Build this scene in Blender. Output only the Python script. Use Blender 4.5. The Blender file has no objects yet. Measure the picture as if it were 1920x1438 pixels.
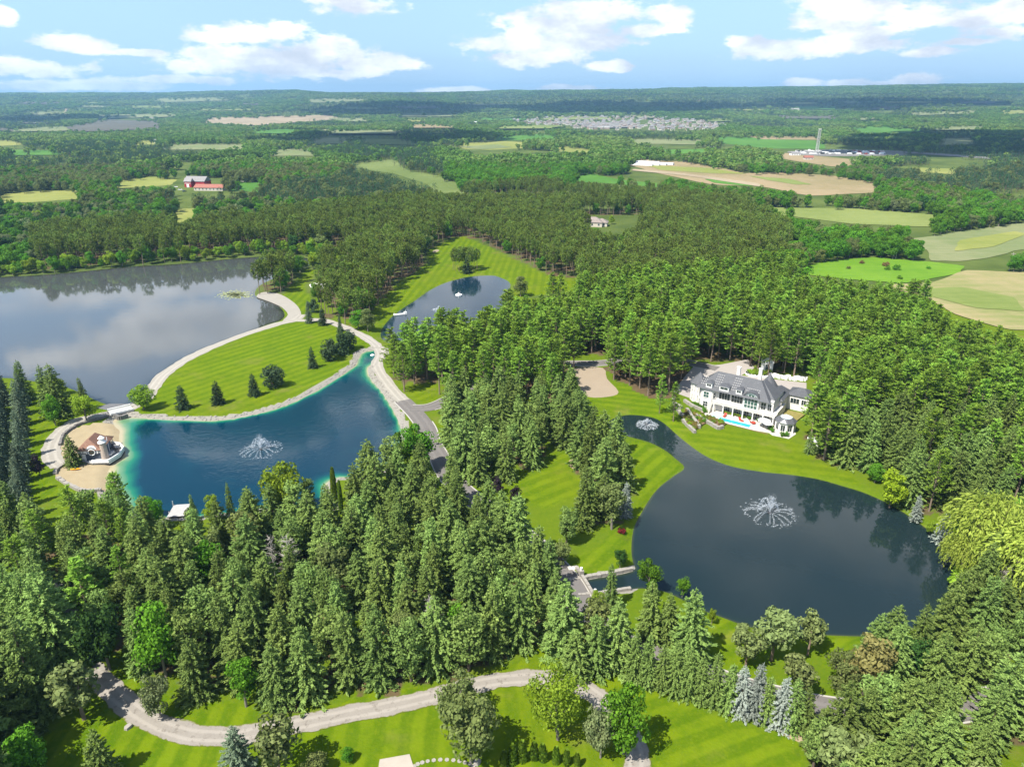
import bpy, bmesh, math, random
import numpy as np
from mathutils import Vector, Matrix

random.seed(7)
rng = np.random.default_rng(7)
scene = bpy.context.scene
col = scene.collection

# ------------------------------------------------------------------ camera
H, F = 90.0, 1333.0
PITCH = math.atan((719 - 188) / F)
cam_d = bpy.data.cameras.new("camera")
cam_d.sensor_width = 36.0
cam_d.lens = 36.0 * F / 1920.0
cam_d.clip_start = 1.0
cam_d.clip_end = 60000.0
cam = bpy.data.objects.new("camera", cam_d)
cam.location = (0, 0, H)
cam.rotation_euler = (math.pi / 2 - PITCH, 0, 0)
col.objects.link(cam)
scene.camera = cam

# ------------------------------------------------------------------ sun, sky, exposure
SUN_EL, SUN_AZ = math.radians(56), math.radians(41)      # direction the light travels: azimuth from +X to +Y
L_DIR = Vector((math.cos(SUN_EL) * math.cos(SUN_AZ), math.cos(SUN_EL) * math.sin(SUN_AZ), -math.sin(SUN_EL)))
sun_d = bpy.data.lights.new("sun", 'SUN')
sun_d.energy = 4.6
sun_d.angle = math.radians(0.5)
sun_d.color = (1.0, 0.955, 0.87)
sun = bpy.data.objects.new("sun", sun_d)
sun.rotation_euler = L_DIR.to_track_quat('-Z', 'Y').to_euler()
sun.location = (0, 0, 400)
col.objects.link(sun)
scene.view_settings.view_transform = 'Standard'
scene.view_settings.look = 'None'
scene.view_settings.exposure = 1.07
scene.view_settings.gamma = 1.0
scene.view_settings.use_curve_mapping = False
scene.cycles.max_bounces = 5
scene.cycles.diffuse_bounces = 2
scene.cycles.glossy_bounces = 2
scene.cycles.transmission_bounces = 4
scene.cycles.transparent_max_bounces = 8
scene.cycles.volume_bounces = 0
scene.cycles.caustics_reflective = False
scene.cycles.caustics_refractive = False


def G(px, py, z=0.0):
    """Point of the plane at height z that the photograph shows at pixel (px, py)."""
    u = (px - 960) / F
    v = (719 - py) / F
    dy = math.cos(PITCH) + v * math.sin(PITCH)
    dz = -math.sin(PITCH) + v * math.cos(PITCH)
    t = (z - H) / dz
    return (u * t, dy * t)


def proj(x, y, z):
    x = np.asarray(x, float); y = np.asarray(y, float); z = np.asarray(z, float)
    zz = z - H
    dep = y * math.cos(PITCH) - zz * math.sin(PITCH)
    up = y * math.sin(PITCH) + zz * math.cos(PITCH)
    dep = np.where(dep < 1e-3, 1e-3, dep)
    return 960 + F * x / dep, 719 - F * up / dep


class NT:
    """small node-tree writer"""
    def __init__(self, tree):
        self.t = tree
        tree.nodes.clear()

    def n(self, kind, **kw):
        nd = self.t.nodes.new(kind)
        ins = kw.pop('ins', {})
        for k, v in kw.items():
            setattr(nd, k, v)
        for k, v in ins.items():
            self.s(nd, k, v)
        return nd

    def s(self, nd, k, v):
        sock = nd.inputs[k]
        if isinstance(v, bpy.types.NodeSocket):
            self.t.links.new(v, sock)
        elif isinstance(v, bpy.types.Node):
            self.t.links.new(v.outputs[0], sock)
        else:
            sock.default_value = v

    def math(self, op, a, b=None, c=None, clamp=False):
        nd = self.n('ShaderNodeMath', operation=op, use_clamp=clamp)
        self.s(nd, 0, a)
        if b is not None: self.s(nd, 1, b)
        if c is not None: self.s(nd, 2, c)
        return nd.outputs[0]

    def vm(self, op, a, b=None, c=None):
        nd = self.n('ShaderNodeVectorMath', operation=op)
        self.s(nd, 0, a)
        if b is not None: self.s(nd, 1, b)
        if c is not None: self.s(nd, 2, c)
        return nd.outputs['Value'] if op in ('LENGTH', 'DOT_PRODUCT', 'DISTANCE') else nd.outputs[0]

    def mix(self, f, a, b, blend='MIX'):
        nd = self.n('ShaderNodeMix', data_type='RGBA', blend_type=blend)
        self.s(nd, 0, f); self.s(nd, 6, a); self.s(nd, 7, b)
        return nd.outputs[2]

    def ramp(self, f, stops, interp='LINEAR'):
        nd = self.n('ShaderNodeValToRGB')
        nd.color_ramp.interpolation = interp
        el = nd.color_ramp.elements
        while len(el) > 1: el.remove(el[-1])
        for i, (p, c) in enumerate(stops):
            e = el[0] if i == 0 else el.new(p)
            e.position = p
            e.color = tuple(c) + (1,) if len(c) == 3 else c
        self.s(nd, 0, f)
        return nd.outputs[0]

    def step(self, v, a, b):
        nd = self.n('ShaderNodeMapRange', interpolation_type='SMOOTHSTEP')
        self.s(nd, 0, v); self.s(nd, 1, a); self.s(nd, 2, b); self.s(nd, 3, 0.0); self.s(nd, 4, 1.0)
        return nd.outputs[0]

    def noise(self, vec, scale, detail=3, rough=0.5, dist=0.0):
        nd = self.n('ShaderNodeTexNoise')
        if vec is not None: self.s(nd, 'Vector', vec)
        nd.inputs['Scale'].default_value = scale
        nd.inputs['Detail'].default_value = detail
        nd.inputs['Roughness'].default_value = rough
        nd.inputs['Distortion'].default_value = dist
        return nd.outputs[0]

    def attr(self, name):
        return self.n('ShaderNodeAttribute', attribute_name=name).outputs['Fac']

    def pos(self):
        return self.n('ShaderNodeNewGeometry').outputs['Position']


def c4(c):
    return tuple(c) + (1.0,) if len(c) == 3 else tuple(c)


# ------------------------------------------------------------------ world: physical sky with a layer of fair-weather cumulus
CLOUDS = [(470, 62, 92, 24), (400, 70, 60, 14), (450, 100, 120, 18), (560, 108, 180, 30), (625, 85, 44, 22), (520, 124, 190, 24),
          (690, 122, 100, 17), (640, 138, 110, 10), (365, 98, 38, 14), (130, 80, 56, 17), (165, 90, 52, 10), (50, 128, 88, 19), (5, 122, 50, 16), (60, 160, 75, 11),
          (665, 10, 80, 20), (620, 0, 50, 14), (1075, 32, 125, 32), (1000, 80, 115, 30), (1130, 80, 70, 18), (1060, 52, 140, 32),
          (1150, 28, 80, 24), (1255, 32, 42, 20), (1000, 108, 110, 22), (1200, 58, 70, 15), (920, 85, 40, 16), (1150, 125, 60, 12), (1430, 90, 75, 22),
          (1520, 92, 85, 18), (1600, 82, 120, 18), (1645, 62, 70, 20), (1610, 30, 130, 30), (1690, 38, 55, 16), (1570, 12, 80, 24),
          (1870, 35, 65, 24), (1910, 25, 60, 26), (1885, 60, 65, 16), (1820, 78, 40, 8), (1500, 157, 32, 11), (1640, 160, 80, 12), (1710, 155, 60, 17),
          (1070, 166, 80, 8), (860, 170, 70, 7), (5, 30, 20, 18), (255, 98, 60, 8), (330, 150, 120, 9), (1755, 98, 50, 8), (200, 160, 120, 10),
          (330, -345, 190, 48), (160, -322, 150, 36), (450, -318, 130, 34), (40, -410, 220, 36), (270, -235, 320, 26), (520, -420, 200, 40), (900, -300, 260, 60), (1300, -420, 300, 80), (1700, -330, 240, 60), (700, -600, 300, 80)]
world = bpy.data.worlds.new("World")
scene.world = world
world.use_nodes = True
w = NT(world.node_tree)
sky = w.n('ShaderNodeTexSky', sky_type='NISHITA', sun_disc=False)
sky.sun_elevation = SUN_EL
sky.sun_rotation = math.atan2(-L_DIR.x, -L_DIR.y)
sky.altitude = 300
sky.air_density = 1.0
sky.dust_density = 0.6
sky.ozone_density = 1.6
d = w.n('ShaderNodeTexCoord').outputs['Generated']
dn = w.vm('NORMALIZE', d)
sx = w.n('ShaderNodeSeparateXYZ', ins={0: dn})
az = w.math('ARCTAN2', sx.outputs[0], sx.outputs[1])
el_ = w.math('ARCSINE', sx.outputs[2])
ae = w.n('ShaderNodeCombineXYZ', ins={0: az, 1: el_, 2: 0.0}).outputs[0]
best = None
for (cx, cy, wx, wy) in CLOUDS:
    u, v = (cx - 960) / F, (719 - cy) / F
    vy = math.cos(PITCH) + v * math.sin(PITCH)
    vz = -math.sin(PITCH) + v * math.cos(PITCH)
    a0, e0 = math.atan2(u, vy), math.atan2(vz, math.hypot(u, vy))
    s = w.vm('SUBTRACT', ae, (a0, e0, 0))
    s = w.vm('MULTIPLY', s, (1070.0 / wx, 1210.0 / wy, 0))
    ln = w.vm('LENGTH', s)
    best = ln if best is None else w.math('SMOOTH_MIN', best, ln, 0.18)
aes = w.vm('MULTIPLY', ae, (1.0, 2.3, 0))
wob = w.n('ShaderNodeTexNoise', ins={'Vector': aes, 'Scale': 17.0, 'Detail': 7.0, 'Roughness': 0.6})
puff = w.noise(aes, 42.0, 5, 0.6)
placed = w.math('SUBTRACT', 1.0, best)
placed = w.math('ADD', placed, w.math('MULTIPLY', w.math('SUBTRACT', wob.outputs[0], 0.5), 1.9))
placed = w.math('ADD', placed, w.math('MULTIPLY', w.math('SUBTRACT', puff, 0.5), 0.8))
placed = w.step(placed, 0.16, 0.56)
# the same cloud deck carried on overhead, seen in perspective
zc = w.math('MAXIMUM', sx.outputs[2], 0.04)
pl = w.vm('DIVIDE', dn, w.n('ShaderNodeCombineXYZ', ins={0: zc, 1: zc, 2: 1.0}).outputs[0])
pl = w.vm('MULTIPLY', pl, (1.0, 1.0, 0.0))
pl = w.vm('ADD', pl, (3.1, 0.6, 0.0))
deck = w.noise(pl, 0.62, 7, 0.55, 0.3)
deck = w.step(deck, 0.47, 0.60)
deck = w.math('MULTIPLY', deck, w.step(el_, math.radians(9.0), math.radians(12.5)))
cl = w.math('MAXIMUM', placed, deck)
cl = w.math('MULTIPLY', cl, 0.97)
soft = w.noise(aes, 9.0, 5, 0.6)
shade = w.mix(w.step(soft, 0.34, 0.70), (3.7, 3.95, 4.45, 1), (7.4, 7.4, 7.45, 1))
skyc = w.mix(w.step(el_, math.radians(-1.0), math.radians(24.0)), (2.15, 3.45, 5.15, 1), sky.outputs[0])
skyc = w.mix(0.86, sky.outputs[0], skyc)
tot = w.mix(cl, skyc, shade)
bg = w.n('ShaderNodeBackground', ins={'Color': tot, 'Strength': 0.104})
w.n('ShaderNodeOutputWorld', ins={'Surface': bg.outputs[0]})


# ------------------------------------------------------------------ materials
MATS = {}


def mat(name, fn):
    if name in MATS: return MATS[name]
    m = bpy.data.materials.new(name)
    m.use_nodes = True
    t = NT(m.node_tree)
    out = t.n('ShaderNodeOutputMaterial')
    sh = fn(t)
    t.s(out, 'Surface', sh)
    MATS[name] = m
    return m


def principled(t, color, rough=0.8, spec=0.3, bump=None, bstr=0.3, bdist=0.1, **kw):
    p = t.n('ShaderNodeBsdfPrincipled')
    t.s(p, 'Base Color', color if not isinstance(color, tuple) else c4(color))
    p.inputs['Roughness'].default_value = rough
    p.inputs['Specular IOR Level'].default_value = spec
    for k, v in kw.items():
        t.s(p, k, v)
    if bump is not None:
        b = t.n('ShaderNodeBump', ins={'Height': bump, 'Strength': bstr, 'Distance': bdist})
        t.s(p, 'Normal', b.outputs[0])
    return p.outputs[0]


def plain(name, color, rough=0.7, var=0.12, scale=3.0, spec=0.3):
    def fn(t):
        o = t.n('ShaderNodeTexCoord').outputs['Object']
        nz = t.noise(o, scale, 5, 0.6)
        lo = tuple(c * (1 - var) for c in color)
        hi = tuple(min(1, c * (1 + var)) for c in color)
        return principled(t, t.mix(nz, c4(lo), c4(hi)), rough, spec, nz, 0.15, 0.03)
    return mat(name, fn)


def foliage(name, dark, light, transl=0.22, objvar=0.35):
    """leaf colour varies from leaf clump to leaf clump and from tree to tree"""
    def fn(t):
        geo = t.n('ShaderNodeNewGeometry')
        isl = geo.outputs['Random Per Island']
        oi = t.n('ShaderNodeObjectInfo').outputs['Random']
        f = t.math('ADD', t.math('MULTIPLY', isl, 1 - objvar), t.math('MULTIPLY', oi, objvar))
        c = t.mix(f, c4(dark), c4(light))
        hs = t.n('ShaderNodeHueSaturation', ins={'Color': c})
        t.s(hs, 'Hue', t.math('MULTIPLY_ADD', oi, 0.03, 0.488))
        t.s(hs, 'Value', t.math('MULTIPLY_ADD', t.math('FRACT', t.math('MULTIPLY', oi, 7.31)), 0.4, 0.8))
        p = principled(t, hs.outputs[0], 0.7, 0.06)
        tr = t.n('ShaderNodeBsdfTranslucent', ins={'Color': hs.outputs[0]})
        mx = t.n('ShaderNodeMixShader', ins={0: transl, 1: p, 2: tr.outputs[0]})
        return mx.outputs[0]
    return mat(name, fn)


FOL = {
    'spruce': foliage('spruce_needles', (0.06, 0.106, 0.019), (0.27, 0.365, 0.094)),
    'spruce_dark': foliage('dark_spruce_needles', (0.03, 0.056, 0.028), (0.085, 0.13, 0.055)),
    'spruce_blue': foliage('blue_spruce_needles', (0.068, 0.104, 0.06), (0.235, 0.3, 0.19)),
    'spruce_silver': foliage('silver_spruce_needles', (0.19, 0.225, 0.185), (0.4, 0.445, 0.385)),
    'wpine': foliage('white_pine_needles', (0.066, 0.14, 0.012), (0.285, 0.43, 0.055), 0.3),
    'rpine': foliage('red_pine_needles', (0.06, 0.098, 0.014), (0.205, 0.27, 0.048)),
    'spine': foliage('scots_pine_needles', (0.08, 0.11, 0.03), (0.28, 0.335, 0.115)),
    'leaf': foliage('maple_leaves', (0.045, 0.125, 0.008), (0.15, 0.315, 0.024), 0.3),
    'leaf_light': foliage('light_leaves', (0.135, 0.225, 0.016), (0.3, 0.41, 0.036), 0.35),
    'leaf_olive': foliage('olive_leaves', (0.085, 0.115, 0.03), (0.215, 0.255, 0.08), 0.3),
    'leaf_grey': foliage('grey_leaves', (0.12, 0.16, 0.06), (0.26, 0.3, 0.13), 0.3),
    'leaf_dark': foliage('dark_leaves', (0.022, 0.058, 0.012), (0.062, 0.13, 0.026), 0.25),
    'far': foliage('far_leaves', (0.044, 0.115, 0.016), (0.185, 0.3, 0.045), 0.25, 0.6),
    'far_light': foliage('far_light_leaves', (0.11, 0.18, 0.032), (0.25, 0.34, 0.08), 0.25, 0.6),
    'far_dark': foliage('far_dark_needles', (0.022, 0.066, 0.028), (0.068, 0.138, 0.052), 0.2, 0.6),  # scattered dark conifers, and the painted cloud shade of the far bands
    'willow': foliage('willow_leaves', (0.2, 0.27, 0.03), (0.4, 0.47, 0.085), 0.35),
    'purple': foliage('purple_leaves', (0.016, 0.012, 0.018), (0.050, 0.032, 0.042), 0.15),
    'orange': foliage('autumn_leaves', (0.22, 0.2, 0.06), (0.36, 0.33, 0.12), 0.3),
    'thuja': foliage('cedar_leaves', (0.1, 0.165, 0.014), (0.21, 0.3, 0.03), 0.25),
    'red': foliage('red_leaves', (0.10, 0.016, 0.014), (0.20, 0.035, 0.025), 0.2),
    'flower': foliage('flower_bed', (0.10, 0.075, 0.03), (0.30, 0.22, 0.06), 0.2),
    'yellow_leaf': foliage('golden_leaves', (0.16, 0.24, 0.012), (0.3, 0.4, 0.022), 0.35),
}


def bark_fn(c):
    def fn(t):
        o = t.n('ShaderNodeTexCoord').outputs['Object']
        st = t.vm('MULTIPLY', o, (6.0, 6.0, 0.8))
        nz = t.noise(st, 1.5, 5, 0.65)
        return principled(t, t.mix(nz, c4(tuple(x * 0.55 for x in c)), c4(tuple(x * 1.35 for x in c))), 0.9, 0.2, nz, 0.6, 0.06)
    return fn


BARK = {'brown': mat('brown_bark', bark_fn((0.115, 0.088, 0.068))), 'grey': mat('grey_bark', bark_fn((0.20, 0.175, 0.15))),
        'pine': mat('pine_bark', bark_fn((0.22, 0.165, 0.125))), 'dead': mat('dead_wood', bark_fn((0.36, 0.33, 0.29)))}

# ------------------------------------------------------------------ geometry helpers


def vnoise(x, y, seed=0):
    x = np.asarray(x, float); y = np.asarray(y, float)
    xi, yi = np.floor(x).astype(np.int64), np.floor(y).astype(np.int64)
    fx, fy = x - xi, y - yi
    fx = fx * fx * (3 - 2 * fx); fy = fy * fy * (3 - 2 * fy)

    def h(a, b):
        n = (a * 374761393 + b * 668265263 + seed * 1442695041) & 0xFFFFFFFF
        n = ((n ^ (n >> 13)) * 1274126177) & 0xFFFFFFFF
        return ((n ^ (n >> 16)) & 0xFFFF) / 65535.0
    a, b, c, d_ = h(xi, yi), h(xi + 1, yi), h(xi, yi + 1), h(xi + 1, yi + 1)
    return (a * (1 - fx) + b * fx) * (1 - fy) + (c * (1 - fx) + d_ * fx) * fy


def fbm(x, y, seed=0, oct=4):
    s, a, tot = 0, 0.5, 0
    for i in range(oct):
        s = s + a * vnoise(np.asarray(x) * 2 ** i, np.asarray(y) * 2 ** i, seed + i * 17)
        tot += a; a *= 0.5
    return s / tot


def inpoly(px, py, poly):
    px = np.asarray(px, float); py = np.asarray(py, float)
    if px.size > 64:
        xs_, ys_ = [p[0] for p in poly], [p[1] for p in poly]
        m = (px >= min(xs_)) & (px <= max(xs_)) & (py >= min(ys_)) & (py <= max(ys_))
        out = np.zeros(px.shape, bool)
        sub = px[m]
        if sub.size <= 64: sub = np.concatenate([sub, np.full(65, 1e9)])
        if m.sum() < px.size:
            sy = py[m]
            if sy.size < sub.size: sy = np.concatenate([sy, np.full(sub.size - sy.size, 1e9)])
            out[m] = _inpoly(sub, sy, poly)[:m.sum()]
            return out
    return _inpoly(px, py, poly)


def _inpoly(px, py, poly):
    r = np.zeros(px.shape, bool)
    n = len(poly)
    for i in range(n):
        x1, y1 = poly[i]; x2, y2 = poly[(i + 1) % n]
        if y1 == y2: continue
        c = (y1 > py) != (y2 > py)
        r ^= c & (px < (x2 - x1) * (py - y1) / (y2 - y1) + x1)
    return r


def smooth_closed(pts, k=4):
    """Catmull-Rom through closed points"""
    P = np.array(pts, float); n = len(P); out = []
    for i in range(n):
        p0, p1, p2, p3 = P[i - 1], P[i], P[(i + 1) % n], P[(i + 2) % n]
        for j in range(k):
            t = j / k
            out.append(0.5 * ((2 * p1) + (-p0 + p2) * t + (2 * p0 - 5 * p1 + 4 * p2 - p3) * t * t + (-p0 + 3 * p1 - 3 * p2 + p3) * t ** 3))
    return np.array(out)


def smooth_open(pts, k=6):
    P = np.array(pts, float); n = len(P); out = []
    for i in range(n - 1):
        p0, p1, p2, p3 = P[max(i - 1, 0)], P[i], P[i + 1], P[min(i + 2, n - 1)]
        for j in range(k):
            t = j / k
            out.append(0.5 * ((2 * p1) + (-p0 + p2) * t + (2 * p0 - 5 * p1 + 4 * p2 - p3) * t * t + (-p0 + 3 * p1 - 3 * p2 + p3) * t ** 3))
    out.append(P[-1])
    return np.array(out)


def sdf(x, y, poly):
    """signed distance to polygon, negative inside"""
    x = np.asarray(x, float); y = np.asarray(y, float)
    dmin = np.full(x.shape, 1e18)
    n = len(poly)
    for i in range(n):
        x1, y1 = poly[i]; x2, y2 = poly[(i + 1) % n]
        ex, ey = x2 - x1, y2 - y1
        l2 = ex * ex + ey * ey + 1e-12
        t = np.clip(((x - x1) * ex + (y - y1) * ey) / l2, 0, 1)
        dmin = np.minimum(dmin, (x - x1 - t * ex) ** 2 + (y - y1 - t * ey) ** 2)
    dd = np.sqrt(dmin)
    return np.where(inpoly(x, y, poly), -dd, dd)


def seg_dist(x, y, pts):
    dmin = np.full(np.shape(x), 1e18)
    for (x1, y1), (x2, y2) in zip(pts[:-1], pts[1:]):
        ex, ey = x2 - x1, y2 - y1
        t = np.clip(((x - x1) * ex + (y - y1) * ey) / (ex * ex + ey * ey + 1e-12), 0, 1)
        dmin = np.minimum(dmin, (x - x1 - t * ex) ** 2 + (y - y1 - t * ey) ** 2)
    return np.sqrt(dmin)


def GP(pts, z=0.0):
    return [G(a, b, z) for a, b in pts]


def tag(o, label=None, cat=None, group=None, kind=None):
    if label: o['label'] = label
    if cat: o['category'] = cat
    if group: o['group'] = group
    if kind: o['kind'] = kind
    return o


def new_mesh(name, V, Fc, mats, fm=None, smooth=False):
    me = bpy.data.meshes.new(name)
    me.from_pydata([tuple(v) for v in V], [], [tuple(f) for f in Fc])
    for m in mats: me.materials.append(m)
    if fm is not None: me.polygons.foreach_set('material_index', np.asarray(fm, np.int32))
    if smooth: me.polygons.foreach_set('use_smooth', np.ones(len(me.polygons), bool))
    me.update()
    return me


def link(name, me, parent=None, loc=None, rz=None, scale=None):
    o = bpy.data.objects.new(name, me)
    col.objects.link(o)
    if parent is not None: o.parent = parent
    if loc is not None: o.location = loc
    if rz is not None: o.rotation_euler = (0, 0, rz)
    if scale is not None: o.scale = scale if hasattr(scale, '__len__') else (scale,) * 3
    return o


def empty(name, loc, rz=0.0):
    o = bpy.data.objects.new(name, None)
    o.empty_display_size = 0.5
    o.location = loc
    o.rotation_euler = (0, 0, rz)
    col.objects.link(o)
    return o


class MB:
    """collects simple solids into one mesh"""
    def __init__(self):
        self.v, self.f, self.m = [], [], []

    def add(self, V, Fc, m=0):
        b = len(self.v)
        self.v += [tuple(p) for p in V]
        self.f += [tuple(i + b for i in f) for f in Fc]
        self.m += [m] * len(Fc)
        return self

    def box(self, x0, x1, y0, y1, z0, z1, m=0):
        V = [(x0, y0, z0), (x1, y0, z0), (x1, y1, z0), (x0, y1, z0), (x0, y0, z1), (x1, y0, z1), (x1, y1, z1), (x0, y1, z1)]
        return self.add(V, [(0, 3, 2, 1), (4, 5, 6, 7), (0, 1, 5, 4), (1, 2, 6, 5), (2, 3, 7, 6), (3, 0, 4, 7)], m)

    def prism(self, poly, z0, z1, m=0):
        n = len(poly)
        A = sum(poly[i][0] * poly[(i + 1) % n][1] - poly[(i + 1) % n][0] * poly[i][1] for i in range(n))
        if A < 0: poly = poly[::-1]
        V = [(p[0], p[1], z0) for p in poly] + [(p[0], p[1], z1) for p in poly]
        Fc = [tuple(range(n))[::-1], tuple(range(n, 2 * n))] + [(i, (i + 1) % n, n + (i + 1) % n, n + i) for i in range(n)]
        return self.add(V, Fc, m)

    def cyl(self, p0, p1, r0, r1, n=8, m=0, cap=True):
        p0, p1 = Vector(p0), Vector(p1)
        a = (p1 - p0).normalized()
        u = a.orthogonal().normalized(); v = a.cross(u)
        V = []
        for p, r in ((p0, r0), (p1, r1)):
            for i in range(n):
                an = 2 * math.pi * i / n
                V.append(p + u * (r * math.cos(an)) + v * (r * math.sin(an)))
        Fc = [(i, (i + 1) % n, n + (i + 1) % n, n + i) for i in range(n)]
        if cap: Fc += [tuple(range(n))[::-1], tuple(range(n, 2 * n))]
        return self.add(V, Fc, m)

    def tube(self, pts, rad, n=6, m=0):
        for i in range(len(pts) - 1):
            r0 = rad[i] if hasattr(rad, '__len__') else rad
            r1 = rad[i + 1] if hasattr(rad, '__len__') else rad
            self.cyl(pts[i], pts[i + 1], r0, r1, n, m, cap=(i in (0, len(pts) - 2)))
        return self

    def hip(self, x0, x1, y0, y1, z0, z1, inset=None, m=0, ov=0.0, gable=False):
        x0 -= ov; x1 += ov; y0 -= ov; y1 += ov
        w_, d_ = x1 - x0, y1 - y0
        if w_ >= d_:
            i = d_ / 2 if inset is None else inset
            if gable: i = 0
            r0, r1 = (x0 + i, (y0 + y1) / 2, z1), (x1 - i, (y0 + y1) / 2, z1)
            Fc = [(0, 1, 5, 4), (1, 2, 5), (2, 3, 4, 5), (3, 0, 4)]
        else:
            i = w_ / 2 if inset is None else inset
            if gable: i = 0
            r0, r1 = ((x0 + x1) / 2, y0 + i, z1), ((x0 + x1) / 2, y1 - i, z1)
            Fc = [(0, 1, 4), (1, 2, 5, 4), (2, 3, 5), (3, 0, 4, 5)]
        V = [(x0, y0, z0), (x1, y0, z0), (x1, y1, z0), (x0, y1, z0), r0, r1]
        return self.add(V, Fc + [(3, 2, 1, 0)], m)

    def cone(self, c, r, z0, z1, n=12, m=0):
        V = [(c[0] + r * math.cos(2 * math.pi * i / n), c[1] + r * math.sin(2 * math.pi * i / n), z0) for i in range(n)] + [(c[0], c[1], z1)]
        return self.add(V, [(i, (i + 1) % n, n) for i in range(n)] + [tuple(range(n))[::-1]], m)

    def xf(self, fn):
        self.v = [tuple(fn(*p)) for p in self.v]
        return self

    def mesh(self, name, mats, smooth=False):
        return new_mesh(name, self.v, self.f, mats if isinstance(mats, (list, tuple)) else [mats], self.m, smooth)

    def build(self, name, mats, parent=None, loc=None, rz=None, smooth=False):
        return link(name, self.mesh(name, mats, smooth), parent, loc, rz)

# ------------------------------------------------------------------ the lie of the land
LAKE_PX = [(-420, 545), (-150, 530), (0, 518), (60, 515), (150, 508), (250, 498), (330, 494), (400, 487), (470, 481), (540, 479), (592, 487), (575, 500), (548, 506), (515, 520), (485, 535), (478, 553),
           (499, 561), (520, 570), (533, 585), (528, 598), (500, 607), (470, 619), (416, 639), (362, 661), (318, 686), (289, 710), (276, 728), (262, 746),
           (235, 756), (205, 757), (175, 746), (120, 722), (60, 712), (0, 706), (-150, 715), (-420, 740)]
BLUE_PX = [(213, 784), (240, 779), (300, 784), (360, 786), (420, 785), (480, 774), (540, 756), (600, 727), (640, 702), (666, 683), (672, 670), (678, 660), (690, 656), (712, 654), (716, 664),
           (702, 679), (690, 688), (694, 707), (714, 731), (731, 757), (746, 785), (752, 810), (745, 850), (715, 880), (670, 892), (635, 893), (612, 904), (613, 925), (622, 948), (600, 950), (560, 945), (500, 950),
           (440, 957), (400, 962), (350, 966), (290, 968), (250, 960), (218, 938), (200, 912), (200, 888), (208, 870), (228, 858), (226, 836), (222, 818), (224, 805), (214, 796)]
RIGHT_PX = [(1170, 776), (1200, 776), (1227, 781), (1247, 792), (1267, 810), (1290, 829), (1320, 850), (1350, 864), (1384, 874), (1434, 882), (1484, 887), (1534, 895), (1584, 909), (1625, 922), (1680, 948),
            (1735, 985), (1775, 1020), (1798, 1060), (1795, 1105), (1760, 1150), (1700, 1180), (1640, 1188), (1590, 1188), (1542, 1186), (1470, 1184), (1403, 1170), (1346, 1150), (1311, 1137), (1276, 1118), (1240, 1103),
            (1205, 1099), (1183, 1101), (1130, 1108), (1079, 1114), (1058, 1112), (1050, 1096), (1064, 1090), (1120, 1080), (1187, 1067), (1187, 1050), (1184, 1027), (1188, 989), (1203, 958), (1222, 927), (1240, 907), (1265, 888), (1284, 874),
            (1267, 857), (1247, 841), (1217, 826), (1184, 817), (1150, 806), (1140, 788)]
UPPER_PX = [(871, 519), (884, 517), (921, 515), (941, 520), (956, 529), (954, 542), (938, 555), (955, 566), (950, 578), (900, 596), (850, 612), (800, 628), (755, 640), (725, 640), (714, 630), (715, 618), (722, 606), (737, 590), (757, 575), (781, 560), (807, 542), (837, 528)]
PONDS = {k: smooth_closed(GP(v), 3) for k, v in dict(lake=LAKE_PX, blue=BLUE_PX, right=RIGHT_PX, upper=UPPER_PX).items()}
WATER_Z = -0.5
_hx = np.array([-900, 0, 300, 430, 560, 618, 780, 960, 1100, 1300, 1500, 1700, 1920, 2900], float)
_hy = np.array([178, 177, 176, 173, 171, 176, 176, 172, 171.5, 167, 165, 162, 158.5, 158], float)
HILL_D = 7800.0


def hills(x, y):
    x = np.asarray(x, float); y = np.asarray(y, float)
    u = x / np.maximum(y, 1.0)
    px = 960 + u * 1436
    el = np.arctan((719 - np.interp(px, _hx, _hy)) / F) - PITCH
    top = H + HILL_D * np.tan(el)
    y0 = np.interp(px, [0, 900, 1500, 1920], [3600, 3300, 2700, 2300])
    s = np.clip((y - y0) / (HILL_D - y0), 0, 1)
    s = s * s * (3 - 2 * s) * 0.55 + s * 0.45
    n = fbm(x / 900, y / 900, 5, 4) - 0.5
    z = top * s + n * 70 * s * (1 - s) * 1.7 + (fbm(x / 160, y / 300, 9, 3) - 0.5) * 12 * s
    return np.where(y > HILL_D, z - (y - HILL_D) * 0.03, z)


def ground_z(x, y, parts=False):
    x = np.asarray(x, float); y = np.asarray(y, float)
    z = hills(x, y)
    S = {}
    near = (y > 70) & (y < 620)
    for k, P in PONDS.items():
        sd = np.full(x.shape, 999.0)
        lo, hi = P.min(0) - 12, P.max(0) + 12
        m = near & (x > lo[0]) & (x < hi[0]) & (y > lo[1]) & (y < hi[1])
        if m.any():
            sd[m] = sdf(x[m], y[m], P)
        S[k] = sd
        z = np.minimum(z, np.where(sd < 20, np.clip(WATER_Z + 0.25 * sd, -3.0, 0.0), 1e9) if True else z)
    return (z, S) if parts else z


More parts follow.
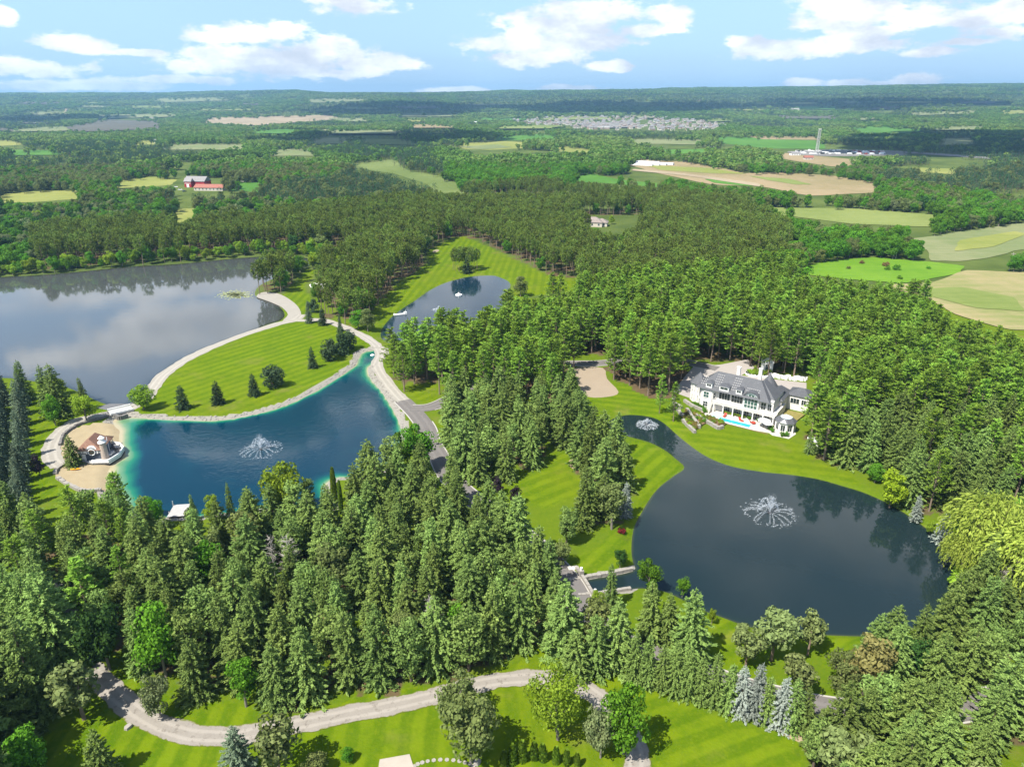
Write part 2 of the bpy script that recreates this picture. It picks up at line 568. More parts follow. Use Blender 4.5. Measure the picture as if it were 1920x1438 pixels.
# ------------------------------------------------------------------ what the open ground in the photograph keeps free of trees
V_WATER = [[(-400, 560), (-150, 534), (0, 519), (150, 510), (330, 497), (466, 485), (468, 556), (499, 561), (533, 585), (528, 598), (470, 619), (362, 661), (289, 710), (262, 746), (205, 752), (165, 735), (132, 722), (90, 700), (60, 690), (0, 690), (-400, 700)],
           [(213, 783), (300, 783), (420, 785), (540, 755), (640, 700), (672, 668), (690, 656), (706, 655), (700, 679), (690, 687), (694, 707), (714, 730), (745, 784), (705, 815), (665, 845), (640, 880), (612, 884), (604, 915), (580, 885), (570, 862), (500, 862), (498, 900), (470, 905), (430, 935), (355, 945), (300, 942), (250, 922), (212, 900)],
           [(1186, 776), (1227, 781), (1267, 810), (1320, 850), (1384, 874), (1484, 887), (1584, 909), (1625, 922), (1675, 960), (1725, 1000), (1765, 1040), (1790, 1080), (1760, 1110), (1700, 1130), (1640, 1150), (1625, 1186), (1545, 1186), (1525, 1150), (1450, 1130), (1410, 1160), (1346, 1150), (1311, 1137), (1270, 1095), (1240, 1085), (1190, 1048), (1184, 1027), (1188, 989), (1222, 927), (1284, 874), (1247, 841), (1184, 817)],
           [(871, 519), (921, 515), (956, 529), (940, 555), (958, 566), (900, 580), (830, 582), (760, 600), (718, 630), (715, 618), (737, 590), (781, 560), (837, 528)],
           [(1064, 1089), (1187, 1068), (1188, 1100), (1130, 1108), (1079, 1113)]]
V_LAWN = [[(280, 735), (325, 693), (398, 654), (506, 614), (571, 600), (629, 603), (700, 640), (665, 680), (640, 702), (540, 756), (420, 786), (300, 784), (240, 779), (262, 746)],
          [(62, 728), (85, 732), (110, 760), (140, 752), (200, 757), (235, 760), (240, 779), (120, 800), (90, 830), (80, 855), (95, 905), (140, 925), (75, 945), (60, 930)],
          [(757, 727), (820, 712), (826, 755), (790, 757), (765, 742)], [(812, 790), (830, 800), (835, 830), (850, 855), (872, 882), (858, 885), (838, 862), (815, 825)],
          [(952, 905), (990, 898), (1008, 865), (1028, 838), (1070, 840), (1080, 868), (1065, 888), (1100, 898), (1128, 902), (1125, 925), (1080, 930), (1020, 955), (990, 940)],
          [(1190, 822), (1240, 840), (1283, 873), (1240, 905), (1205, 955), (1190, 1000), (1187, 1066), (1065, 1087), (1050, 1070), (1080, 1045), (1130, 1022), (1150, 990), (1190, 970), (1192, 910), (1187, 860)],
          [(1090, 745), (1160, 738), (1140, 712), (1180, 722), (1230, 745), (1260, 775), (1300, 810), (1350, 800), (1480, 825), (1515, 838), (1550, 870), (1600, 892), (1622, 915), (1540, 893), (1440, 880), (1350, 863), (1290, 828), (1240, 787), (1190, 775), (1150, 775)],
          [(130, 1185), (160, 1192), (168, 1220), (230, 1258), (300, 1282), (330, 1310), (450, 1318), (540, 1345), (640, 1318), (680, 1290), (760, 1290), (830, 1292), (890, 1268), (975, 1240), (1000, 1205), (1030, 1205), (1048, 1240), (1085, 1268), (1160, 1264), (1250, 1302), (1330, 1337), (1420, 1367), (1505, 1378), (1500, 1600), (560, 1600), (-20, 1600), (30, 1438), (120, 1350), (195, 1330), (190, 1290), (140, 1240)],
          [(1330, 1135), (1400, 1170), (1375, 1210), (1440, 1255), (1450, 1292), (1400, 1280), (1300, 1247), (1322, 1190)], [(1545, 1190), (1628, 1188), (1580, 1225), (1545, 1255)],
          [(1500, 702), (1560, 652), (1568, 668), (1530, 705)], [(1545, 1320), (1600, 1318), (1600, 1345), (1545, 1345)], [(1860, 1300), (1910, 1295), (1910, 1325), (1862, 1328)],
          [(528, 555), (553, 572), (565, 596), (600, 575), (570, 540), (600, 505), (575, 505)], [(612, 470), (640, 455), (650, 470), (630, 490)],
          [(715, 620), (694, 590), (735, 540), (800, 495), (800, 470), (845, 447), (870, 443), (900, 455), (960, 483), (1000, 503), (1040, 518), (1085, 522), (1083, 545), (1000, 555), (960, 562), (956, 529), (921, 515), (871, 519), (807, 542), (757, 575), (722, 606)]]
V_BUILT = [[(690, 687), (720, 685), (760, 740), (826, 757), (800, 790), (815, 830), (845, 885), (832, 915), (815, 860), (775, 790), (745, 785)],
           [(1060, 1085), (1078, 1083), (1112, 1150), (1096, 1162), (1066, 1130)],
           [(1226, 748), (1262, 735), (1295, 690), (1400, 675), (1402, 700), (1512, 715), (1515, 760), (1500, 812), (1480, 828), (1340, 798), (1290, 812), (1238, 765)],
           [(1052, 665), (1130, 668), (1140, 712), (1160, 738), (1100, 747), (1077, 692), (1060, 685)],
           [(85, 850), (110, 800), (150, 775), (215, 770), (235, 805), (235, 850), (205, 870), (205, 905), (190, 912), (140, 920), (95, 905)],
           [(308, 938), (356, 936), (348, 972), (308, 972)], [(1090, 404), (1205, 404), (1205, 420), (1150, 440), (1110, 425), (1090, 415)],
           [(322, 332), (430, 332), (430, 362), (322, 366)], [(560, 596), (605, 590), (635, 607), (712, 640), (705, 655), (629, 612)], [(478, 553), (530, 552), (562, 585), (530, 600)],
           [(578, 530), (612, 530), (612, 545), (578, 545)], [(612, 896), (628, 900), (640, 950), (622, 950)], [(862, 905), (885, 918), (892, 940), (878, 930)]]
# fields: (name key, polygon, colour)
FIELDS = [
    ('hay', [(-200, 385), (0, 378), (0, 366), (60, 360), (150, 357), (158, 372), (60, 380)]), ('hay', [(182, 347), (215, 339), (290, 332), (332, 338), (318, 348), (225, 353)]),
    ('crop', [(432, 358), (440, 342), (500, 344), (494, 361)]), ('hay', [(322, 408), (338, 392), (372, 392), (366, 408), (335, 420)]), ('hay', [(240, 266), (300, 262), (298, 271), (246, 273)]),
    ('plough', [(108, 241), (180, 226), (312, 228), (305, 243), (150, 249)]), ('sand', [(362, 231), (400, 222), (520, 219), (628, 217), (634, 225), (480, 237), (400, 233)]), ('pale', [(15, 246), (122, 238), (128, 247), (25, 249)]),
    ('hay', [(-30, 262), (42, 265), (42, 272), (-30, 276)]), ('marsh', [(640, 307), (738, 300), (765, 320), (820, 330), (872, 350), (870, 363), (812, 362), (800, 346), (740, 327), (668, 316)]),
    ('hay', [(852, 271), (900, 263), (990, 268), (984, 278), (922, 282), (872, 280)]), ('crop', [(918, 259), (1000, 252), (1056, 256), (1040, 262), (930, 264)]), ('hay', [(1028, 279), (1060, 275), (1132, 283), (1112, 288), (1050, 285)]),
    ('crop', [(1048, 341), (1100, 325), (1165, 338), (1250, 346), (1252, 353), (1130, 344)]), ('tan', [(1174, 308), (1200, 299), (1290, 305), (1400, 325), (1480, 325), (1560, 330), (1668, 348), (1642, 362), (1520, 368), (1430, 351), (1330, 346), (1230, 325)]),
    ('green_field', [(1388, 393), (1430, 390), (1600, 392), (1772, 405), (1742, 426), (1600, 421), (1480, 406)]), ('pale', [(1682, 452), (1740, 445), (1800, 435), (1925, 418), (2200, 410), (2200, 470), (1925, 468), (1850, 485), (1800, 491), (1745, 490), (1738, 470)]),
    ('meadow', [(1498, 503), (1560, 489), (1640, 484), (1740, 492), (1808, 500), (1795, 514), (1700, 532), (1600, 526), (1510, 516)]), ('tan_near', [(1655, 537), (1750, 530), (1812, 508), (1925, 512), (2200, 520), (2200, 690), (1925, 632), (1860, 612), (1790, 590), (1735, 560)]),
    ('tan', [(1428, 288), (1480, 288), (1600, 300), (1612, 311), (1560, 313), (1480, 301)]), ('crop', [(1330, 256), (1400, 258), (1470, 262), (1545, 265), (1545, 280), (1440, 279), (1360, 270)]), ('crop', [(1588, 242), (1640, 237), (1738, 247), (1700, 252), (1600, 251)]),
    ('hay', [(1708, 315), (1800, 318), (1792, 328), (1722, 323)]), ('pale', [(1700, 213), (1832, 208), (1832, 215), (1720, 218)]), ('pale', [(560, 188), (690, 184), (700, 190), (590, 194)]), ('tan', [(1400, 256), (1540, 257), (1545, 263), (1430, 262)]),
    ('crop', [(1240, 282), (1330, 280), (1340, 286), (1260, 290)]), ('pale', [(280, 186), (420, 184), (430, 190), (300, 193)]), ('yard', [(1476, 285), (1560, 281), (1690, 284), (1700, 292), (1560, 294), (1490, 291)]), ('hay', [(1870, 210), (1960, 206), (1960, 214), (1880, 216)]),
    ('crop', [(1322, 337), (1400, 343), (1432, 349), (1400, 350), (1340, 344)]), ('green_field', [(1405, 331), (1480, 337), (1522, 347), (1490, 347), (1440, 339)]), ('hay', [(1215, 311), (1330, 316), (1400, 327), (1330, 326), (1240, 320)]), ('green_field', [(1700, 545), (1800, 540), (1900, 560), (1920, 585), (1830, 580), (1760, 562)]), ('hay', [(1800, 452), (1900, 436), (1925, 440), (1860, 465), (1790, 472)]), ('pale', [(860, 276), (930, 272), (960, 277), (900, 281)]),
    ('pale', [(180, 218), (330, 213), (340, 220), (200, 224)]), ('pale', [(60, 212), (130, 211), (130, 216), (60, 217)]), ('yard', [(1080, 233), (1180, 231), (1200, 240), (1110, 243)]),
    ('yard', [(1665, 283), (1780, 290), (1860, 296), (1858, 299), (1770, 293), (1664, 286)]), ('sand', [(126, 184), (129.5, 184), (128, 200), (124, 219), (119, 219), (124, 200)]), ('sand', [(1190, 318), (1300, 328), (1420, 345), (1430, 352), (1416, 350), (1290, 331), (1185, 321)])]
_fr = random.Random(11)
_n = 0
for _i in range(900):
    if _n >= 46: break
    _y = 193 + 100 * _fr.random() ** 1.5; _x = _fr.uniform(-60, 1980)
    _w = _fr.uniform(22, 75) * (0.6 + (_y - 190) / 120); _hh = (1.5 + (_y - 190) * 0.055) * _fr.uniform(0.8, 1.5)
    if _y < 215 and 955 < _x < 1380 or (1380 < _x + _w and _x - _w < 1740 and 232 < _y < 310): continue
    if any(abs(_x - sum(p[0] for p in P) / len(P)) < _w + (max(p[0] for p in P) - min(p[0] for p in P)) / 2 and abs(_y - sum(p[1] for p in P) / len(P)) < _hh + 3 + (max(p[1] for p in P) - min(p[1] for p in P)) / 2 for _, P in FIELDS): continue
    _s = _fr.uniform(-14, 14)
    FIELDS.append((_fr.choice(['hay', 'pale', 'crop', 'green_field', 'tan', 'pale', 'marsh', 'plough']), [(_x - _w + _s, _y - _hh * _fr.uniform(.5, 1)), (_x + _w + _s, _y - _hh * _fr.uniform(.5, 1)), (_x + _w - _s, _y + _hh * _fr.uniform(.5, 1)), (_x - _w - _s, _y + _hh * _fr.uniform(.5, 1))]))
    _n += 1
SUBURB = [(955, 226), (1050, 219), (1200, 219), (1310, 226), (1362, 236), (1350, 244), (1280, 247), (1195, 246), (1080, 243), (1040, 236), (985, 233)]
VIS = V_WATER + V_LAWN + V_BUILT + [f[1] for f in FIELDS] + [SUBURB]


def blocked(x, y, h, r, gz=0.0, full=True):
    """trees whose trunk line or crown sides would stand in open ground"""
    x = np.asarray(x, float)
    bad = np.zeros(x.shape, bool)
    pts = [proj(x, y, gz + 0 * x), proj(x, y, gz + h * 0.5), proj(x, y, gz + h * 0.92)]
    if full:
        pts += [proj(x - r * 0.75, y, gz + h * 0.35), proj(x + r * 0.75, y, gz + h * 0.35)]
    jx, jy = (0, 0) if full else (rng.normal(0, 9, x.shape), rng.normal(0, 2.3, x.shape))
    for a, b in pts:
        a, b = a + jx, b + jy
        for P in VIS:
            bad |= inpoly(a, b, P)
    return bad


# ------------------------------------------------------------------ tree prototypes
def quads_mesh(C, A, B):
    """diamond leaf sprays: centre, half axis, half width"""
    n = len(C)
    V = np.empty((n, 4, 3))
    V[:, 0] = C - A; V[:, 1] = C + B - A * 0.1; V[:, 2] = C + A; V[:, 3] = C - B - A * 0.1
    return V.reshape(-1, 3), np.arange(4 * n).reshape(-1, 4)


def unit(v):
    return v / np.maximum(np.linalg.norm(v, axis=-1, keepdims=True), 1e-9)


def spray(C, D, ln, wd, r, roll=0.6):
    """sprays along direction D with a roughly level face"""
    D = unit(D)
    up = np.tile([0, 0, 1.0], (len(D), 1)) + r.normal(0, roll, D.shape)
    S = unit(np.cross(D, up))
    return C, D * (ln / 2)[:, None], S * (wd / 2)[:, None]


def proto_spruce(seed, h=15.0, r=3.4, lev=32, fine=1.0):
    q = np.random.default_rng(seed)
    Cs, Ds, Ls, Ws = [], [], [], []
    for k in range(lev):
        t = (k + q.uniform(0, 0.6)) / lev
        z = h * (0.045 + 0.93 * t)
        R = r * (1 - t) ** 0.66 * q.uniform(0.82, 1.14) + 0.25
        nb = int(round(4 + 6 * (1 - t)))
        a0 = q.uniform(0, 6.28)
        for b in range(nb):
            az_ = a0 + 6.283 * b / nb + q.normal(0, 0.22)
            Lb = R * q.uniform(0.7, 1.18)
            dr = 0.22 + 0.34 * (1 - t) * q.uniform(0.6, 1.3)
            zz = z + q.normal(0, h * 0.012)
            ca, sa = math.cos(az_), math.sin(az_)
            for s in ((0.36, 0.58, 0.80, 1.0) if Lb > 1.1 else (0.45, 0.95)):
                p = np.array([ca * Lb * s, sa * Lb * s, zz - dr * Lb * s ** 1.4 + 0.16 * Lb * s ** 4])
                for sd in (-1, 0, 1) if s < 0.9 else (-0.6, 0, 0.6):
                    a2 = az_ + sd * 0.85 + q.normal(0, 0.18)
                    Cs.append(p + q.normal(0, 0.07, 3)); Ds.append((math.cos(a2), math.sin(a2), -dr * 0.9 + 0.35 * s + q.normal(0, 0.22)))
                    Ls.append((0.22 * Lb + 0.30) * q.uniform(0.7, 1.3)); Ws.append((0.08 * Lb + 0.18) * q.uniform(0.75, 1.3))
    tips = [c for c in Cs if np.hypot(c[0], c[1]) > 0.5]
    for c in tips[::2]:
        for j in range(3):
            a2 = q.uniform(0, 6.283)
            Cs.append(np.array(c) * (1.02, 1.02, 1) + q.normal(0, 0.13, 3) + (0, 0, 0.12)); Ds.append((math.cos(a2), math.sin(a2), q.uniform(0.1, 0.9)))
            Ls.append(q.uniform(0.32, 0.6)); Ws.append(q.uniform(0.13, 0.24))
    for k in range(8):
        Cs.append((0, 0, h * (0.93 + 0.009 * k))); a2 = k * 2.4
        Ds.append((math.cos(a2) * 0.5, math.sin(a2) * 0.5, 1)); Ls.append(0.7); Ws.append(0.22)
    C, A, B = spray(np.array(Cs), np.array(Ds), np.array(Ls), np.array(Ws), q)
    V, Fc = quads_mesh(C, A, B)
    tr = MB().tube([(0, 0, -0.3), (0, 0, h * 0.45), (0, 0, h * 0.93)], [0.24, 0.14, 0.02], 6)
    return V, Fc, tr


def proto_wpine(seed, h=20.0, r=4.0, base=0.34, lev=15):
    q = np.random.default_rng(seed)
    Cs, Ds, Ls, Ws = [], [], [], []
    lean = q.normal(0, 0.25, 2)
    tr = MB().tube([(0, 0, -0.3), (lean[0] * 0.4, lean[1] * 0.4, h * 0.5), (lean[0], lean[1], h * 0.96)], [0.27, 0.19, 0.03], 6)
    for k in range(lev):
        t = (k + q.uniform(0, 0.5)) / lev
        z = h * (base + (0.97 - base) * t)
        R = r * (min(1.0, 0.72 + 1.6 * t) * (1 - t) ** 0.62) + 0.35
        nb = 5 if t < 0.8 else 4
        a0 = q.uniform(0, 6.28)
        for b in range(nb):
            az_ = a0 + 6.283 * b / nb + q.normal(0, 0.25)
            Lb = R * q.uniform(0.62, 1.22)
            ca, sa = math.cos(az_), math.sin(az_)
            rise = q.uniform(0.05, 0.32)
            zz = z + q.normal(0, 0.3)
            if Lb > 1.2:
                tr.cyl((lean[0] * t, lean[1] * t, zz - 0.2), (ca * Lb * 0.8, sa * Lb * 0.8, zz + rise * Lb * 0.7), 0.06, 0.02, 3, cap=False)
            for s in (0.45, 0.68, 0.88, 1.0):
                p = np.array([ca * Lb * s, sa * Lb * s, zz + rise * Lb * s])
                for j in range(7):
                    a2 = az_ + q.normal(0, 0.75)
                    Cs.append(p + q.normal(0, 1, 3) * (0.30, 0.30, 0.13)); Ds.append((math.cos(a2), math.sin(a2), q.uniform(0.0, 0.8)))
                    Ls.append(q.uniform(0.6, 1.15)); Ws.append(q.uniform(0.22, 0.42))
    for k in range(10):
        Cs.append((lean[0], lean[1], h * (0.94 + 0.006 * k))); a2 = k * 2.4
        Ds.append((math.cos(a2), math.sin(a2), 1.1)); Ls.append(1.0); Ws.append(0.34)
    C, A, B = spray(np.array(Cs), np.array(Ds), np.array(Ls), np.array(Ws), q, 0.5)
    V, Fc = quads_mesh(C, A, B)
    return V, Fc, tr


def proto_rpine(seed, h=18.0, r=2.5, base=0.56, tufts=95, per=13):
    q = np.random.default_rng(seed)
    T = unit(q.normal(0, 1, (tufts, 3)))
    rad = q.uniform(0.35, 1.0, tufts) ** 0.5
    hc = h * (1 - base) / 2
    P = T * rad[:, None] * np.array([r, r, hc]) + np.array([0, 0, h * base + hc])
    C = np.repeat(P, per, 0) + q.normal(0, 0.28, (tufts * per, 3))
    D = unit(np.repeat(T, per, 0) * 0.7 + q.normal(0, 0.65, C.shape) + (0, 0, 0.45))
    C, A, B = spray(C, D, q.uniform(0.6, 1.1, len(C)), q.uniform(0.25, 0.42, len(C)), q, 0.8)
    V, Fc = quads_mesh(C, A, B)
    tr = MB().tube([(0, 0, -0.3), (q.normal(0, 0.15), q.normal(0, 0.15), h * 0.55), (0, 0, h * 0.95)], [0.2, 0.15, 0.03], 6)
    for k in range(9):
        z = h * q.uniform(base - 0.08, 0.85); a = q.uniform(0, 6.28)
        tr.cyl((0, 0, z), (math.cos(a) * r * 0.75, math.sin(a) * r * 0.75, z + 0.5), 0.05, 0.02, 3, cap=False)
    return V, Fc, tr


def proto_broad(seed, h=13.0, r=4.4, cz=0.57, lobes=26, per=75, size=0.62, flat=1.0, low=-0.95, tall=None):
    q = np.random.default_rng(seed)
    hz = (h * (1 - cz) * 1.02 if tall is None else tall) * flat
    T = unit(q.normal(0, 1, (lobes * 4, 3)))
    T = T[T[:, 2] > low][:lobes]
    rad = q.uniform(0.52, 0.80, len(T))
    rad[: len(T) // 5] *= 0.4
    P = T * rad[:, None] * np.array([r, r, hz]) + np.array([0, 0, h * cz])
    lr = r * q.uniform(0.26, 0.44, len(T))
    N = unit(q.normal(0, 1, (len(P) * per, 3)))
    N = unit(N + np.array([0, 0, 0.25]))
    rr = np.repeat(lr, per) * q.uniform(0.72, 1.08, len(N))
    C = np.repeat(P, per, 0) + N * rr[:, None] * np.array([1, 1, 0.8])
    nn = unit(N + q.normal(0, 0.5, N.shape))
    A = unit(np.cross(nn, q.normal(0, 1, N.shape)))
    B = np.cross(nn, A)
    s = size * q.uniform(0.6, 1.25, len(N))
    V, Fc = quads_mesh(C, A * (s * 0.62)[:, None], B * (s * 0.42)[:, None])
    tr = MB().tube([(0, 0, -0.3), (0, 0, h * 0.3), (q.normal(0, 0.2), q.normal(0, 0.2), h * cz)], [0.3, 0.22, 0.14], 7)
    for i in range(0, len(P), 3):
        tr.cyl((0, 0, h * q.uniform(0.22, 0.45)), tuple(P[i]), 0.10, 0.03, 4, cap=False)
    return V, Fc, tr


def proto_willow(seed, h=11.0, r=5.4):
    q = np.random.default_rng(seed)
    Cs, Ds = [], []
    for i in range(620):
        t = unit(q.normal(0, 1, 3)); t[2] = abs(t[2])
        p = t * np.array([r, r, h * 0.42]) * q.uniform(0.65, 1.0) + (0, 0, h * 0.55)
        drop = q.uniform(1.5, 4.6)
        n = int(drop / 0.42)
        out = np.array([t[0], t[1], 0])
        for k in range(n):
            f = k / n
            Cs.append(p + out * (0.9 * f * (1.4 - f)) + (0, 0, -f * drop) + q.normal(0, 0.12, 3))
            Ds.append(np.array([out[0] * (1 - f) * 0.8, out[1] * (1 - f) * 0.8, -0.3 - f]) + q.normal(0, 0.3, 3))
    Cs, Ds = np.array(Cs), np.array(Ds)
    C, A, B = spray(Cs, Ds, q.uniform(0.5, 0.9, len(Cs)), q.uniform(0.16, 0.28, len(Cs)), q, 1.2)
    V, Fc = quads_mesh(C, A, B)
    tr = MB().tube([(0, 0, -0.3), (0, 0, h * 0.3), (0.3, 0.2, h * 0.6)], [0.45, 0.35, 0.2], 7)
    for k in range(9):
        a = k * 0.7
        tr.cyl((0, 0, h * 0.28), (math.cos(a) * r * 0.6, math.sin(a) * r * 0.6, h * 0.68), 0.16, 0.05, 4, cap=False)
    return V, Fc, tr


def proto_column(seed, h=4.5, r=0.8, n=520, size=0.36):
    q = np.random.default_rng(seed)
    t = q.uniform(0, 1, n) ** 0.85
    a = q.uniform(0, 6.283, n)
    R = r * np.sqrt(np.clip(1 - ((t - 0.3) / 0.72) ** 2, 0.02, 1)) * q.uniform(0.8, 1.06, n)
    C = np.stack([np.cos(a) * R, np.sin(a) * R, 0.12 + t * h * 0.97], 1)
    D = np.stack([np.cos(a) * 0.35, np.sin(a) * 0.35, np.ones(n)], 1) + q.normal(0, 0.15, (n, 3))
    D = unit(D)
    S = unit(np.cross(D, np.stack([np.cos(a), np.sin(a), 0 * a], 1)) + q.normal(0, 0.3, (n, 3)))
    s = size * q.uniform(0.8, 1.5, n)
    V, Fc = quads_mesh(C, D * (s * 0.8)[:, None], S * (s * 0.42)[:, None])
    return V, Fc, MB().tube([(0, 0, -0.2), (0, 0, h * 0.85)], [0.09, 0.02], 5)


def proto_dead(seed, h=13.0, r=2.0):
    q = np.random.default_rng(seed)
    tr = MB().tube([(0, 0, -0.3), (0.1, 0, h * 0.5), (0.15, 0.1, h)], [0.18, 0.12, 0.02], 6)
    tw = MB()
    for k in range(60):
        z = h * q.uniform(0.3, 0.97); a = q.uniform(0, 6.28); L_ = r * (1.25 - z / h) * q.uniform(0.6, 1.3) + 0.3
        e = (math.cos(a) * L_, math.sin(a) * L_, z + L_ * q.uniform(-0.1, 0.5))
        tw.cyl((0, 0, z), e, 0.05, 0.015, 3, cap=False)
        for j in range(2):
            tw.cyl(tuple(x * 0.6 + (0, 0, z)[i] * 0.4 for i, x in enumerate(e)), (e[0] + q.normal(0, 0.4), e[1] + q.normal(0, 0.4), e[2] + q.normal(0.2, 0.3)), 0.03, 0.012, 3, cap=False)
    return np.array(tw.v), tw.f, tr


PROTO = {}


def add_proto(key, built, fol, bark, h, r):
    V, Fc, tr = built
    n = len(V)
    crown = new_mesh(key + '_crown', V, Fc, [fol])
    trunk = tr.mesh(key + '_trunk', bark)
    both = new_mesh(key + '_tree', np.vstack([np.asarray(V), np.array(tr.v)]), [tuple(f) for f in np.asarray(Fc, object)] + [tuple(i + n for i in f) for f in tr.f],
                    [fol, bark], [0] * len(Fc) + [1] * len(tr.f))
    PROTO[key] = dict(crown=crown, trunk=trunk, both=both, h=h, r=r)


for i in range(5):
    b = proto_spruce(100 + i, 15, (3.4, 3.0, 3.8, 3.2, 3.6)[i])
    add_proto('spruce%d' % i, b, FOL['spruce'], BARK['brown'], 15, 3.4)
    if i < 3:
        add_proto('spruce_blue%d' % i, b, FOL['spruce_blue'], BARK['brown'], 15, 2.9)
        add_proto('spruce_silver%d' % i, b, FOL['spruce_silver'], BARK['brown'], 15, 2.9)
for i in range(4):
    add_proto('spruce_soft%d' % i, proto_broad(160 + i, 15, (2.9, 3.3, 2.7, 3.1)[i], 0.5, 52, 60, 0.44, 1.0, -0.98, 7.6), FOL['spruce'], BARK['brown'], 15, 3.1)
for i in range(3):
    add_proto('spruce_dark%d' % i, proto_spruce(140 + i, 9, 2.7, 20), FOL['spruce_dark'], BARK['brown'], 9, 2.7)
for i in range(5):
    add_proto('wpine%d' % i, proto_wpine(200 + i, 20, (4.0, 3.6, 4.3, 3.8, 4.1)[i], (0.26, 0.20, 0.30, 0.24, 0.34)[i]), FOL['wpine'], BARK['pine'], 20, 4.0)
for i in range(4):
    add_proto('rpine%d' % i, proto_rpine(300 + i, 18, 3.0, 0.40), FOL['rpine'], BARK['pine'], 18, 3.0)
for i in range(3):
    add_proto('spine%d' % i, proto_broad(330 + i, 12, 3.6, 0.60, 22, 70, 0.62, 0.9), FOL['spine'], BARK['pine'], 12, 3.6)
for i in range(2):
    add_proto('spine_round%d' % i, proto_broad(390 + i, 6, 3.0, 0.47, 34, 60, 0.42, 1.0, -0.98, 3.3), FOL['spruce_dark'], BARK['brown'], 6, 3.0)
for i in range(4):
    b = proto_broad(400 + i, 13, 4.4, 0.52, 40, 95, 0.52)
    for k in ('leaf', 'leaf_light', 'leaf_olive', 'leaf_dark', 'leaf_grey'):
        if i < 2 or k in ('leaf', 'leaf_olive'):
            add_proto('%s%d' % (k, i), b, FOL[k], BARK['grey'], 13, 4.4)
for i in range(3):
    b = proto_broad(430 + i, 13, 3.1, 0.52, 36, 70, 0.5)
    add_proto('tall_leaf%d' % i, b, FOL['leaf'], BARK['grey'], 13, 3.1)
    add_proto('tall_olive%d' % i, b, FOL['leaf_olive'], BARK['grey'], 13, 3.1)
for i in range(3):
    b = proto_broad(460 + i, 3.0, 2.2, 0.42, 16, 46, 0.42, 1.0, -0.9)
    for k in ('leaf', 'leaf_light', 'leaf_olive', 'purple', 'spine', 'flower', 'yellow_leaf', 'red'):
        add_proto('bush_%s%d' % (k, i), b, FOL[k], BARK['brown'], 3.0, 2.2)
b = proto_broad(470, 13, 4.4, 0.55, 30, 75, 0.62)
for k in ('purple', 'orange', 'yellow_leaf'):
    add_proto('tree_%s' % k, b, FOL[k], BARK['brown'], 13, 4.4)
add_proto('locust', proto_broad(475, 14, 5.0, 0.56, 44, 90, 0.40), FOL['leaf_light'], BARK['grey'], 14, 5.0)
for i in range(2):
    add_proto('willow%d' % i, proto_willow(480 + i), FOL['willow'], BARK['brown'], 11, 5.4)
for i in range(3):
    add_proto('thuja%d' % i, proto_column(490 + i), FOL['thuja'], BARK['brown'], 4.5, 0.8)
add_proto('poplar0', proto_column(495, 16, 1.5, 1500, 0.6), FOL['thuja'], BARK['brown'], 16, 1.5)
for i in range(2):
    add_proto('dead%d' % i, proto_dead(500 + i), BARK['dead'], BARK['dead'], 13, 2.0)
for i in range(4):
    b = proto_broad(600 + i, 13, 4.6, 0.52, 13, 20, 1.5)
    add_proto('far%d' % i, b, FOL['far'], BARK['grey'], 13, 4.6)
    add_proto('far_light%d' % i, b, FOL['far_light'], BARK['grey'], 13, 4.6)
for i in range(3):
    add_proto('far_dark%d' % i, proto_rpine(640 + i, 15, 3.4, 0.2, 30, 7), FOL['far_dark'], BARK['brown'], 15, 3.4)
    add_proto('far_rpine%d' % i, proto_rpine(650 + i, 17, 3.2, 0.45, 30, 7), FOL['rpine'], BARK['pine'], 17, 3.2)


def variants(key):
    return [k for k in PROTO if k.rstrip('0123456789') == key]


# ------------------------------------------------------------------ where the trees stand
R_PINE = [[(62, 425), (480, 408), (600, 388), (720, 378), (850, 352), (1000, 338), (1250, 352), (1400, 380), (1480, 430), (1480, 470), (1400, 500), (1320, 514), (1200, 530), (1090, 540), (1040, 520), (960, 485), (905, 450), (850, 440), (800, 440), (700, 440), (560, 443), (470, 455), (300, 468), (220, 500), (130, 505), (70, 490)],
          [(573, 585), (573, 515), (620, 470), (690, 432), (792, 436), (792, 492), (735, 530), (700, 578)], [(466, 500), (540, 478), (566, 505), (530, 555), (466, 560)]]
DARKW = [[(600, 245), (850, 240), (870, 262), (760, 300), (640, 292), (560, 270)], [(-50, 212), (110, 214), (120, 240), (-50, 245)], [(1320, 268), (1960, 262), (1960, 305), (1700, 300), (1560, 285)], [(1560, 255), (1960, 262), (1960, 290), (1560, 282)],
         [(860, 178), (1600, 175), (1960, 176), (1960, 200), (1500, 208), (1100, 198), (860, 196)], [(640, 198), (900, 196), (920, 212), (700, 216), (630, 210)]]  # far bands under cloud shadow; their shade is put into darker trees


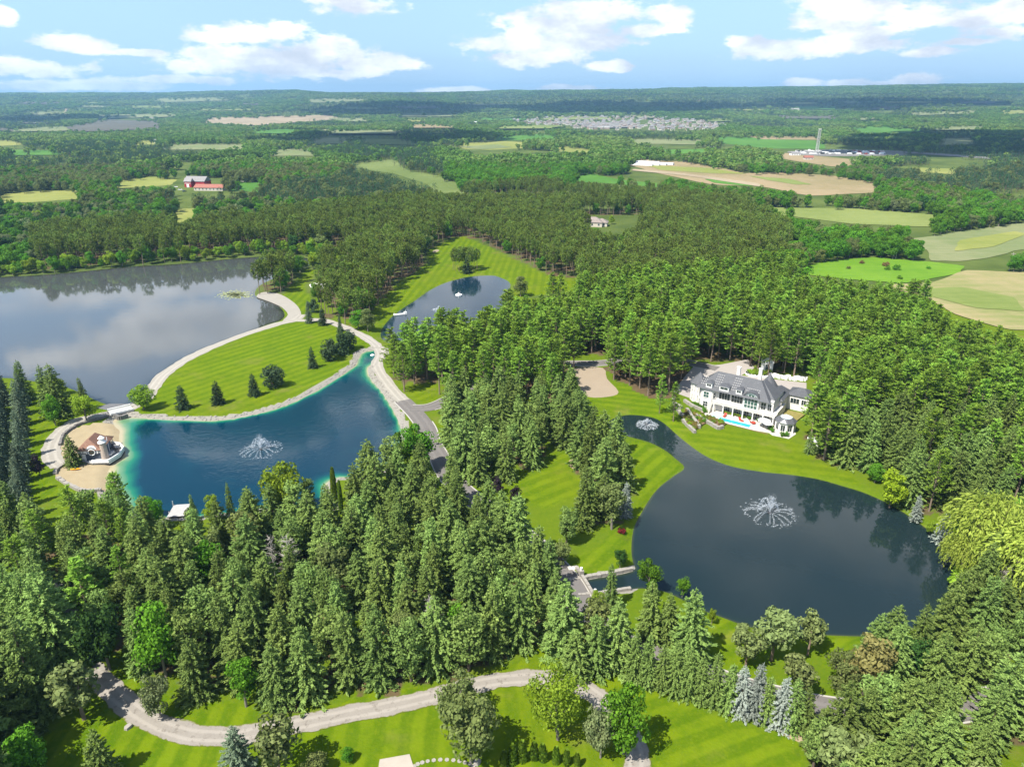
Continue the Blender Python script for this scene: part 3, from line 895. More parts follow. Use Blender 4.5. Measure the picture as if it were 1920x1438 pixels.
def species(px, py, rp=False):
    """what grows where, by where its crown is seen; returns (kind, spacing, low height, high height)"""
    if py > 1120 and px < 135: return ('spruce', 4.2, 15, 20) if rng.random() < .96 else ('leaf', 4.6, 11, 14)
    if px < 250 and 915 < py < 1120: return ('wpine', 4.6, 13, 16) if rng.random() < .4 else (('spruce_soft', 4.5, 12, 15) if rng.random() < .5 else ('spruce', 4.5, 12, 15))
    if px > 1480 and py > 1020 or (px > 1040 and py > 1180):
        k = rng.random()
        return ('spruce', 4.0, 11, 15) if k < .72 else ('spruce_soft', 4.0, 10.5, 14) if k < .9 else ('spine', 4.4, 10, 13)
    if px > 1620 and 905 < py <= 1060: return ('leaf', 4.5, 8, 12) if rng.random() < .6 else ('spruce', 4.2, 10, 14)
    if py > 850 and px < 1200:
        k = rng.random()
        return ('spruce', 4.35, 11, 16.5) if k < .68 else (('spruce_soft', 4.35, 10, 15) if k < .92 else (('tall_leaf', 4.6, 10, 13) if k < .945 else (('dead', 4, 10, 13) if k < .957 and px < 950 else ('tall_olive', 4.6, 11, 14))))
    if 600 < px < 830 and py > 790: return ('spruce_soft', 4.6, 12, 15.5) if rng.random() < .6 else ('spruce', 4.6, 12, 15)
    if 815 < px < 1195 and py > 715: return ('spruce', 4.6, 12.5, 16.5) if rng.random() < .82 else ('spruce_soft', 4.6, 12, 15)
    if px > 1490 and py > 770: return ('spruce', 4.6, 13, 17) if rng.random() < .72 else ('wpine', 4.6, 16, 19)
    if px > 690 and py > 575 or (px > 975 and py > 540) or (px > 1120 and py > 500 and px < 1500 and py > 535 - (px - 1120) * 0.1): return ('wpine', 4.2, 16, 21)
    if px > 1560 and py > 528: return ('wpine', 4.2, 16, 21)
    if rp: return ('rpine', 4.3, 14, 18.5) if rng.random() < .86 else ('leaf', 5, 9, 13)
    if px < 90 and py > 600: return ('spruce', 4.4, 12, 16)
    k = rng.random()
    if px > 1280 and py > 380: return ('leaf', 6.2, 10, 16) if k < .75 else ('leaf_olive', 6, 9, 14)
    if k < .42: return ('leaf', 6.0, 9, 15)
    if k < .62: return ('leaf_olive', 5.6, 8, 13)
    if k < .78: return ('leaf_grey', 5.6, 8, 13)
    if k < .90: return ('leaf_light', 5.2, 6, 10)
    return ('leaf_dark', 5.5, 10, 15)


TREES = []      # dicts: proto key, x, y, height, rotation, width factor


def near_trees():
    cell = 2.4
    ys = np.arange(58, 640, cell)
    X, Y = [], []
    for y in ys:
        xs = np.arange(-0.80 * y - 45, 0.80 * y + 45, cell)
        X.append(xs + rng.uniform(-1.1, 1.1, len(xs))); Y.append(y + rng.uniform(-1.1, 1.1, len(xs)))
    X = np.concatenate(X); Y = np.concatenate(Y)
    order = rng.permutation(len(X)); X = X[order]; Y = Y[order]
    # first cut: bases standing in open ground or water
    bad = np.zeros(X.shape, bool)
    bx, by = proj(X, Y, 0 * X)
    for P in VIS: bad |= inpoly(bx, by, P)
    for P in PONDS.values(): bad |= sdf(X, Y, P[::2]) < 1.2
    for pts, wd in ROADS_W: bad |= seg_dist(X, Y, pts) < wd
    X, Y = X[~bad], Y[~bad]
    cx, cy = proj(X, Y, 0 * X + 9)
    rpm = np.zeros(X.shape, bool)
    for P in R_PINE: rpm |= inpoly(cx, cy, P)
    shore = sdf(X, Y, PONDS['lake'][::2])
    spec = [(('leaf_light' if rng.random() < .5 else 'leaf'), 4.2, 5, 10) if (0 < sh < 15 and yy > 385 and rng.random() < .8) else species(a, b, c) for a, b, sh, yy, c in zip(cx, cy, shore, Y, rpm)]
    h = np.array([rng.uniform(s[2], s[3]) for s in spec])
    wf = rng.uniform(0.84, 1.22, len(X))
    VV = {k: variants(k) for k in set(s[0] for s in spec)}
    keys = [random.choice(VV[s[0]]) for s in spec]
    r = np.array([PROTO[k]['r'] * hh / PROTO[k]['h'] for k, hh in zip(keys, h)]) * wf
    ok = ~blocked(X, Y, h, r)
    clump = fbm(X / 22, Y / 22, 3, 3)
    grid = {}
    for x1, y1 in FIXED_XY: grid.setdefault((int(x1 // 7), int(y1 // 7)), []).append((x1, y1))
    for i in np.nonzero(ok)[0]:
        s = spec[i][1]
        x1, y1 = X[i], Y[i]
        if spec[i][0].startswith('leaf') and clump[i] < 0.36: continue
        gx, gy = int(x1 // 7), int(y1 // 7)
        hit = False
        for a in (-1, 0, 1):
            for b_ in (-1, 0, 1):
                for (x2, y2) in grid.get((gx + a, gy + b_), ()):
                    if (x1 - x2) ** 2 + (y1 - y2) ** 2 < s * s:
                        hit = True; break
                if hit: break
            if hit: break
        if hit: continue
        grid.setdefault((gx, gy), []).append((x1, y1))
        TREES.append(dict(k=keys[i], x=x1, y=y1, h=h[i], rz=rng.uniform(0, 6.28), w=wf[i], px=cx[i], py=cy[i]))


def height_px(bx, by, top):
    x, y = G(bx, by)
    lo, hi = 0.3, 45.0
    for _ in range(30):
        m = (lo + hi) / 2
        if proj(x, y, m)[1] > top: lo = m
        else: hi = m
    return x, y, lo

# ------------------------------------------------------------------ roads and paths (centre line in the photograph, width in metres)
ROADS = {
    'lake_path': ([(565, 590), (552, 600), (535, 604), (488, 617), (434, 636), (380, 658), (335, 682), (304, 705), (287, 726), (270, 748), (240, 767)], 5.0, 'gravel'),
    'dam_path': ([(552, 600), (571, 601), (600, 600), (629, 607), (670, 625), (700, 643), (713, 662), (706, 684), (720, 710), (740, 735), (757, 753)], 4.4, 'gravel'),
    'driveway': ([(755, 751), (780, 776), (799, 802), (808, 830), (825, 860), (840, 890), (862, 915), (890, 938), (940, 975), (1000, 1020), (1040, 1062), (1066, 1092), (1085, 1125), (1110, 1160), (1150, 1195), (1200, 1222), (1260, 1243), (1360, 1281), (1450, 1308), (1570, 1333), (1700, 1338), (1800, 1326), (1920, 1306), (2060, 1290)], 5.4, 'asphalt'),
    'forecourt_drive': ([(772, 766), (800, 765), (826, 757), (870, 735), (950, 700), (1010, 685), (1065, 682), (1130, 681), (1180, 674), (1250, 670), (1300, 682), (1345, 692)], 5.2, 'asphalt'),
    'gravel_drive': ([(95, 1090), (125, 1160), (140, 1220), (190, 1272), (235, 1318), (290, 1354), (350, 1376), (430, 1380), (520, 1365), (620, 1346), (720, 1326), (800, 1308), (880, 1286), (960, 1273), (1040, 1274), (1095, 1290), (1140, 1325), (1175, 1370), (1192, 1410), (1190, 1450), (1185, 1540)], 3.9, 'gravel_grey'),
    'beach_path': ([(240, 767), (212, 774), (180, 781), (145, 789), (118, 807), (100, 830), (97, 858), (112, 874)], 4.6, 'gravel')}
ROAD_PTS = {k: smooth_open(GP(v[0]), 6) for k, v in ROADS.items()}
ROADS_W = [(ROAD_PTS[k][::3], ROADS[k][1] / 2 + 0.3) for k in ROADS]

# ------------------------------------------------------------------ trees that can be told apart: base x, base y, top y in the photograph, kind, widening, label
T = [
    (343, 767, 722, 'spruce_dark0', 0.9, 'dark spruce on the island lawn, first beyond the round maple'), (409, 758, 714, 'spruce_dark1', 0.9, 'dark spruce on the island lawn, second beyond the round maple'),
    (477, 742, 699, 'spruce_dark2', 0.85, 'dense dark spruce on island lawn touching the rounded pine'), (512, 726, 686, 'spine_round0', 1.1, 'rounded dark pine beside the dense spruce on island lawn'),
    (587, 690, 650, 'spruce_dark0', 0.72, 'narrow dark spruce standing alone on the island lawn near the dark clump'), (620, 676, 636, 'spine_round1', 0.9, 'dark pine at the near end of the island lawn clump'),
    (641, 664, 612, 'spruce_dark1', 0.9, 'tallest dark spruce in the island lawn clump'), (657, 655, 620, 'spine_round0', 0.8, 'dark pine at the far end of the island lawn clump'), (580, 606, 563, 'spruce_blue0', 0.75, 'blue spruce beside the pale gravel path fork'),
    (606, 610, 577, 'spruce_dark2', 0.85, 'dark spruce on the near side of the gravel path past the fork'), (638, 622, 588, 'spruce_blue1', 0.7, 'slender blue spruce beside the gravel path near the round bush'), (588, 586, 560, 'spine_round1', 0.9, 'low dark pine behind the blue spruce at the path fork'),
    (672, 617, 580, 'leaf2', 1.25, 'wide round green tree between the gravel path and the fairway'), (645, 594, 562, 'leaf0', 1.0, 'green tree at the edge of the pine grove above the gravel path'),
    (976, 556, 516, 'leaf_olive2', 1.1, 'round green tree on the fairway at the end of the upper pond'), (270, 768, 719, 'leaf_light1', 1.25, 'round yellow-green maple at the pond end of the lake path'),
    (163, 790, 732, 'leaf_light0', 1.05, 'yellow-green maple beside the beach path'), (104, 797, 738, 'leaf3', 0.75, 'deep green round tree left of the beach path bend'), (158, 752, 706, 'spruce0', 0.8, 'spruce on the lake shore behind the yellow-green maple'),
    (92, 772, 682, 'spruce1', 0.8, 'tall spruce by the lake, slimmer of the pair near the beach path'), (114, 779, 680, 'spruce2', 0.95, 'tall spruce by the lake, broader of the pair near the beach path'), (50, 750, 674, 'spruce0', 0.9, 'spruce at the lake end of the blue spruce row'),
    (139, 873, 814, 'spruce4', 1.0, 'spruce standing against the boathouse wall'), (76, 893, 852, 'tree_purple', 0.85, 'dark purple maple above the sand beach'),
    (540, 968, 861, 'leaf_light1', 0.95, 'large yellow-green maple on the near shore of the blue pond'), (400, 978, 922, 'leaf_light0', 0.75, 'small bright tree just past the wooden dock'), (292, 990, 924, 'leaf1', 0.8, 'dense green tree on the near side of the wooden dock'),
    (367, 972, 924, 'spruce0', 0.6, 'slim young spruce next to the dock'), (433, 962, 903, 'spruce3', 0.5, 'thin pale conifer at the water edge of the blue pond'), (628, 943, 876, 'poplar0', 0.8, 'tall columnar cedar by the pale shore of the blue pond'), (640, 958, 900, 'poplar0', 0.7, 'columnar cedar just in front of the tallest columnar cedar'),
    (785, 884, 786, 'leaf0', 0.85, 'big green maple beside the driveway and the blue pond'), (755, 880, 800, 'tall_leaf1', 1.0, 'green maple behind the big maple at the blue pond'),
    (1172, 968, 903, 'spruce_silver0', 0.8, 'silver blue spruce standing on the peninsula shore'), (968, 947, 912, 'tree_purple', 1.0, 'dark purple maple at the edge of the centre lawn'), (936, 928, 895, 'tree_purple', 0.9, 'dark purple maple beside the driveway bend'),
    (1051, 1062, 1012, 'leaf_olive1', 1.0, 'olive green shrub-like tree at the edge above the channel lawn'), (1162, 1063, 1027, 'leaf_dark1', 0.9, 'round dark shrub tree where the channel meets the right pond'),
    (1216, 1112, 1044, 'leaf0', 0.85, 'bright green maple at the corner of the channel and the right pond'), (1279, 1118, 1079, 'leaf1', 0.8, 'bright green maple on the near shore of the right pond'), (1334, 1170, 1137, 'leaf_light0', 0.6, 'small yellow-green sapling on the near lawn of the right pond'),
    (1120, 1140, 1104, 'leaf_light1', 0.9, 'low golden bush by the stone bridge'), (1145, 1142, 1056, 'spruce1', 0.75, 'spruce leaning over the channel by the stone bridge'),
    (1078, 1272, 1184, 'spruce2', 1.1, 'broad spruce where the gravel drive reaches the driveway'), (1116, 1262, 1152, 'spruce0', 1.0, 'tall spruce behind the broad spruce at the gravel drive'), (1155, 1246, 1118, 'spruce4', 1.0, 'tallest spruce in the clump past the stone bridge'),
    (1291, 1242, 1102, 'spruce2', 0.95, 'large solitary spruce on the near lawn of the right pond'), (1216, 1198, 1088, 'spruce1', 1.0, 'spruce on the bridge side of the large solitary spruce'), (1252, 1202, 1112, 'spruce3', 1.0, 'spruce directly behind the large solitary spruce'),
    (1398, 1248, 1168, 'spine0', 1.05, 'spreading pine at the near shore of the right pond, bridge end of three'), (1446, 1238, 1132, 'spine1', 1.0, 'tallest of the spreading pines at the near shore of the right pond'), (1514, 1228, 1146, 'spine2', 0.9, 'spreading pine at the near shore of the right pond, forest end of three'),
    (1490, 1306, 1222, 'spine1', 1.0, 'grey-green pine beside the driveway in front of the spreading pines'), (1618, 1302, 1192, 'tree_orange', 0.95, 'yellow-brown tree at the near corner of the right pond'), (1572, 1296, 1216, 'leaf_olive0', 0.9, 'olive tree next to the yellow-brown tree'),
    (1706, 1268, 1192, 'leaf_dark1', 1.05, 'very dark green tree beside the yellow-brown tree'), (1533, 1206, 1170, 'leaf_light0', 0.7, 'small yellow-green tree behind the spreading pines'), (1517, 850, 808, 'spruce0', 1.0, 'small spruce by the white garden kiosk'),
    (1845, 1062, 922, 'willow0', 1.05, 'big weeping willow on the right pond shore, farther of two'), (1915, 1125, 985, 'willow1', 1.1, 'big weeping willow on the right pond shore, nearer of two'), (1800, 1075, 1000, 'willow1', 1.0, 'low weeping willow overhanging the right pond'),
    (1668, 950, 878, 'tree_yellow_leaf', 0.95, 'bright yellow-green tree where the mansion lawn meets the forest'), (1716, 975, 928, 'spruce_silver1', 0.95, 'silver spruce on the far shore of the right pond'), (1765, 1014, 958, 'spruce_silver2', 0.95, 'silver spruce in front of the weeping willows'),
    (1872, 1128, 1062, 'dead0', 1.3, 'bare grey dead tree among spruces near the willows'), (1640, 905, 868, 'leaf3', 1.2, 'dark round tree at the corner of the mansion lawn'), (1742, 1000, 972, 'leaf_light0', 0.8, 'small yellow tree between the two silver spruces'),
    (856, 1350, 1256, 'leaf_olive0', 0.95, 'olive round tree on the far side of a touching pair by the gravel drive'), (884, 1428, 1294, 'leaf_olive1', 0.95, 'largest olive round tree on the lawn below the gravel drive'), (1046, 1386, 1244, 'locust', 0.86, 'airy yellow-green locust tree by the cedar row'),
    (1168, 1412, 1274, 'leaf1', 0.72, 'dense bright green maple over the end of the gravel drive'), (1126, 1420, 1310, 'leaf_grey0', 0.65, 'pale grey-green tree beside the dense bright maple'), (462, 1324, 1228, 'tall_leaf0', 1.0, 'bright green maple at the front of the spruce stand'),
    (302, 1345, 1262, 'leaf_grey1', 0.75, 'small pale grey-green tree on the lawn inside the gravel drive bend'), (206, 1256, 1116, 'leaf_dark0', 0.75, 'dark green maple at the front corner of the spruce stand'), (312, 1268, 1126, 'leaf2', 0.75, 'green maple inside the spruce stand near its front corner'),
    (452, 1462, 1362, 'spruce_blue2', 1.0, 'blue-green spruce at the bottom beside the gravel drive'), (525, 1452, 1334, 'spine0', 0.95, 'broad grey pine at the bottom beside the gravel drive'), (196, 1458, 1368, 'spruce3', 1.1, 'lone spruce on the bottom lawn'),
    (158, 1348, 1238, 'spine2', 1.1, 'olive pine beside the gravel drive bend'), (60, 1452, 1366, 'leaf2', 1.0, 'bushy green tree in the bottom corner under dark spruces'), (592, 1456, 1414, 'leaf_olive3', 1.4, 'low olive shrub mass at the bottom edge'),
    (652, 1426, 1400, 'leaf3', 1.1, 'small round clipped shrub on the bottom lawn'), (518, 1090, 1006, 'dead1', 1.0, 'bare dead spruce in the stand, slimmer of two'), (548, 1094, 1002, 'dead0', 1.2, 'bare dead spruce in the stand, wider of two'),
    (1147, 421, 403, 'tree_yellow_leaf', 1.0, 'golden tree beside the house in the pine woods'), (875, 513, 482, 'spruce_dark0', 1.0, 'dark spruce in front of the pine grove at the upper pond'),
    (1165, 1000, 990, 'bush_red0', 1.0, 'small red shrub on the peninsula lawn'), (1262, 790, 716, 'wpine1', 0.9, 'pine standing in the terraced flower beds'), (1236, 775, 700, 'wpine3', 0.8, 'pine beside the stone steps at the mansion lawn'),
    (1808, 1098, 1070, 'bush_leaf_light1', 1.5, 'round yellow-green bush below the willows'), (1150, 700, 612, 'wpine2', 1.0, 'pine at the sand court corner'), (1180, 722, 628, 'wpine0', 1.0, 'pine on the red needle bed behind the sand court'), (1215, 742, 640, 'wpine4', 1.0, 'pine nearest the mansion forecourt on the needle bed'),
    (1240, 722, 622, 'wpine1', 1.0, 'pine between the needle bed and the forecourt'), (1440, 705, 600, 'wpine2', 0.9, 'pine behind the conical tower of the mansion'), (1470, 700, 596, 'wpine0', 0.9, 'pine behind the garage wing of the mansion'), (1420, 698, 606, 'wpine3', 0.85, 'pine by the white planter behind the mansion'),
]
KIND = {'spruce': ('spruce_tree', 'spruce tree'), 'wpine': ('pine_tree', 'pine tree'), 'rpine': ('red_pine_tree', 'red pine'), 'spine': ('pine_tree', 'pine tree'), 'dead': ('dead_tree', 'dead tree'), 'willow': ('willow_tree', 'willow tree'),
        'thuja': ('cedar_shrub', 'cedar'), 'poplar': ('cedar_tree', 'cedar'), 'bush': ('garden_bush', 'bush')}


def kind_of(key):
    for k, v in KIND.items():
        if key.startswith(k): return v
    return ('broadleaf_tree', 'tree')


def plant(key, x, y, h, rz, wf, label, group=None, z=0.0, name=None, cat=None):
    p = PROTO[key]
    nm, ct = kind_of(key)
    e = empty(name or nm, (x, y, z), rz)
    s = h / p['h']
    e.scale = (s * wf, s * wf, s)
    e.rotation_euler = (random.gauss(0, 0.022), random.gauss(0, 0.022), rz)
    link('trunk', p['trunk'], e)
    link('crown', p['crown'], e)
    return tag(e, label, cat or ct, group)


FIXED, FIXED_XY = [], []
for (bx, by, top, key, wf, label) in T:
    x, y, h = height_px(bx, by, top)
    FIXED.append((key, x, y, h, random.uniform(0, 6.28), wf, label, None))
    if PROTO[key]['h'] > 5: FIXED_XY.append((x, y))
ORD = 'first second third fourth fifth sixth seventh eighth ninth tenth eleventh twelfth thirteenth fourteenth'.split()
# the two rows of blue spruces beside the beach lawn
for row, (xs, n) in enumerate(((44, 12), (6, 12))):
    for i in range(n):
        by = 746 + 228 * (i / (n - 1)) ** 1.15
        x, y, h = height_px(xs + 4 * math.sin(i * 2.1), by, by - 64 - 14 * i / n)
        FIXED.append(('spruce_blue%d' % (i % 3), x, y, h, i * 1.3, 0.78, ('%s blue spruce from the lake in the %s row beside the beach lawn' % (ORD[i], 'front' if row == 0 else 'back')), 'blue spruce rows beside the beach lawn'))
        FIXED_XY.append((x, y))
# the hedge-like line of spruces between the bottom lawn and the driveway
for i in range(14):
    t = i / 13
    bx, by = 1190 + 318 * t, 1276 + 98 * t
    x, y, h = height_px(bx, by, by - 92 - 8 * math.sin(i * 2.3))
    if i in (8, 9, 11):
        FIXED.append(('spruce_silver%d' % (i % 3), x, y, h, i * 1.7, 0.8, {8: 'silver spruce in the hedge line, first of three', 9: 'silver spruce in the hedge line, second of three', 11: 'silver spruce in the hedge line, third of three'}[i], 'hedge line of spruces by the driveway'))
    else:
        FIXED.append(('spruce%d' % (i % 5), x, y, h, i * 1.7, 0.8, 'green spruce, %s in the hedge line counted from the gravel drive' % ORD[i], 'hedge line of spruces by the driveway'))
    FIXED_XY.append((x, y))
# the little pine grove at the head of the upper pond
for i in range(13):
    x, y, h = height_px(850 + 3.7 * i, 506 + 4 * math.sin(i * 2.6), 462 + 5 * abs(i - 6) / 6 + 3 * math.sin(i * 4.1))
    FIXED.append(('rpine%d' % (i % 4), x, y, h, i, 1.0, 'red pine in the small grove at the head of the upper pond', 'pine grove at the upper pond'))
    FIXED_XY.append((x, y))
# eight clipped cedars in an arc
for i, (bx, by, top) in enumerate([(944, 1436, 1407), (961, 1431, 1397), (979, 1426, 1389), (1001, 1423, 1391), (1018, 1426, 1394), (1042, 1430, 1401), (1062, 1433, 1406), (1082, 1436, 1412)]):
    x, y, h = height_px(bx, by, top)
    FIXED.append(('thuja%d' % (i % 3), x, y, h, i, 1.0, '%s clipped cedar of the arc on the bottom lawn, counted from the olive tree' % ('first second third fourth fifth sixth seventh eighth'.split()[i]), 'arc of clipped cedars'))
# bushes scattered in the meadow, at shores and in the woods edge
for i, (bx, by, hh, key) in enumerate([(1616, 495, 2.4, 'bush_flower1'), (1660, 500, 3, 'bush_flower2'), (1681, 507, 3.4, 'bush_leaf0'), (1663, 507, 2.6, 'bush_leaf1'), (1687, 524, 2.2, 'bush_leaf2'), (1740, 505, 2, 'bush_leaf0'), (1590, 505, 2, 'bush_leaf_olive0')]):
    x, y = G(bx, by)
    FIXED.append((key, x, y, hh, i, 1.0, ['brownish bush in the bright meadow nearest the woods', 'tallest brownish bush in the bright meadow', 'largest green bush in the bright meadow', 'green bush touching the brownish bush in the meadow', 'lone green bush at the near edge of the bright meadow', 'small green bush at the tan field side of the meadow', 'olive bush at the woods side of the meadow'][i], 'bushes in the bright meadow'))

near_trees()

# ------------------------------------------------------------------ further woods
FAR = {}


def far_trees(y0, y1, step, protos, hlo, hhi, wide=1.0):
    X, Y = [], []
    y = y0
    while y < y1:
        xs = np.arange(-0.82 * y - 60, 0.82 * y + 60, step)
        X.append(xs + rng.uniform(-.5, .5, len(xs)) * step); Y.append(y + rng.uniform(-.5, .5, len(xs)) * step)
        y += step
    X = np.concatenate(X); Y = np.concatenate(Y)
    gz = hills(X, Y)
    h = rng.uniform(hlo, hhi, len(X)) * (0.8 + 0.45 * fbm(X / 130, Y / 130, 21, 2))
    r = h * 0.33 * wide
    ok = ~blocked(X, Y, h, r, gz, False)
    dens = fbm(X / 170, Y / 170, 31, 4)
    thin = np.where(Y > 1700, 0.33, 0.37)
    ok &= dens > thin
    px, py = proj(X, Y, gz + h * 0.6)
    light = fbm(X / 260, Y / 420, 41, 3)
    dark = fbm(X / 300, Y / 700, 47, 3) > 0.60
    for P in DARKW: dark |= inpoly(px, py, P)  # cloud shade painted in by picking the dark needles here
    rp = np.zeros(X.shape, bool)
    for P in R_PINE: rp |= inpoly(px, py, P)
    u = rng.random(len(X))
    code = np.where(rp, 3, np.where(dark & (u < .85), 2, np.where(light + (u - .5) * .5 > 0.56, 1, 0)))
    for c, kk in enumerate(protos):
        vs = variants(kk)
        pick = rng.integers(0, len(vs), len(X))
        for vi, key in enumerate(vs):
            m = ok & (code == c) & (pick == vi)
            for a in np.nonzero(m)[0]:
                FAR.setdefault(key, []).append((X[a], Y[a], gz[a], h[a], wide))


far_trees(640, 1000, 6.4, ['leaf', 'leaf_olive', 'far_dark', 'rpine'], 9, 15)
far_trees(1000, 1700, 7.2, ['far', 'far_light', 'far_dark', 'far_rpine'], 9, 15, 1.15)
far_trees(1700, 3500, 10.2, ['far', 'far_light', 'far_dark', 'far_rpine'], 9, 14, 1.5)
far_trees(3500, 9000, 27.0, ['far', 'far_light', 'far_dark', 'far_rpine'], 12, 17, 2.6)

# ------------------------------------------------------------------ ground: one sheet from under the camera to the hills
yr = np.concatenate([np.arange(-260, 30, 20.0), 30 * 1.0085 ** np.arange(0, int(math.log(12800 / 30) / math.log(1.0085)) + 1)])
uc = np.linspace(-1.3, 1.3, 440)
GX = uc[None, :] * np.maximum(yr, 110.0)[:, None]
GY = np.repeat(yr[:, None], len(uc), 1)
gx, gy = GX.ravel(), GY.ravel()
gz, SD = ground_z(gx, gy, True)
gpx, gpy = proj(gx, gy, 0 * gx)
front = gy > 40
# leaf litter below the conifers
cellm = 1.5
gw, gh = 900, 440
lit = np.zeros((gh, gw))
for t in TREES:
    i, j = int((t['y'] - 40) / cellm), int((t['x'] + gw * cellm / 2) / cellm)
    if 2 <= i < gh - 2 and 2 <= j < gw - 2 and not t['k'].startswith('leaf'): lit[i - 2:i + 3, j - 2:j + 3] += 1
lit = np.minimum(lit, 3) / 3
li = np.clip(((gy - 40) / cellm).astype(int), 0, gh - 1); lj = np.clip(((gx + gw * cellm / 2) / cellm).astype(int), 0, gw - 1)
a_floor = np.where((gy < 640) & front, lit[li, lj], 0)
a_floor = np.maximum(a_floor, np.where(front & inpoly(gpx, gpy, [(1130, 690), (1215, 745), (1260, 745), (1290, 700), (1250, 680)]), 1.0, 0))
a_lawn = np.zeros(gx.shape)
a_stripe = np.zeros(gx.shape)
LAWN_DIR = [((410, 715), (579, 659)), ((70, 900), (160, 840)), ((770, 742), (820, 722)), ((820, 800), (860, 880)), ((960, 920), (1120, 860)), ((1200, 940), (1275, 872)), ((1320, 850), (1560, 880)), ((620, 1438), (640, 1360)), ((1300, 1240), (1400, 1180)), ((1545, 1250), (1620, 1190)), ((1500, 702), (1560, 652)), None, None, ((545, 570), (600, 520)), None, ((740, 580), (815, 490))]
for P, D in zip(V_LAWN, LAWN_DIR):
    m = front & inpoly(gpx, gpy, P)
    a_lawn[m] = 1
    if D:
        (ax, ay), (bx, by) = G(*D[0]), G(*D[1])
        nx, ny = -(by - ay), bx - ax
        l = math.hypot(nx, ny)
        a_stripe[m] = (gx[m] * nx + gy[m] * ny) / l + 0.0
BRD = [(1085, 1262), (1160, 1264), (1250, 1302), (1420, 1367), (1505, 1378), (1500, 1600), (1215, 1600), (1225, 1420), (1150, 1310)]
m = front & inpoly(gpx, gpy, BRD)
(ax, ay), (bx, by) = G(1220, 1410), G(1380, 1350)
a_stripe[m] = (gx[m] * -(by - ay) + gy[m] * (bx - ax)) / math.hypot(bx - ax, by - ay)
estate = front & (gy < 470) & (SD['lake'] > -3)
a_lawn = np.maximum(a_lawn, np.where(estate & (a_floor < 0.4) & (gpy > 560), 0.85, 0))
a_gravel = np.where(SD['blue'] < 2.4, 1.0, np.where(SD['right'] < 0.5, 0.35, 0.0)) * front
chan = inpoly(gpx, gpy, [(1040, 1075), (1195, 1055), (1195, 1108), (1040, 1125)])
a_gravel = np.where(chan & (SD['right'] < 1.2), 1.0, a_gravel)
BEACH = [(84, 850), (107, 812), (133, 806), (160, 796), (216, 792), (245, 800), (245, 862), (215, 880), (215, 915), (178, 922), (140, 918), (105, 892)]
a_sand = np.where(front & inpoly(gpx, gpy, BEACH), 1.0, 0.0)
a_sand = np.maximum(a_sand, 0 * np.where(front & inpoly(gpx, gpy, [(1077, 690), (1130, 690), (1138, 710), (1160, 735), (1140, 744), (1102, 744), (1087, 727)]), 1.0, 0.0))
nr, nc = GX.shape
I = np.arange(nr * nc).reshape(nr, nc)
gf = np.stack([I[:-1, :-1], I[:-1, 1:], I[1:, 1:], I[1:, :-1]], -1).reshape(-1, 4)


def fast_mesh(name, V, Q, mats, attrs=None, smooth=True):
    me = bpy.data.meshes.new(name)
    me.vertices.add(len(V)); me.vertices.foreach_set('co', np.ascontiguousarray(V, np.float32).ravel())
    me.loops.add(Q.size); me.loops.foreach_set('vertex_index', np.ascontiguousarray(Q, np.int32).ravel())
    me.polygons.add(len(Q)); me.polygons.foreach_set('loop_start', np.arange(0, Q.size, Q.shape[1], dtype=np.int32))
    if smooth: me.polygons.foreach_set('use_smooth', np.ones(len(Q), bool))
    for m_ in mats: me.materials.append(m_)
    for k, v in (attrs or {}).items():
        a = me.attributes.new(k, 'FLOAT', 'POINT')
        a.data.foreach_set('value', np.ascontiguousarray(v, np.float32))
    me.update(calc_edges=True)
    me.validate()
    return me


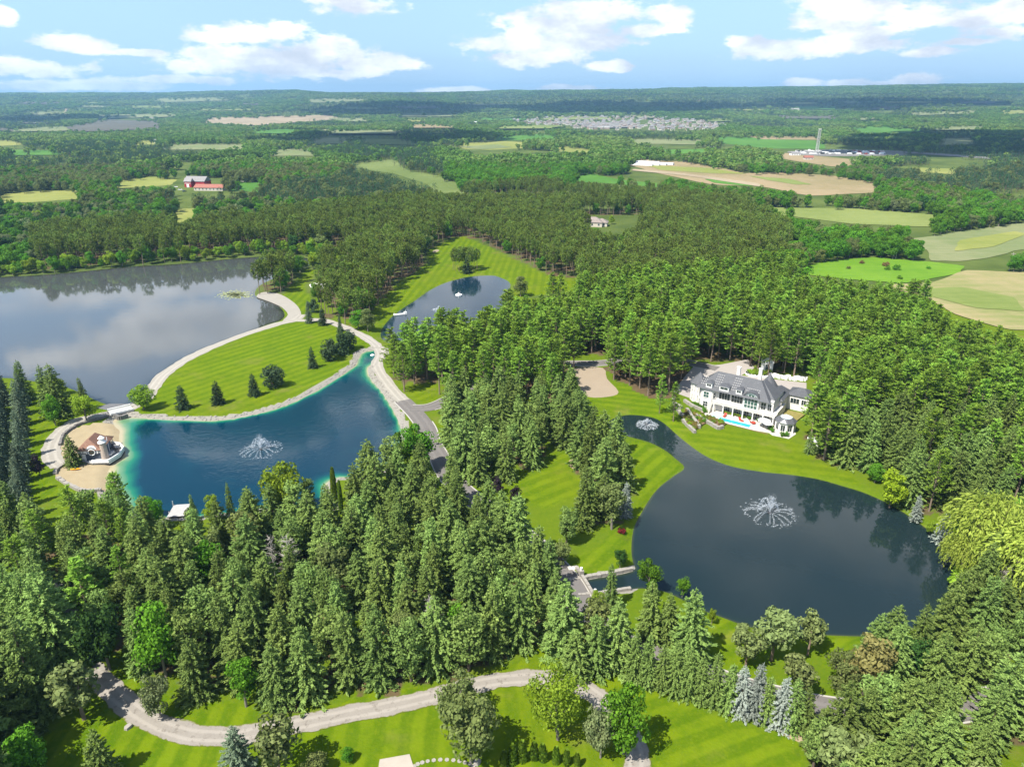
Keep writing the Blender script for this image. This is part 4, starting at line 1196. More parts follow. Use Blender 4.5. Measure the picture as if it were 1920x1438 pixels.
def ground_shader(t):
    p = t.pos()
    n1 = t.noise(p, 0.018, 5, 0.6)
    n2 = t.noise(p, 0.35, 5, 0.65)
    n3 = t.noise(p, 2.2, 3, 0.6)
    wild = t.mix(t.step(n1, 0.35, 0.65), (0.045, 0.080, 0.016, 1), (0.100, 0.140, 0.030, 1))
    wild = t.mix(t.math('MULTIPLY', n2, 0.5), wild, (0.10, 0.105, 0.035, 1))
    mott = t.noise(p, 0.11, 6, 0.7)
    stp = t.math('SINE', t.math('MULTIPLY_ADD', t.math('SUBTRACT', mott, 0.5), 3.2, t.math('MULTIPLY', t.attr('stripe'), 1.55)))
    lawn = t.mix(t.step(stp, -0.55, 0.55), (0.068, 0.126, 0.0020, 1), (0.118, 0.176, 0.0036, 1))
    lawn = t.mix(t.math('MULTIPLY', t.step(n1, 0.36, 0.68), 0.5), lawn, (0.128, 0.158, 0.006, 1))
    lawn = t.mix(t.math('MULTIPLY', t.step(mott, 0.40, 0.64), 0.55), lawn, (0.058, 0.115, 0.002, 1))
    fine = t.noise(p, 0.9, 5, 0.75)
    lawn = t.mix(t.math('MULTIPLY', t.step(fine, 0.42, 0.72), 0.55), lawn, (0.140, 0.178, 0.007, 1))
    lawn = t.mix(t.math('MULTIPLY', t.step(n2, 0.5, 0.72), 0.4), lawn, (0.050, 0.104, 0.002, 1))
    dry = t.math('MULTIPLY', t.step(t.noise(p, 0.07, 5, 0.65), 0.56, 0.74), 0.6)
    lawn = t.mix(dry, lawn, (0.170, 0.158, 0.040, 1))
    c = t.mix(t.attr('lawn'), wild, lawn)
    floor_c = t.mix(n2, (0.060, 0.046, 0.024, 1), (0.150, 0.098, 0.058, 1))
    fl = t.step(t.math('ADD', t.attr('floor'), t.math('MULTIPLY', t.math('SUBTRACT', n2, 0.5), 0.7)), 0.30, 0.75)
    c = t.mix(fl, c, floor_c)
    rim = t.attr('gravel')
    gr = t.mix(n3, (0.15, 0.14, 0.12, 1), (0.36, 0.335, 0.295, 1))
    c = t.mix(t.step(t.math('ADD', rim, t.math('MULTIPLY', t.math('SUBTRACT', n3, 0.5), 0.5)), 0.35, 0.6), c, gr)
    sand = t.mix(n2, (0.26, 0.205, 0.125, 1), (0.38, 0.31, 0.20, 1))
    c = t.mix(t.step(t.math('ADD', t.attr('sand'), t.math('MULTIPLY', t.math('SUBTRACT', n2, 0.5), 0.5)), 0.35, 0.6), c, sand)
    c = t.mix(t.math('MULTIPLY', n3, 0.18), c, (0.03, 0.045, 0.008, 1))
    return principled(t, c, 0.95, 0.03, t.math('ADD', n3, t.math('MULTIPLY', n2, 1.5)), 0.5, 0.12)


ground = link('ground', fast_mesh('ground', np.stack([gx, gy, gz], 1), gf, [mat('ground', ground_shader)],
              dict(lawn=a_lawn, stripe=a_stripe, floor=a_floor, gravel=a_gravel, sand=a_sand)))
tag(ground, 'green estate ground running out to wooded hills', 'ground', kind='structure')


# ------------------------------------------------------------------ water
def water_shader(deep, edge_stops, rip=0.35, rough=0.045, scale=0.55, ior=1.33):
    def fn(t):
        p = t.pos()
        n = t.noise(t.vm('MULTIPLY', p, (1.0, 1.0, 0)), scale, 4, 0.62)
        nb = t.noise(t.vm('MULTIPLY', p, (1.0, 1.0, 0)), 0.045, 3, 0.5)
        murk = t.noise(t.vm('MULTIPLY', p, (1.0, 1.0, 0)), 0.12, 4, 0.6)
        sh = t.math('ADD', t.attr('shal'), t.math('MULTIPLY', t.math('SUBTRACT', murk, 0.5), 0.14))
        c = t.ramp(sh, [(0.0, deep)] + edge_stops)
        pr = t.n('ShaderNodeBsdfPrincipled')
        t.s(pr, 'Base Color', c)
        pr.inputs['Roughness'].default_value = rough
        pr.inputs['IOR'].default_value = ior
        pr.inputs['Specular IOR Level'].default_value = 0.5
        b_ = t.n('ShaderNodeBump', ins={'Height': n, 'Distance': 0.12})
        t.s(b_, 'Strength', t.math('MULTIPLY_ADD', t.step(nb, 0.35, 0.65), rip * 0.7, rip * 0.3))
        t.s(pr, 'Normal', b_.outputs[0])
        return pr.outputs[0]
    return fn


WSH = {
    'blue': water_shader((0.0008, 0.024, 0.044), [(0.07, (0.001, 0.036, 0.056)), (0.24, (0.002, 0.075, 0.066)), (0.48, (0.012, 0.145, 0.080)), (0.74, (0.12, 0.215, 0.115)), (0.92, (0.33, 0.29, 0.18))], 0.24),
    'right': water_shader((0.0095, 0.0190, 0.0215), [(0.5, (0.010, 0.022, 0.020)), (0.9, (0.03, 0.04, 0.022))], 0.15, 0.03),
    'upper': water_shader((0.005, 0.020, 0.036), [(0.5, (0.012, 0.030, 0.030)), (0.9, (0.03, 0.05, 0.03))], 0.30),
    'lake': water_shader((0.056, 0.062, 0.062), [(0.6, (0.018, 0.022, 0.016)), (0.9, (0.04, 0.04, 0.028))], 0.13, 0.045, 0.3, 1.62)}
WLAB = dict(lake='grey lake mirroring the clouds', blue='deep blue pond with turquoise edges', right='dark slate pond in front of the mansion', upper='small slate-blue pond in the fairway')
for k in PONDS:
    sd = SD[k]
    fm = (sd[gf] < 3.0).any(1)
    fq = gf[fm]
    used = np.unique(fq)
    remap = np.full(len(gx), -1); remap[used] = np.arange(len(used))
    dd = np.clip(-sd[used], 0, None)
    sc_ = np.full(dd.shape, {'blue': 1.6, 'right': 0.8, 'upper': 0.9, 'lake': 1.0}[k])
    if k == 'blue':
        q = np.clip((275 - gpx[used]) / 60, 0, 1)
        sc_ = 0.75 + 8.5 * q + 1.3 * np.clip(1 - np.hypot(gpx[used] - 690, gpy[used] - 680) / 60, 0, 1) + 1.6 * np.clip(1 - np.hypot(gpx[used] - 612, gpy[used] - 910) / 40, 0, 1)
        deck_gap = np.hypot(gpx[used] - 215, (gpy[used] - 850) * 1.0)
        sc_ = np.where(deck_gap < 22, 0.75 + 8.0 * q * np.clip((deck_gap - 10) / 12, 0, 1), sc_)
    wob_ = 1 + 1.3 * (fbm(gx[used] / 5, gy[used] / 5, 77, 3) - 0.5)
    shal = np.exp(-dd / (sc_ * wob_))
    V = np.stack([gx[used], gy[used], np.full(len(used), WATER_Z)], 1)
    o = link({'lake': 'lake', 'blue': 'blue_lake', 'right': 'mansion_lake', 'upper': 'fairway_lake'}[k], fast_mesh(k + '_water', V, remap[fq], [mat(k + '_water', WSH[k])], dict(shal=shal)))
    tag(o, WLAB[k], 'water', kind='structure')


# ------------------------------------------------------------------ roads as draped sheets with kerbs
def gravel_shader(lo, hi, tint=None):
    def fn(t):
        p = t.pos()
        n1 = t.noise(p, 0.25, 5, 0.65)
        n2 = t.noise(p, 3.5, 3, 0.6)
        c = t.mix(t.math('MULTIPLY_ADD', n2, 0.5, t.math('MULTIPLY', n1, 0.5)), c4(lo), c4(hi))
        if tint: c = t.mix(t.math('MULTIPLY', t.step(t.noise(p, 0.7, 4, 0.7), 0.58, 0.7), 0.6), c, c4(tint))
        return principled(t, c, 0.92, 0.15, n2, 0.5, 0.05)
    return fn


def road_shader(lo, hi, tint, grass=True):
    def fn(t):
        p = t.pos()
        n1 = t.noise(p, 0.25, 5, 0.65)
        n2 = t.noise(p, 3.0, 4, 0.65)
        ac = t.attr('ac')
        off = t.math('ABSOLUTE', t.math('SUBTRACT', t.math('ADD', ac, t.math('MULTIPLY', t.math('SUBTRACT', n1, 0.5), 0.12)), 0.5))
        trk = t.math('SUBTRACT', 1.0, t.step(t.math('ABSOLUTE', t.math('SUBTRACT', off, 0.2)), 0.03, 0.12))
        c = t.mix(t.math('MULTIPLY_ADD', n2, 0.5, t.math('MULTIPLY', n1, 0.5)), c4(lo), c4(hi))
        c = t.mix(t.math('MULTIPLY', trk, 0.45), c, c4(tuple(x * 1.12 for x in hi)))
        c = t.mix(t.math('MULTIPLY', t.step(t.noise(p, 0.8, 5, 0.7), 0.54, 0.66), 0.6), c, c4(tint))
        if grass:
            e = t.math('ADD', off, t.math('MULTIPLY', t.math('SUBTRACT', t.noise(p, 0.9, 4, 0.7), 0.5), 0.28))
            c = t.mix(t.step(e, 0.43, 0.50), c, (0.10, 0.118, 0.012, 1))
        return principled(t, c, 0.93, 0.1, n2, 0.5, 0.05)
    return fn


M_GRAVEL = mat('pale_gravel', gravel_shader((0.20, 0.185, 0.16), (0.36, 0.335, 0.29)))
M_GGREY = mat('grey_gravel', gravel_shader((0.155, 0.140, 0.120), (0.30, 0.272, 0.235), (0.10, 0.10, 0.08)))
M_ASPH = mat('asphalt', gravel_shader((0.105, 0.097, 0.092), (0.175, 0.162, 0.152)))
M_KERB = plain('kerb_concrete', (0.36, 0.34, 0.31), 0.8, 0.2, 1.0)
ROAD_MAT = dict(gravel=mat('pale_gravel_track', road_shader((0.20, 0.185, 0.16), (0.35, 0.325, 0.28), (0.22, 0.20, 0.17), False)), gravel_grey=mat('grey_gravel_track', road_shader((0.17, 0.152, 0.130), (0.31, 0.282, 0.245), (0.13, 0.112, 0.09))), asphalt=mat('asphalt_track', road_shader((0.11, 0.10, 0.094), (0.165, 0.152, 0.142), (0.085, 0.08, 0.075), False)))


def strip(name, pts, width, m, dz=0.06, across=4, label=None, rag=0.0):
    pts = np.array(pts)
    tg = np.gradient(pts, axis=0); tg /= np.linalg.norm(tg, axis=1, keepdims=True)
    nm = np.stack([-tg[:, 1], tg[:, 0]], 1)
    V = []
    for j in range(across + 1):
        f = (j / across - 0.5) * width
        jit = (fbm(pts[:, 0] / 2.5, pts[:, 1] / 2.5, 60 + j, 3) - 0.5) * rag if j in (0, across) else 0
        pp = pts + nm * (f + jit)[..., None] if hasattr(jit, '__len__') else pts + nm * f
        zz = ground_z(pp[:, 0], pp[:, 1]) + dz
        V.append(np.column_stack([pp, np.maximum(zz, WATER_Z + 0.25)]))
    V = np.stack(V, 1)
    n, c = V.shape[:2]
    I_ = np.arange(n * c).reshape(n, c)
    Q = np.stack([I_[:-1, :-1], I_[1:, :-1], I_[1:, 1:], I_[:-1, 1:]], -1).reshape(-1, 4)
    Q = Q[:, ::-1]
    return link(name, fast_mesh(name, V.reshape(-1, 3), Q, [m], dict(ac=np.tile(np.linspace(0, 1, c), n))))


RLAB = dict(lake_path='pale gravel path between the lake and the island lawn', dam_path='pale gravel path over the dam to the driveway', driveway='grey asphalt driveway winding through the spruces', forecourt_drive='asphalt drive from the junction to the mansion forecourt',
            gravel_drive='grey gravel drive curving across the bottom lawn', beach_path='pale gravel path round the sand beach')
for i, k in enumerate(ROADS):
    o = strip(k.replace('drive', 'drive') + ('_road' if 'drive' in k else ''), ROAD_PTS[k], ROADS[k][1], ROAD_MAT[ROADS[k][2]], 0.05 + 0.006 * i, rag=0.0 if 'asph' in ROADS[k][2] else 1.3)
    tag(o, RLAB[k], 'road', kind='structure')
    if ROADS[k][2] == 'asphalt':
        P_ = ROAD_PTS[k]
        tg = np.gradient(P_, axis=0); tg /= np.linalg.norm(tg, axis=1, keepdims=True)
        nm_ = np.stack([-tg[:, 1], tg[:, 0]], 1)
        for sgn in (-1, 1):
            E_ = P_ + nm_ * sgn * (ROADS[k][1] / 2 + 0.12)
            if k == 'forecourt_drive' and sgn == -1: E_ = E_[8:]
            if k == 'driveway' and sgn == 1: E_ = E_[10:]
            kb = MB()
            for a, b_ in zip(E_[:-1], E_[1:]):
                dv = (b_ - a); l = np.linalg.norm(dv); dv /= l; nn = np.array([-dv[1], dv[0]]) * 0.16
                kb.prism([tuple(a - nn), tuple(b_ - nn), tuple(b_ + nn), tuple(a + nn)], -0.1, 0.13)
            o2 = kb.build('kerb', M_KERB)
            tag(o2, 'pale concrete kerb along the asphalt', 'kerb', kind='structure')
M_SPIT = M_GRAVEL


def sheet(name, pts, z, m, label=None, kind='structure', cat='ground', thick=0.0, world_pts=False, sm=0):
    P_ = pts if world_pts else GP(pts)
    if sm: P_ = [tuple(p) for p in smooth_closed(P_, sm)]
    mb = MB().prism(P_, z - 0.3, z)
    o = mb.build(name, m)
    bm = bmesh.new(); bm.from_mesh(o.data); bmesh.ops.triangulate(bm, faces=bm.faces[:]); bm.to_mesh(o.data); bm.free()
    return tag(o, label, cat, kind=kind)


sheet('gravel_shore', [(481, 556), (490, 549), (506, 548), (528, 553), (553, 569), (564, 585), (562, 597), (548, 603), (530, 602), (540, 590), (530, 577), (512, 568), (496, 562)], 0.035, M_GRAVEL, 'pale gravel bank at the bay of the lake', sm=3)
sheet('mansion_forecourt', [(1262, 735), (1285, 705), (1300, 688), (1350, 684), (1402, 674), (1415, 690), (1390, 704), (1440, 710), (1512, 718), (1512, 745), (1440, 760), (1330, 760), (1290, 745)], 0.045, mat('court_paving', gravel_shader((0.26, 0.23, 0.21), (0.36, 0.33, 0.305))), 'paved forecourt behind the mansion')
sheet('sand_court', [(1077, 690), (1130, 690), (1138, 710), (1160, 735), (1140, 744), (1102, 744), (1087, 727)], 0.04, mat('court_sand', gravel_shader((0.22, 0.175, 0.125), (0.32, 0.26, 0.19))), 'bare sand court beside the mansion lawn', sm=3)
sheet('white_sand_patch', [(580, 534), (596, 530), (610, 533), (606, 542), (590, 544)], 0.04, mat('white_sand', gravel_shader((0.6, 0.58, 0.56), (0.75, 0.74, 0.72))), 'patch of white sand among the pines', sm=3)
sheet('bunker_sand', [(810, 472), (818, 468), (824, 470), (816, 474)], 0.04, mat('brown_sand', gravel_shader((0.2, 0.17, 0.11), (0.3, 0.25, 0.18))), 'narrow bunker on the fairway', sm=2)
sheet('mulch_bed', [(1066, 866), (1074, 860), (1084, 868), (1080, 880), (1070, 876)], 0.04, mat('mulch', gravel_shader((0.25, 0.19, 0.12), (0.36, 0.29, 0.19))), 'bare mulch bed under the spruces of the centre lawn', sm=3)
sheet('bare_earth', [(1455, 1360), (1500, 1368), (1516, 1382), (1510, 1394), (1470, 1378)], 0.04, MATS['mulch'], 'bare earth at the end of the hedge line', sm=3)
sheet('stone_terrace', [(712, 1424), (768, 1414), (780, 1452), (706, 1462)], 0.12, plain('terrace_stone', (0.34, 0.30, 0.25), 0.8, 0.15, 0.6), 'pale stone terrace corner at the bottom edge')

FCOL = {'hay': ((0.19, 0.225, 0.05), (0.27, 0.275, 0.075)), 'crop': ((0.055, 0.155, 0.018), (0.095, 0.215, 0.03)), 'plough': ((0.085, 0.082, 0.062), (0.13, 0.12, 0.09)), 'sand': ((0.26, 0.20, 0.12), (0.38, 0.31, 0.21)), 'pale': ((0.15, 0.195, 0.07), (0.225, 0.235, 0.115)),
        'marsh': ((0.10, 0.145, 0.032), (0.175, 0.215, 0.065)), 'tan': ((0.22, 0.19, 0.085), (0.33, 0.25, 0.145)), 'green_field': ((0.15, 0.20, 0.045), (0.215, 0.25, 0.075)), 'meadow': ((0.095, 0.215, 0.012), (0.15, 0.27, 0.022)),
        'tan_near': ((0.19, 0.225, 0.065), (0.33, 0.27, 0.14)), 'yard': ((0.16, 0.15, 0.14), (0.27, 0.26, 0.24))}


def field_shader(lo, hi):
    def fn(t):
        p = t.pos()
        n1 = t.noise(t.vm('MULTIPLY', p, (1, 0.45, 1)), 0.012, 5, 0.55)
        n2 = t.noise(p, 0.15, 4, 0.6)
        rows = t.noise(t.vm('MULTIPLY', p, (0.03, 0.5, 1)), 0.5, 3, 0.5)
        f = t.math('ADD', t.math('MULTIPLY', t.step(n1, 0.38, 0.62), 0.55), t.math('MULTIPLY', t.math('ADD', t.step(n2, 0.3, 0.7), t.step(rows, 0.35, 0.65)), 0.3))
        return principled(t, t.mix(f, c4(tuple(x * .8 for x in lo)), c4(tuple(x * .85 for x in hi))), 0.95, 0.1)
    return fn


def land_hit(px, py):
    ts = np.geomspace(300, 12000, 1500)
    u, v = (px - 960) / F, (719 - py) / F
    dy = math.cos(PITCH) + v * math.sin(PITCH); dz = -math.sin(PITCH) + v * math.cos(PITCH)
    X, Y, Z = u * ts, dy * ts, H + dz * ts
    k = np.nonzero(Z <= hills(X, Y))[0]
    k = k[0] if len(k) else len(ts) - 1
    return X[k], Y[k]


FNAME = dict(hay='hay_field', crop='crop_field', plough='ploughed_field', sand='sand_field', pale='pale_field', marsh='marsh_field', tan='bare_field', green_field='green_field', meadow='meadow_field', tan_near='tan_field', yard='yard_ground')
for i, (k, P) in enumerate(FIELDS):
    dense = []
    for (a, b_), (c_, d_) in zip(P, P[1:] + P[:1]):
        for s in range(4): dense.append((a + (c_ - a) * s / 4, b_ + (d_ - b_) * s / 4))
    W_ = [land_hit(a, b_) for a, b_ in dense]
    W_ = [tuple(p) for p in smooth_closed(W_[::2], 2)]
    far = max(p[1] for p in W_) > 2200
    V = [(x, y, float(hills(x, y)) + (3.0 if far else 0.12 + 0.012 * i)) for x, y in W_]
    me = new_mesh('field', V, [tuple(range(len(V)))], [mat('field_' + k, field_shader(*FCOL[k]))])
    bm = bmesh.new(); bm.from_mesh(me); bmesh.ops.triangulate(bm, faces=bm.faces[:]); bmesh.ops.recalc_face_normals(bm, faces=bm.faces[:])
    if far:
        bmesh.ops.subdivide_edges(bm, edges=bm.edges[:], cuts=3, use_grid_fill=True)
        for vv in bm.verts: vv.co.z = float(hills(vv.co.x, vv.co.y)) + 2.5 + 0.03 * i
    for f in bm.faces:
        if f.normal.z < 0: f.normal_flip()
    bm.to_mesh(me); bm.free()
    tag(link(FNAME[k], me), {'hay': 'yellow-green hay field', 'crop': 'bright green crop field', 'plough': 'grey ploughed field', 'sand': 'bare sandy ground', 'pale': 'pale green field', 'marsh': 'soft green marsh meadow', 'tan': 'bare tan field', 'green_field': 'light green field', 'meadow': 'bright green meadow', 'tan_near': 'tan and green field', 'yard': 'grey yard ground'}[k] + ' among the woods', 'field', kind='structure')

# ------------------------------------------------------------------ planting
for (key, x, y, h, rz, wf, label, group) in FIXED:
    plant(key, x, y, h, rz, wf, label, group)


def zone(px, py):
    if py > 1120 and px < 135: return 'in the dark stand filling the bottom corner beside the gravel drive', 'stand in the bottom corner'
    if px < 250 and 900 < py <= 1120: return 'in the open stand at the near end of the beach lawn', 'stand at the end of the beach lawn'
    if px > 1480 and py > 1100: return 'in the dense stand on the near side of the slate pond', 'stand below the slate pond'
    if px > 1040 and py > 1060: return 'in the clump between the stone bridge and the slate pond', 'clump past the stone bridge'
    if px > 1600 and py > 900: return 'on the wooded shore around the willows', 'trees around the willows'
    if py > 780 and px < 640: return 'in the dense stand between the blue pond and the gravel drive', 'stand below the blue pond'
    if 600 < px < 830 and py > 780 and py < 960: return 'in the stand between the blue pond and the driveway', 'stand between blue pond and driveway'
    if py > 900 and px < 1000: return 'in the dense stand inside the driveway bend above the gravel drive', 'stand inside the driveway bend'
    if py > 900: return 'in the stand along the channel lawn', 'stand along the channel lawn'
    if 700 < px < 1200 and py > 690: return 'in the stand between the driveway and the peninsula', 'stand left of the peninsula'
    if px > 1490 and py > 690: return 'in the forest beside the mansion lawn', 'forest beside the mansion'
    if px > 690 and py > 560: return 'in the wood behind the mansion and the blue pond', 'wood behind the mansion'
    if px > 1100 and py > 500: return 'along the back of the wood behind the mansion', 'back of the wood behind the mansion'
    if px > 1280: return 'along the tan and green fields', 'trees along the fields'
    if px > 800: return 'in the wood beside the fairway', 'wood beside the fairway'
    if px > 560: return 'in the wood between the lake and the fairway', 'wood between lake and fairway'
    return 'in the wood on the far shore of the lake', 'wood beyond the lake'


LANDMARKS = [(489, 838, 'the tall fountain'), (330, 955, 'the wooden dock'), (165, 850, 'the boathouse'), (540, 1090, 'the dead spruces'), (462, 1290, 'the bright maple at its front'), (860, 1350, 'the olive trees on the lawn'), (1075, 1110, 'the stone bridge'), (800, 800, 'the driveway fork'),
             (1100, 715, 'the sand court'), (1172, 940, 'the silver spruce of the peninsula'), (1400, 700, 'the mansion forecourt'), (1500, 740, 'the garage wing'), (1520, 840, 'the white kiosk'), (1700, 930, 'the silver spruces by the water'), (1840, 1000, 'the willows'), (1618, 1250, 'the yellow-brown tree'), (1390, 1330, 'the silver hedge spruces'),
             (940, 545, 'the fairway pond'), (873, 490, 'the small pine grove'), (1115, 415, 'the taupe-roofed house'), (1620, 505, 'the bright meadow'), (1850, 570, 'the near tan field'), (1830, 455, 'the pale field'), (520, 530, 'the lake bay'), (200, 500, 'the far lake shore'), (620, 480, 'the fairway edge'), (160, 1195, 'the drive gap in the trees'), (30, 1400, 'the bottom corner'),
             (1880, 1315, 'the end of the driveway'), (1880, 760, 'the right picture edge'), (720, 700, 'the dam path'), (970, 930, 'the purple maples'), (1850, 1420, 'the bottom right corner'), (1300, 560, 'the back of the pine wood'), (900, 600, 'the fairway pond shore pines')]


def near_mark(px, py):
    return min(LANDMARKS, key=lambda l: (l[0] - px) ** 2 + ((l[1] - py) * 1.3) ** 2)[2]


count = {}
for f in FIXED:
    n_ = kind_of(f[0])[0]; count[n_] = count.get(n_, 0) + 1
LOOK = {'spruce': 'green spruce', 'spruce_soft': 'soft round-topped conifer', 'dead': 'bare dead conifer', 'spruce_blue': 'blue-green spruce', 'wpine': 'feathery green pine', 'spine': 'grey-green pine', 'rpine': 'olive red pine with bare trunk', 'leaf': 'green broadleaf tree', 'leaf_olive': 'olive broadleaf tree', 'leaf_grey': 'grey-green broadleaf tree', 'leaf_light': 'yellow-green broadleaf tree',
        'leaf_dark': 'dark green broadleaf tree', 'tall_leaf': 'tall green maple', 'tall_olive': 'tall olive broadleaf tree'}
REST = {}
for t in TREES: t['s'] = t['h'] * F / math.hypot(t['x'], t['y'], H)
for t in sorted(TREES, key=lambda t: -t['s']):
    nm = kind_of(t['k'])[0]
    tx, ty = proj(t['x'], t['y'], t['h'] * 0.8)
    if 4 < tx < 1916 and ty < 1430 and count.get(nm, 0) < 298:
        count[nm] = count.get(nm, 0) + 1
        z_, g_ = zone(t['px'], t['py'])
        lk = LOOK[t['k'].rstrip('0123456789')]
        sz = 'tall ' if t['h'] > PROTO[t['k']]['h'] * 1.08 and not lk.startswith('tall') else ''
        lab = (sz + lk + ' ' + z_).split()
        lab2 = (sz + lk + ', ' + g_ + ', near ' + near_mark(tx, ty)).split()
        plant(t['k'], t['x'], t['y'], t['h'], t['rz'], t['w'], ' '.join(lab2 if len(lab2) <= 16 else lab[:16]), lk + ', ' + g_)
    else:
        REST.setdefault(nm, []).append((t['k'], t['x'], t['y'], 0.0, t['h'], t['w']))
print('TREES', len(TREES), count, {k: len(v) for k, v in REST.items()}, {k: len(v) for k, v in FAR.items()})


def scatter(name, items, label, cat, objs=None):
    """items: (key, x, y, z, height, width) -> one object that instances whole trees on its points"""
    keys = sorted(set(i[0] for i in items))
    coll = bpy.data.collections.new(name + '_kinds')
    for k in keys:
        o = bpy.data.objects.new('kind_' + k, PROTO[k]['both'] if objs is None else objs[k])
        coll.objects.link(o)
    order = sorted(o.name for o in coll.objects)
    kidx = {k: order.index(next(o.name for o in coll.objects if o.name.split('.')[0] == 'kind_' + k)) for k in keys}
    me = bpy.data.meshes.new(name)
    n = len(items)
    me.vertices.add(n)
    me.vertices.foreach_set('co', np.array([(i[1], i[2], i[3]) for i in items], np.float32).ravel())
    ph = {k: (PROTO[k]['h'] if objs is None else 1.0) for k in keys}
    sc = np.array([(i[4] / ph[i[0]] * i[5], i[4] / ph[i[0]] * i[5], i[4] / ph[i[0]]) for i in items], np.float32)
    a = me.attributes.new('sc', 'FLOAT_VECTOR', 'POINT'); a.data.foreach_set('vector', sc.ravel())
    rt = np.zeros((n, 3), np.float32); rt[:, 2] = rng.uniform(0, 6.28, n)
    a = me.attributes.new('rt', 'FLOAT_VECTOR', 'POINT'); a.data.foreach_set('vector', rt.ravel())
    a = me.attributes.new('kd', 'INT', 'POINT'); a.data.foreach_set('value', np.array([kidx[i[0]] for i in items], np.int32))
    o = link(name, me)
    ng = bpy.data.node_groups.new(name, 'GeometryNodeTree')
    ng.interface.new_socket('Geometry', in_out='INPUT', socket_type='NodeSocketGeometry')
    ng.interface.new_socket('Geometry', in_out='OUTPUT', socket_type='NodeSocketGeometry')
    gi, go = ng.nodes.new('NodeGroupInput'), ng.nodes.new('NodeGroupOutput')
    ip = ng.nodes.new('GeometryNodeInstanceOnPoints')
    ci = ng.nodes.new('GeometryNodeCollectionInfo')
    ci.inputs['Collection'].default_value = coll
    ci.inputs['Separate Children'].default_value = True
    ci.inputs['Reset Children'].default_value = True
    ip.inputs['Pick Instance'].default_value = True

    def na(nm, ty):
        q = ng.nodes.new('GeometryNodeInputNamedAttribute'); q.data_type = ty; q.inputs['Name'].default_value = nm
        return q.outputs['Attribute']
    lk = ng.links.new
    lk(gi.outputs[0], ip.inputs['Points']); lk(ci.outputs[0], ip.inputs['Instance'])
    lk(na('kd', 'INT'), ip.inputs['Instance Index']); lk(na('sc', 'FLOAT_VECTOR'), ip.inputs['Scale'])
    e2r = ng.nodes.new('FunctionNodeEulerToRotation')
    lk(na('rt', 'FLOAT_VECTOR'), e2r.inputs[0]); lk(e2r.outputs[0], ip.inputs['Rotation'])
    lk(ip.outputs[0], go.inputs[0])
    md = o.modifiers.new('scatter', 'NODES'); md.node_group = ng
    return tag(o, label, cat, kind='stuff')


FNM = {'spruce_tree': ('spruce_forest', 'dense mass of further spruces behind the nearest ones'), 'pine_tree': ('pine_forest', 'dense mass of further pines behind the mansion'), 'red_pine_tree': ('red_pine_forest', 'wide olive red pine plantation around the fairway'),
       'dead_tree': ('dead_tree_woods', 'few bare dead trees deep in the woods'), 'broadleaf_tree': ('broadleaf_forest', 'mixed green broadleaf woods between lake and fields')}
for nm, items in REST.items():
    if nm in FNM: scatter(FNM[nm][0], items, FNM[nm][1], 'forest')
far_items = [(k, *v) for k, vs in FAR.items() for v in vs]
mid = [i for i in far_items if i[2] < 1700]
fr = [i for i in far_items if i[2] >= 1700]
scatter('middle_distance_forest', mid, 'patchwork of woods and hedgerows between the farm fields', 'forest')
scatter('distant_forest', fr, 'far woods covering the plain and hills to the horizon', 'forest')

# ------------------------------------------------------------------ buildings: materials
M_LIME = plain('limestone', (0.66, 0.635, 0.59), 0.8, 0.10, 0.8)
M_TRIM = plain('white_trim', (0.74, 0.73, 0.70), 0.6, 0.06, 1.0)
M_PAVE = plain('patio_stone', (0.48, 0.45, 0.395), 0.75, 0.2, 0.7)
M_ROCK = plain('wall_stone', (0.27, 0.25, 0.22), 0.85, 0.3, 0.9)
M_DSTONE = plain('dark_stone', (0.16, 0.15, 0.14), 0.85, 0.35, 1.2)


def slate(lo, hi):
    def fn(t):
        o = t.n('ShaderNodeTexCoord').outputs['Object']
        br = t.n('ShaderNodeTexBrick', ins={'Vector': t.vm('MULTIPLY', o, (1, 1, 1)), 'Color1': c4(lo), 'Color2': c4(hi), 'Mortar': c4(tuple(x * .5 for x in lo)), 'Scale': 1.6, 'Mortar Size': 0.015})
        nz = t.noise(o, 0.8, 4, 0.6)
        return principled(t, t.mix(t.math('MULTIPLY', nz, 0.5), br.outputs[0], c4(hi)), 0.6, 0.3)
    return fn


M_SLATE = mat('slate_roof', slate((0.062, 0.064, 0.070), (0.105, 0.108, 0.116)))
M_BROOF = mat('brown_roof', slate((0.17, 0.085, 0.055), (0.25, 0.135, 0.09)))
M_TROOF = mat('taupe_roof', slate((0.19, 0.155, 0.135), (0.27, 0.225, 0.20)))
M_GROOF = mat('grey_roof', slate((0.16, 0.15, 0.15), (0.25, 0.24, 0.235)))
M_RROOF = mat('rust_roof', slate((0.24, 0.085, 0.06), (0.33, 0.13, 0.09)))
M_RED = plain('barn_red', (0.30, 0.016, 0.022), 0.7, 0.2, 0.5)
M_GLASS = mat('dark_glass', lambda t: principled(t, (0.018, 0.030, 0.030), 0.06, 0.6))
M_GGLASS = mat('green_glass', lambda t: principled(t, (0.035, 0.085, 0.070), 0.05, 0.7))
M_SKYL = mat('skylight_glass', lambda t: principled(t, (0.45, 0.52, 0.54), 0.12, 0.7))
M_POOL = mat('pool_water', lambda t: principled(t, (0.035, 0.33, 0.36), 0.05, 0.5, t.noise(t.pos(), 1.6, 3, 0.5), 0.15, 0.05))
M_WOOD = plain('grey_deck_wood', (0.36, 0.35, 0.335), 0.8, 0.2, 1.4)
M_WHITE = plain('white_paint', (0.78, 0.78, 0.76), 0.55, 0.05, 1.0)
M_BLACK = plain('dark_metal', (0.03, 0.03, 0.032), 0.5, 0.2, 2.0)
M_NAVY = plain('slate_blue_siding', (0.085, 0.10, 0.125), 0.7, 0.15, 2.0)
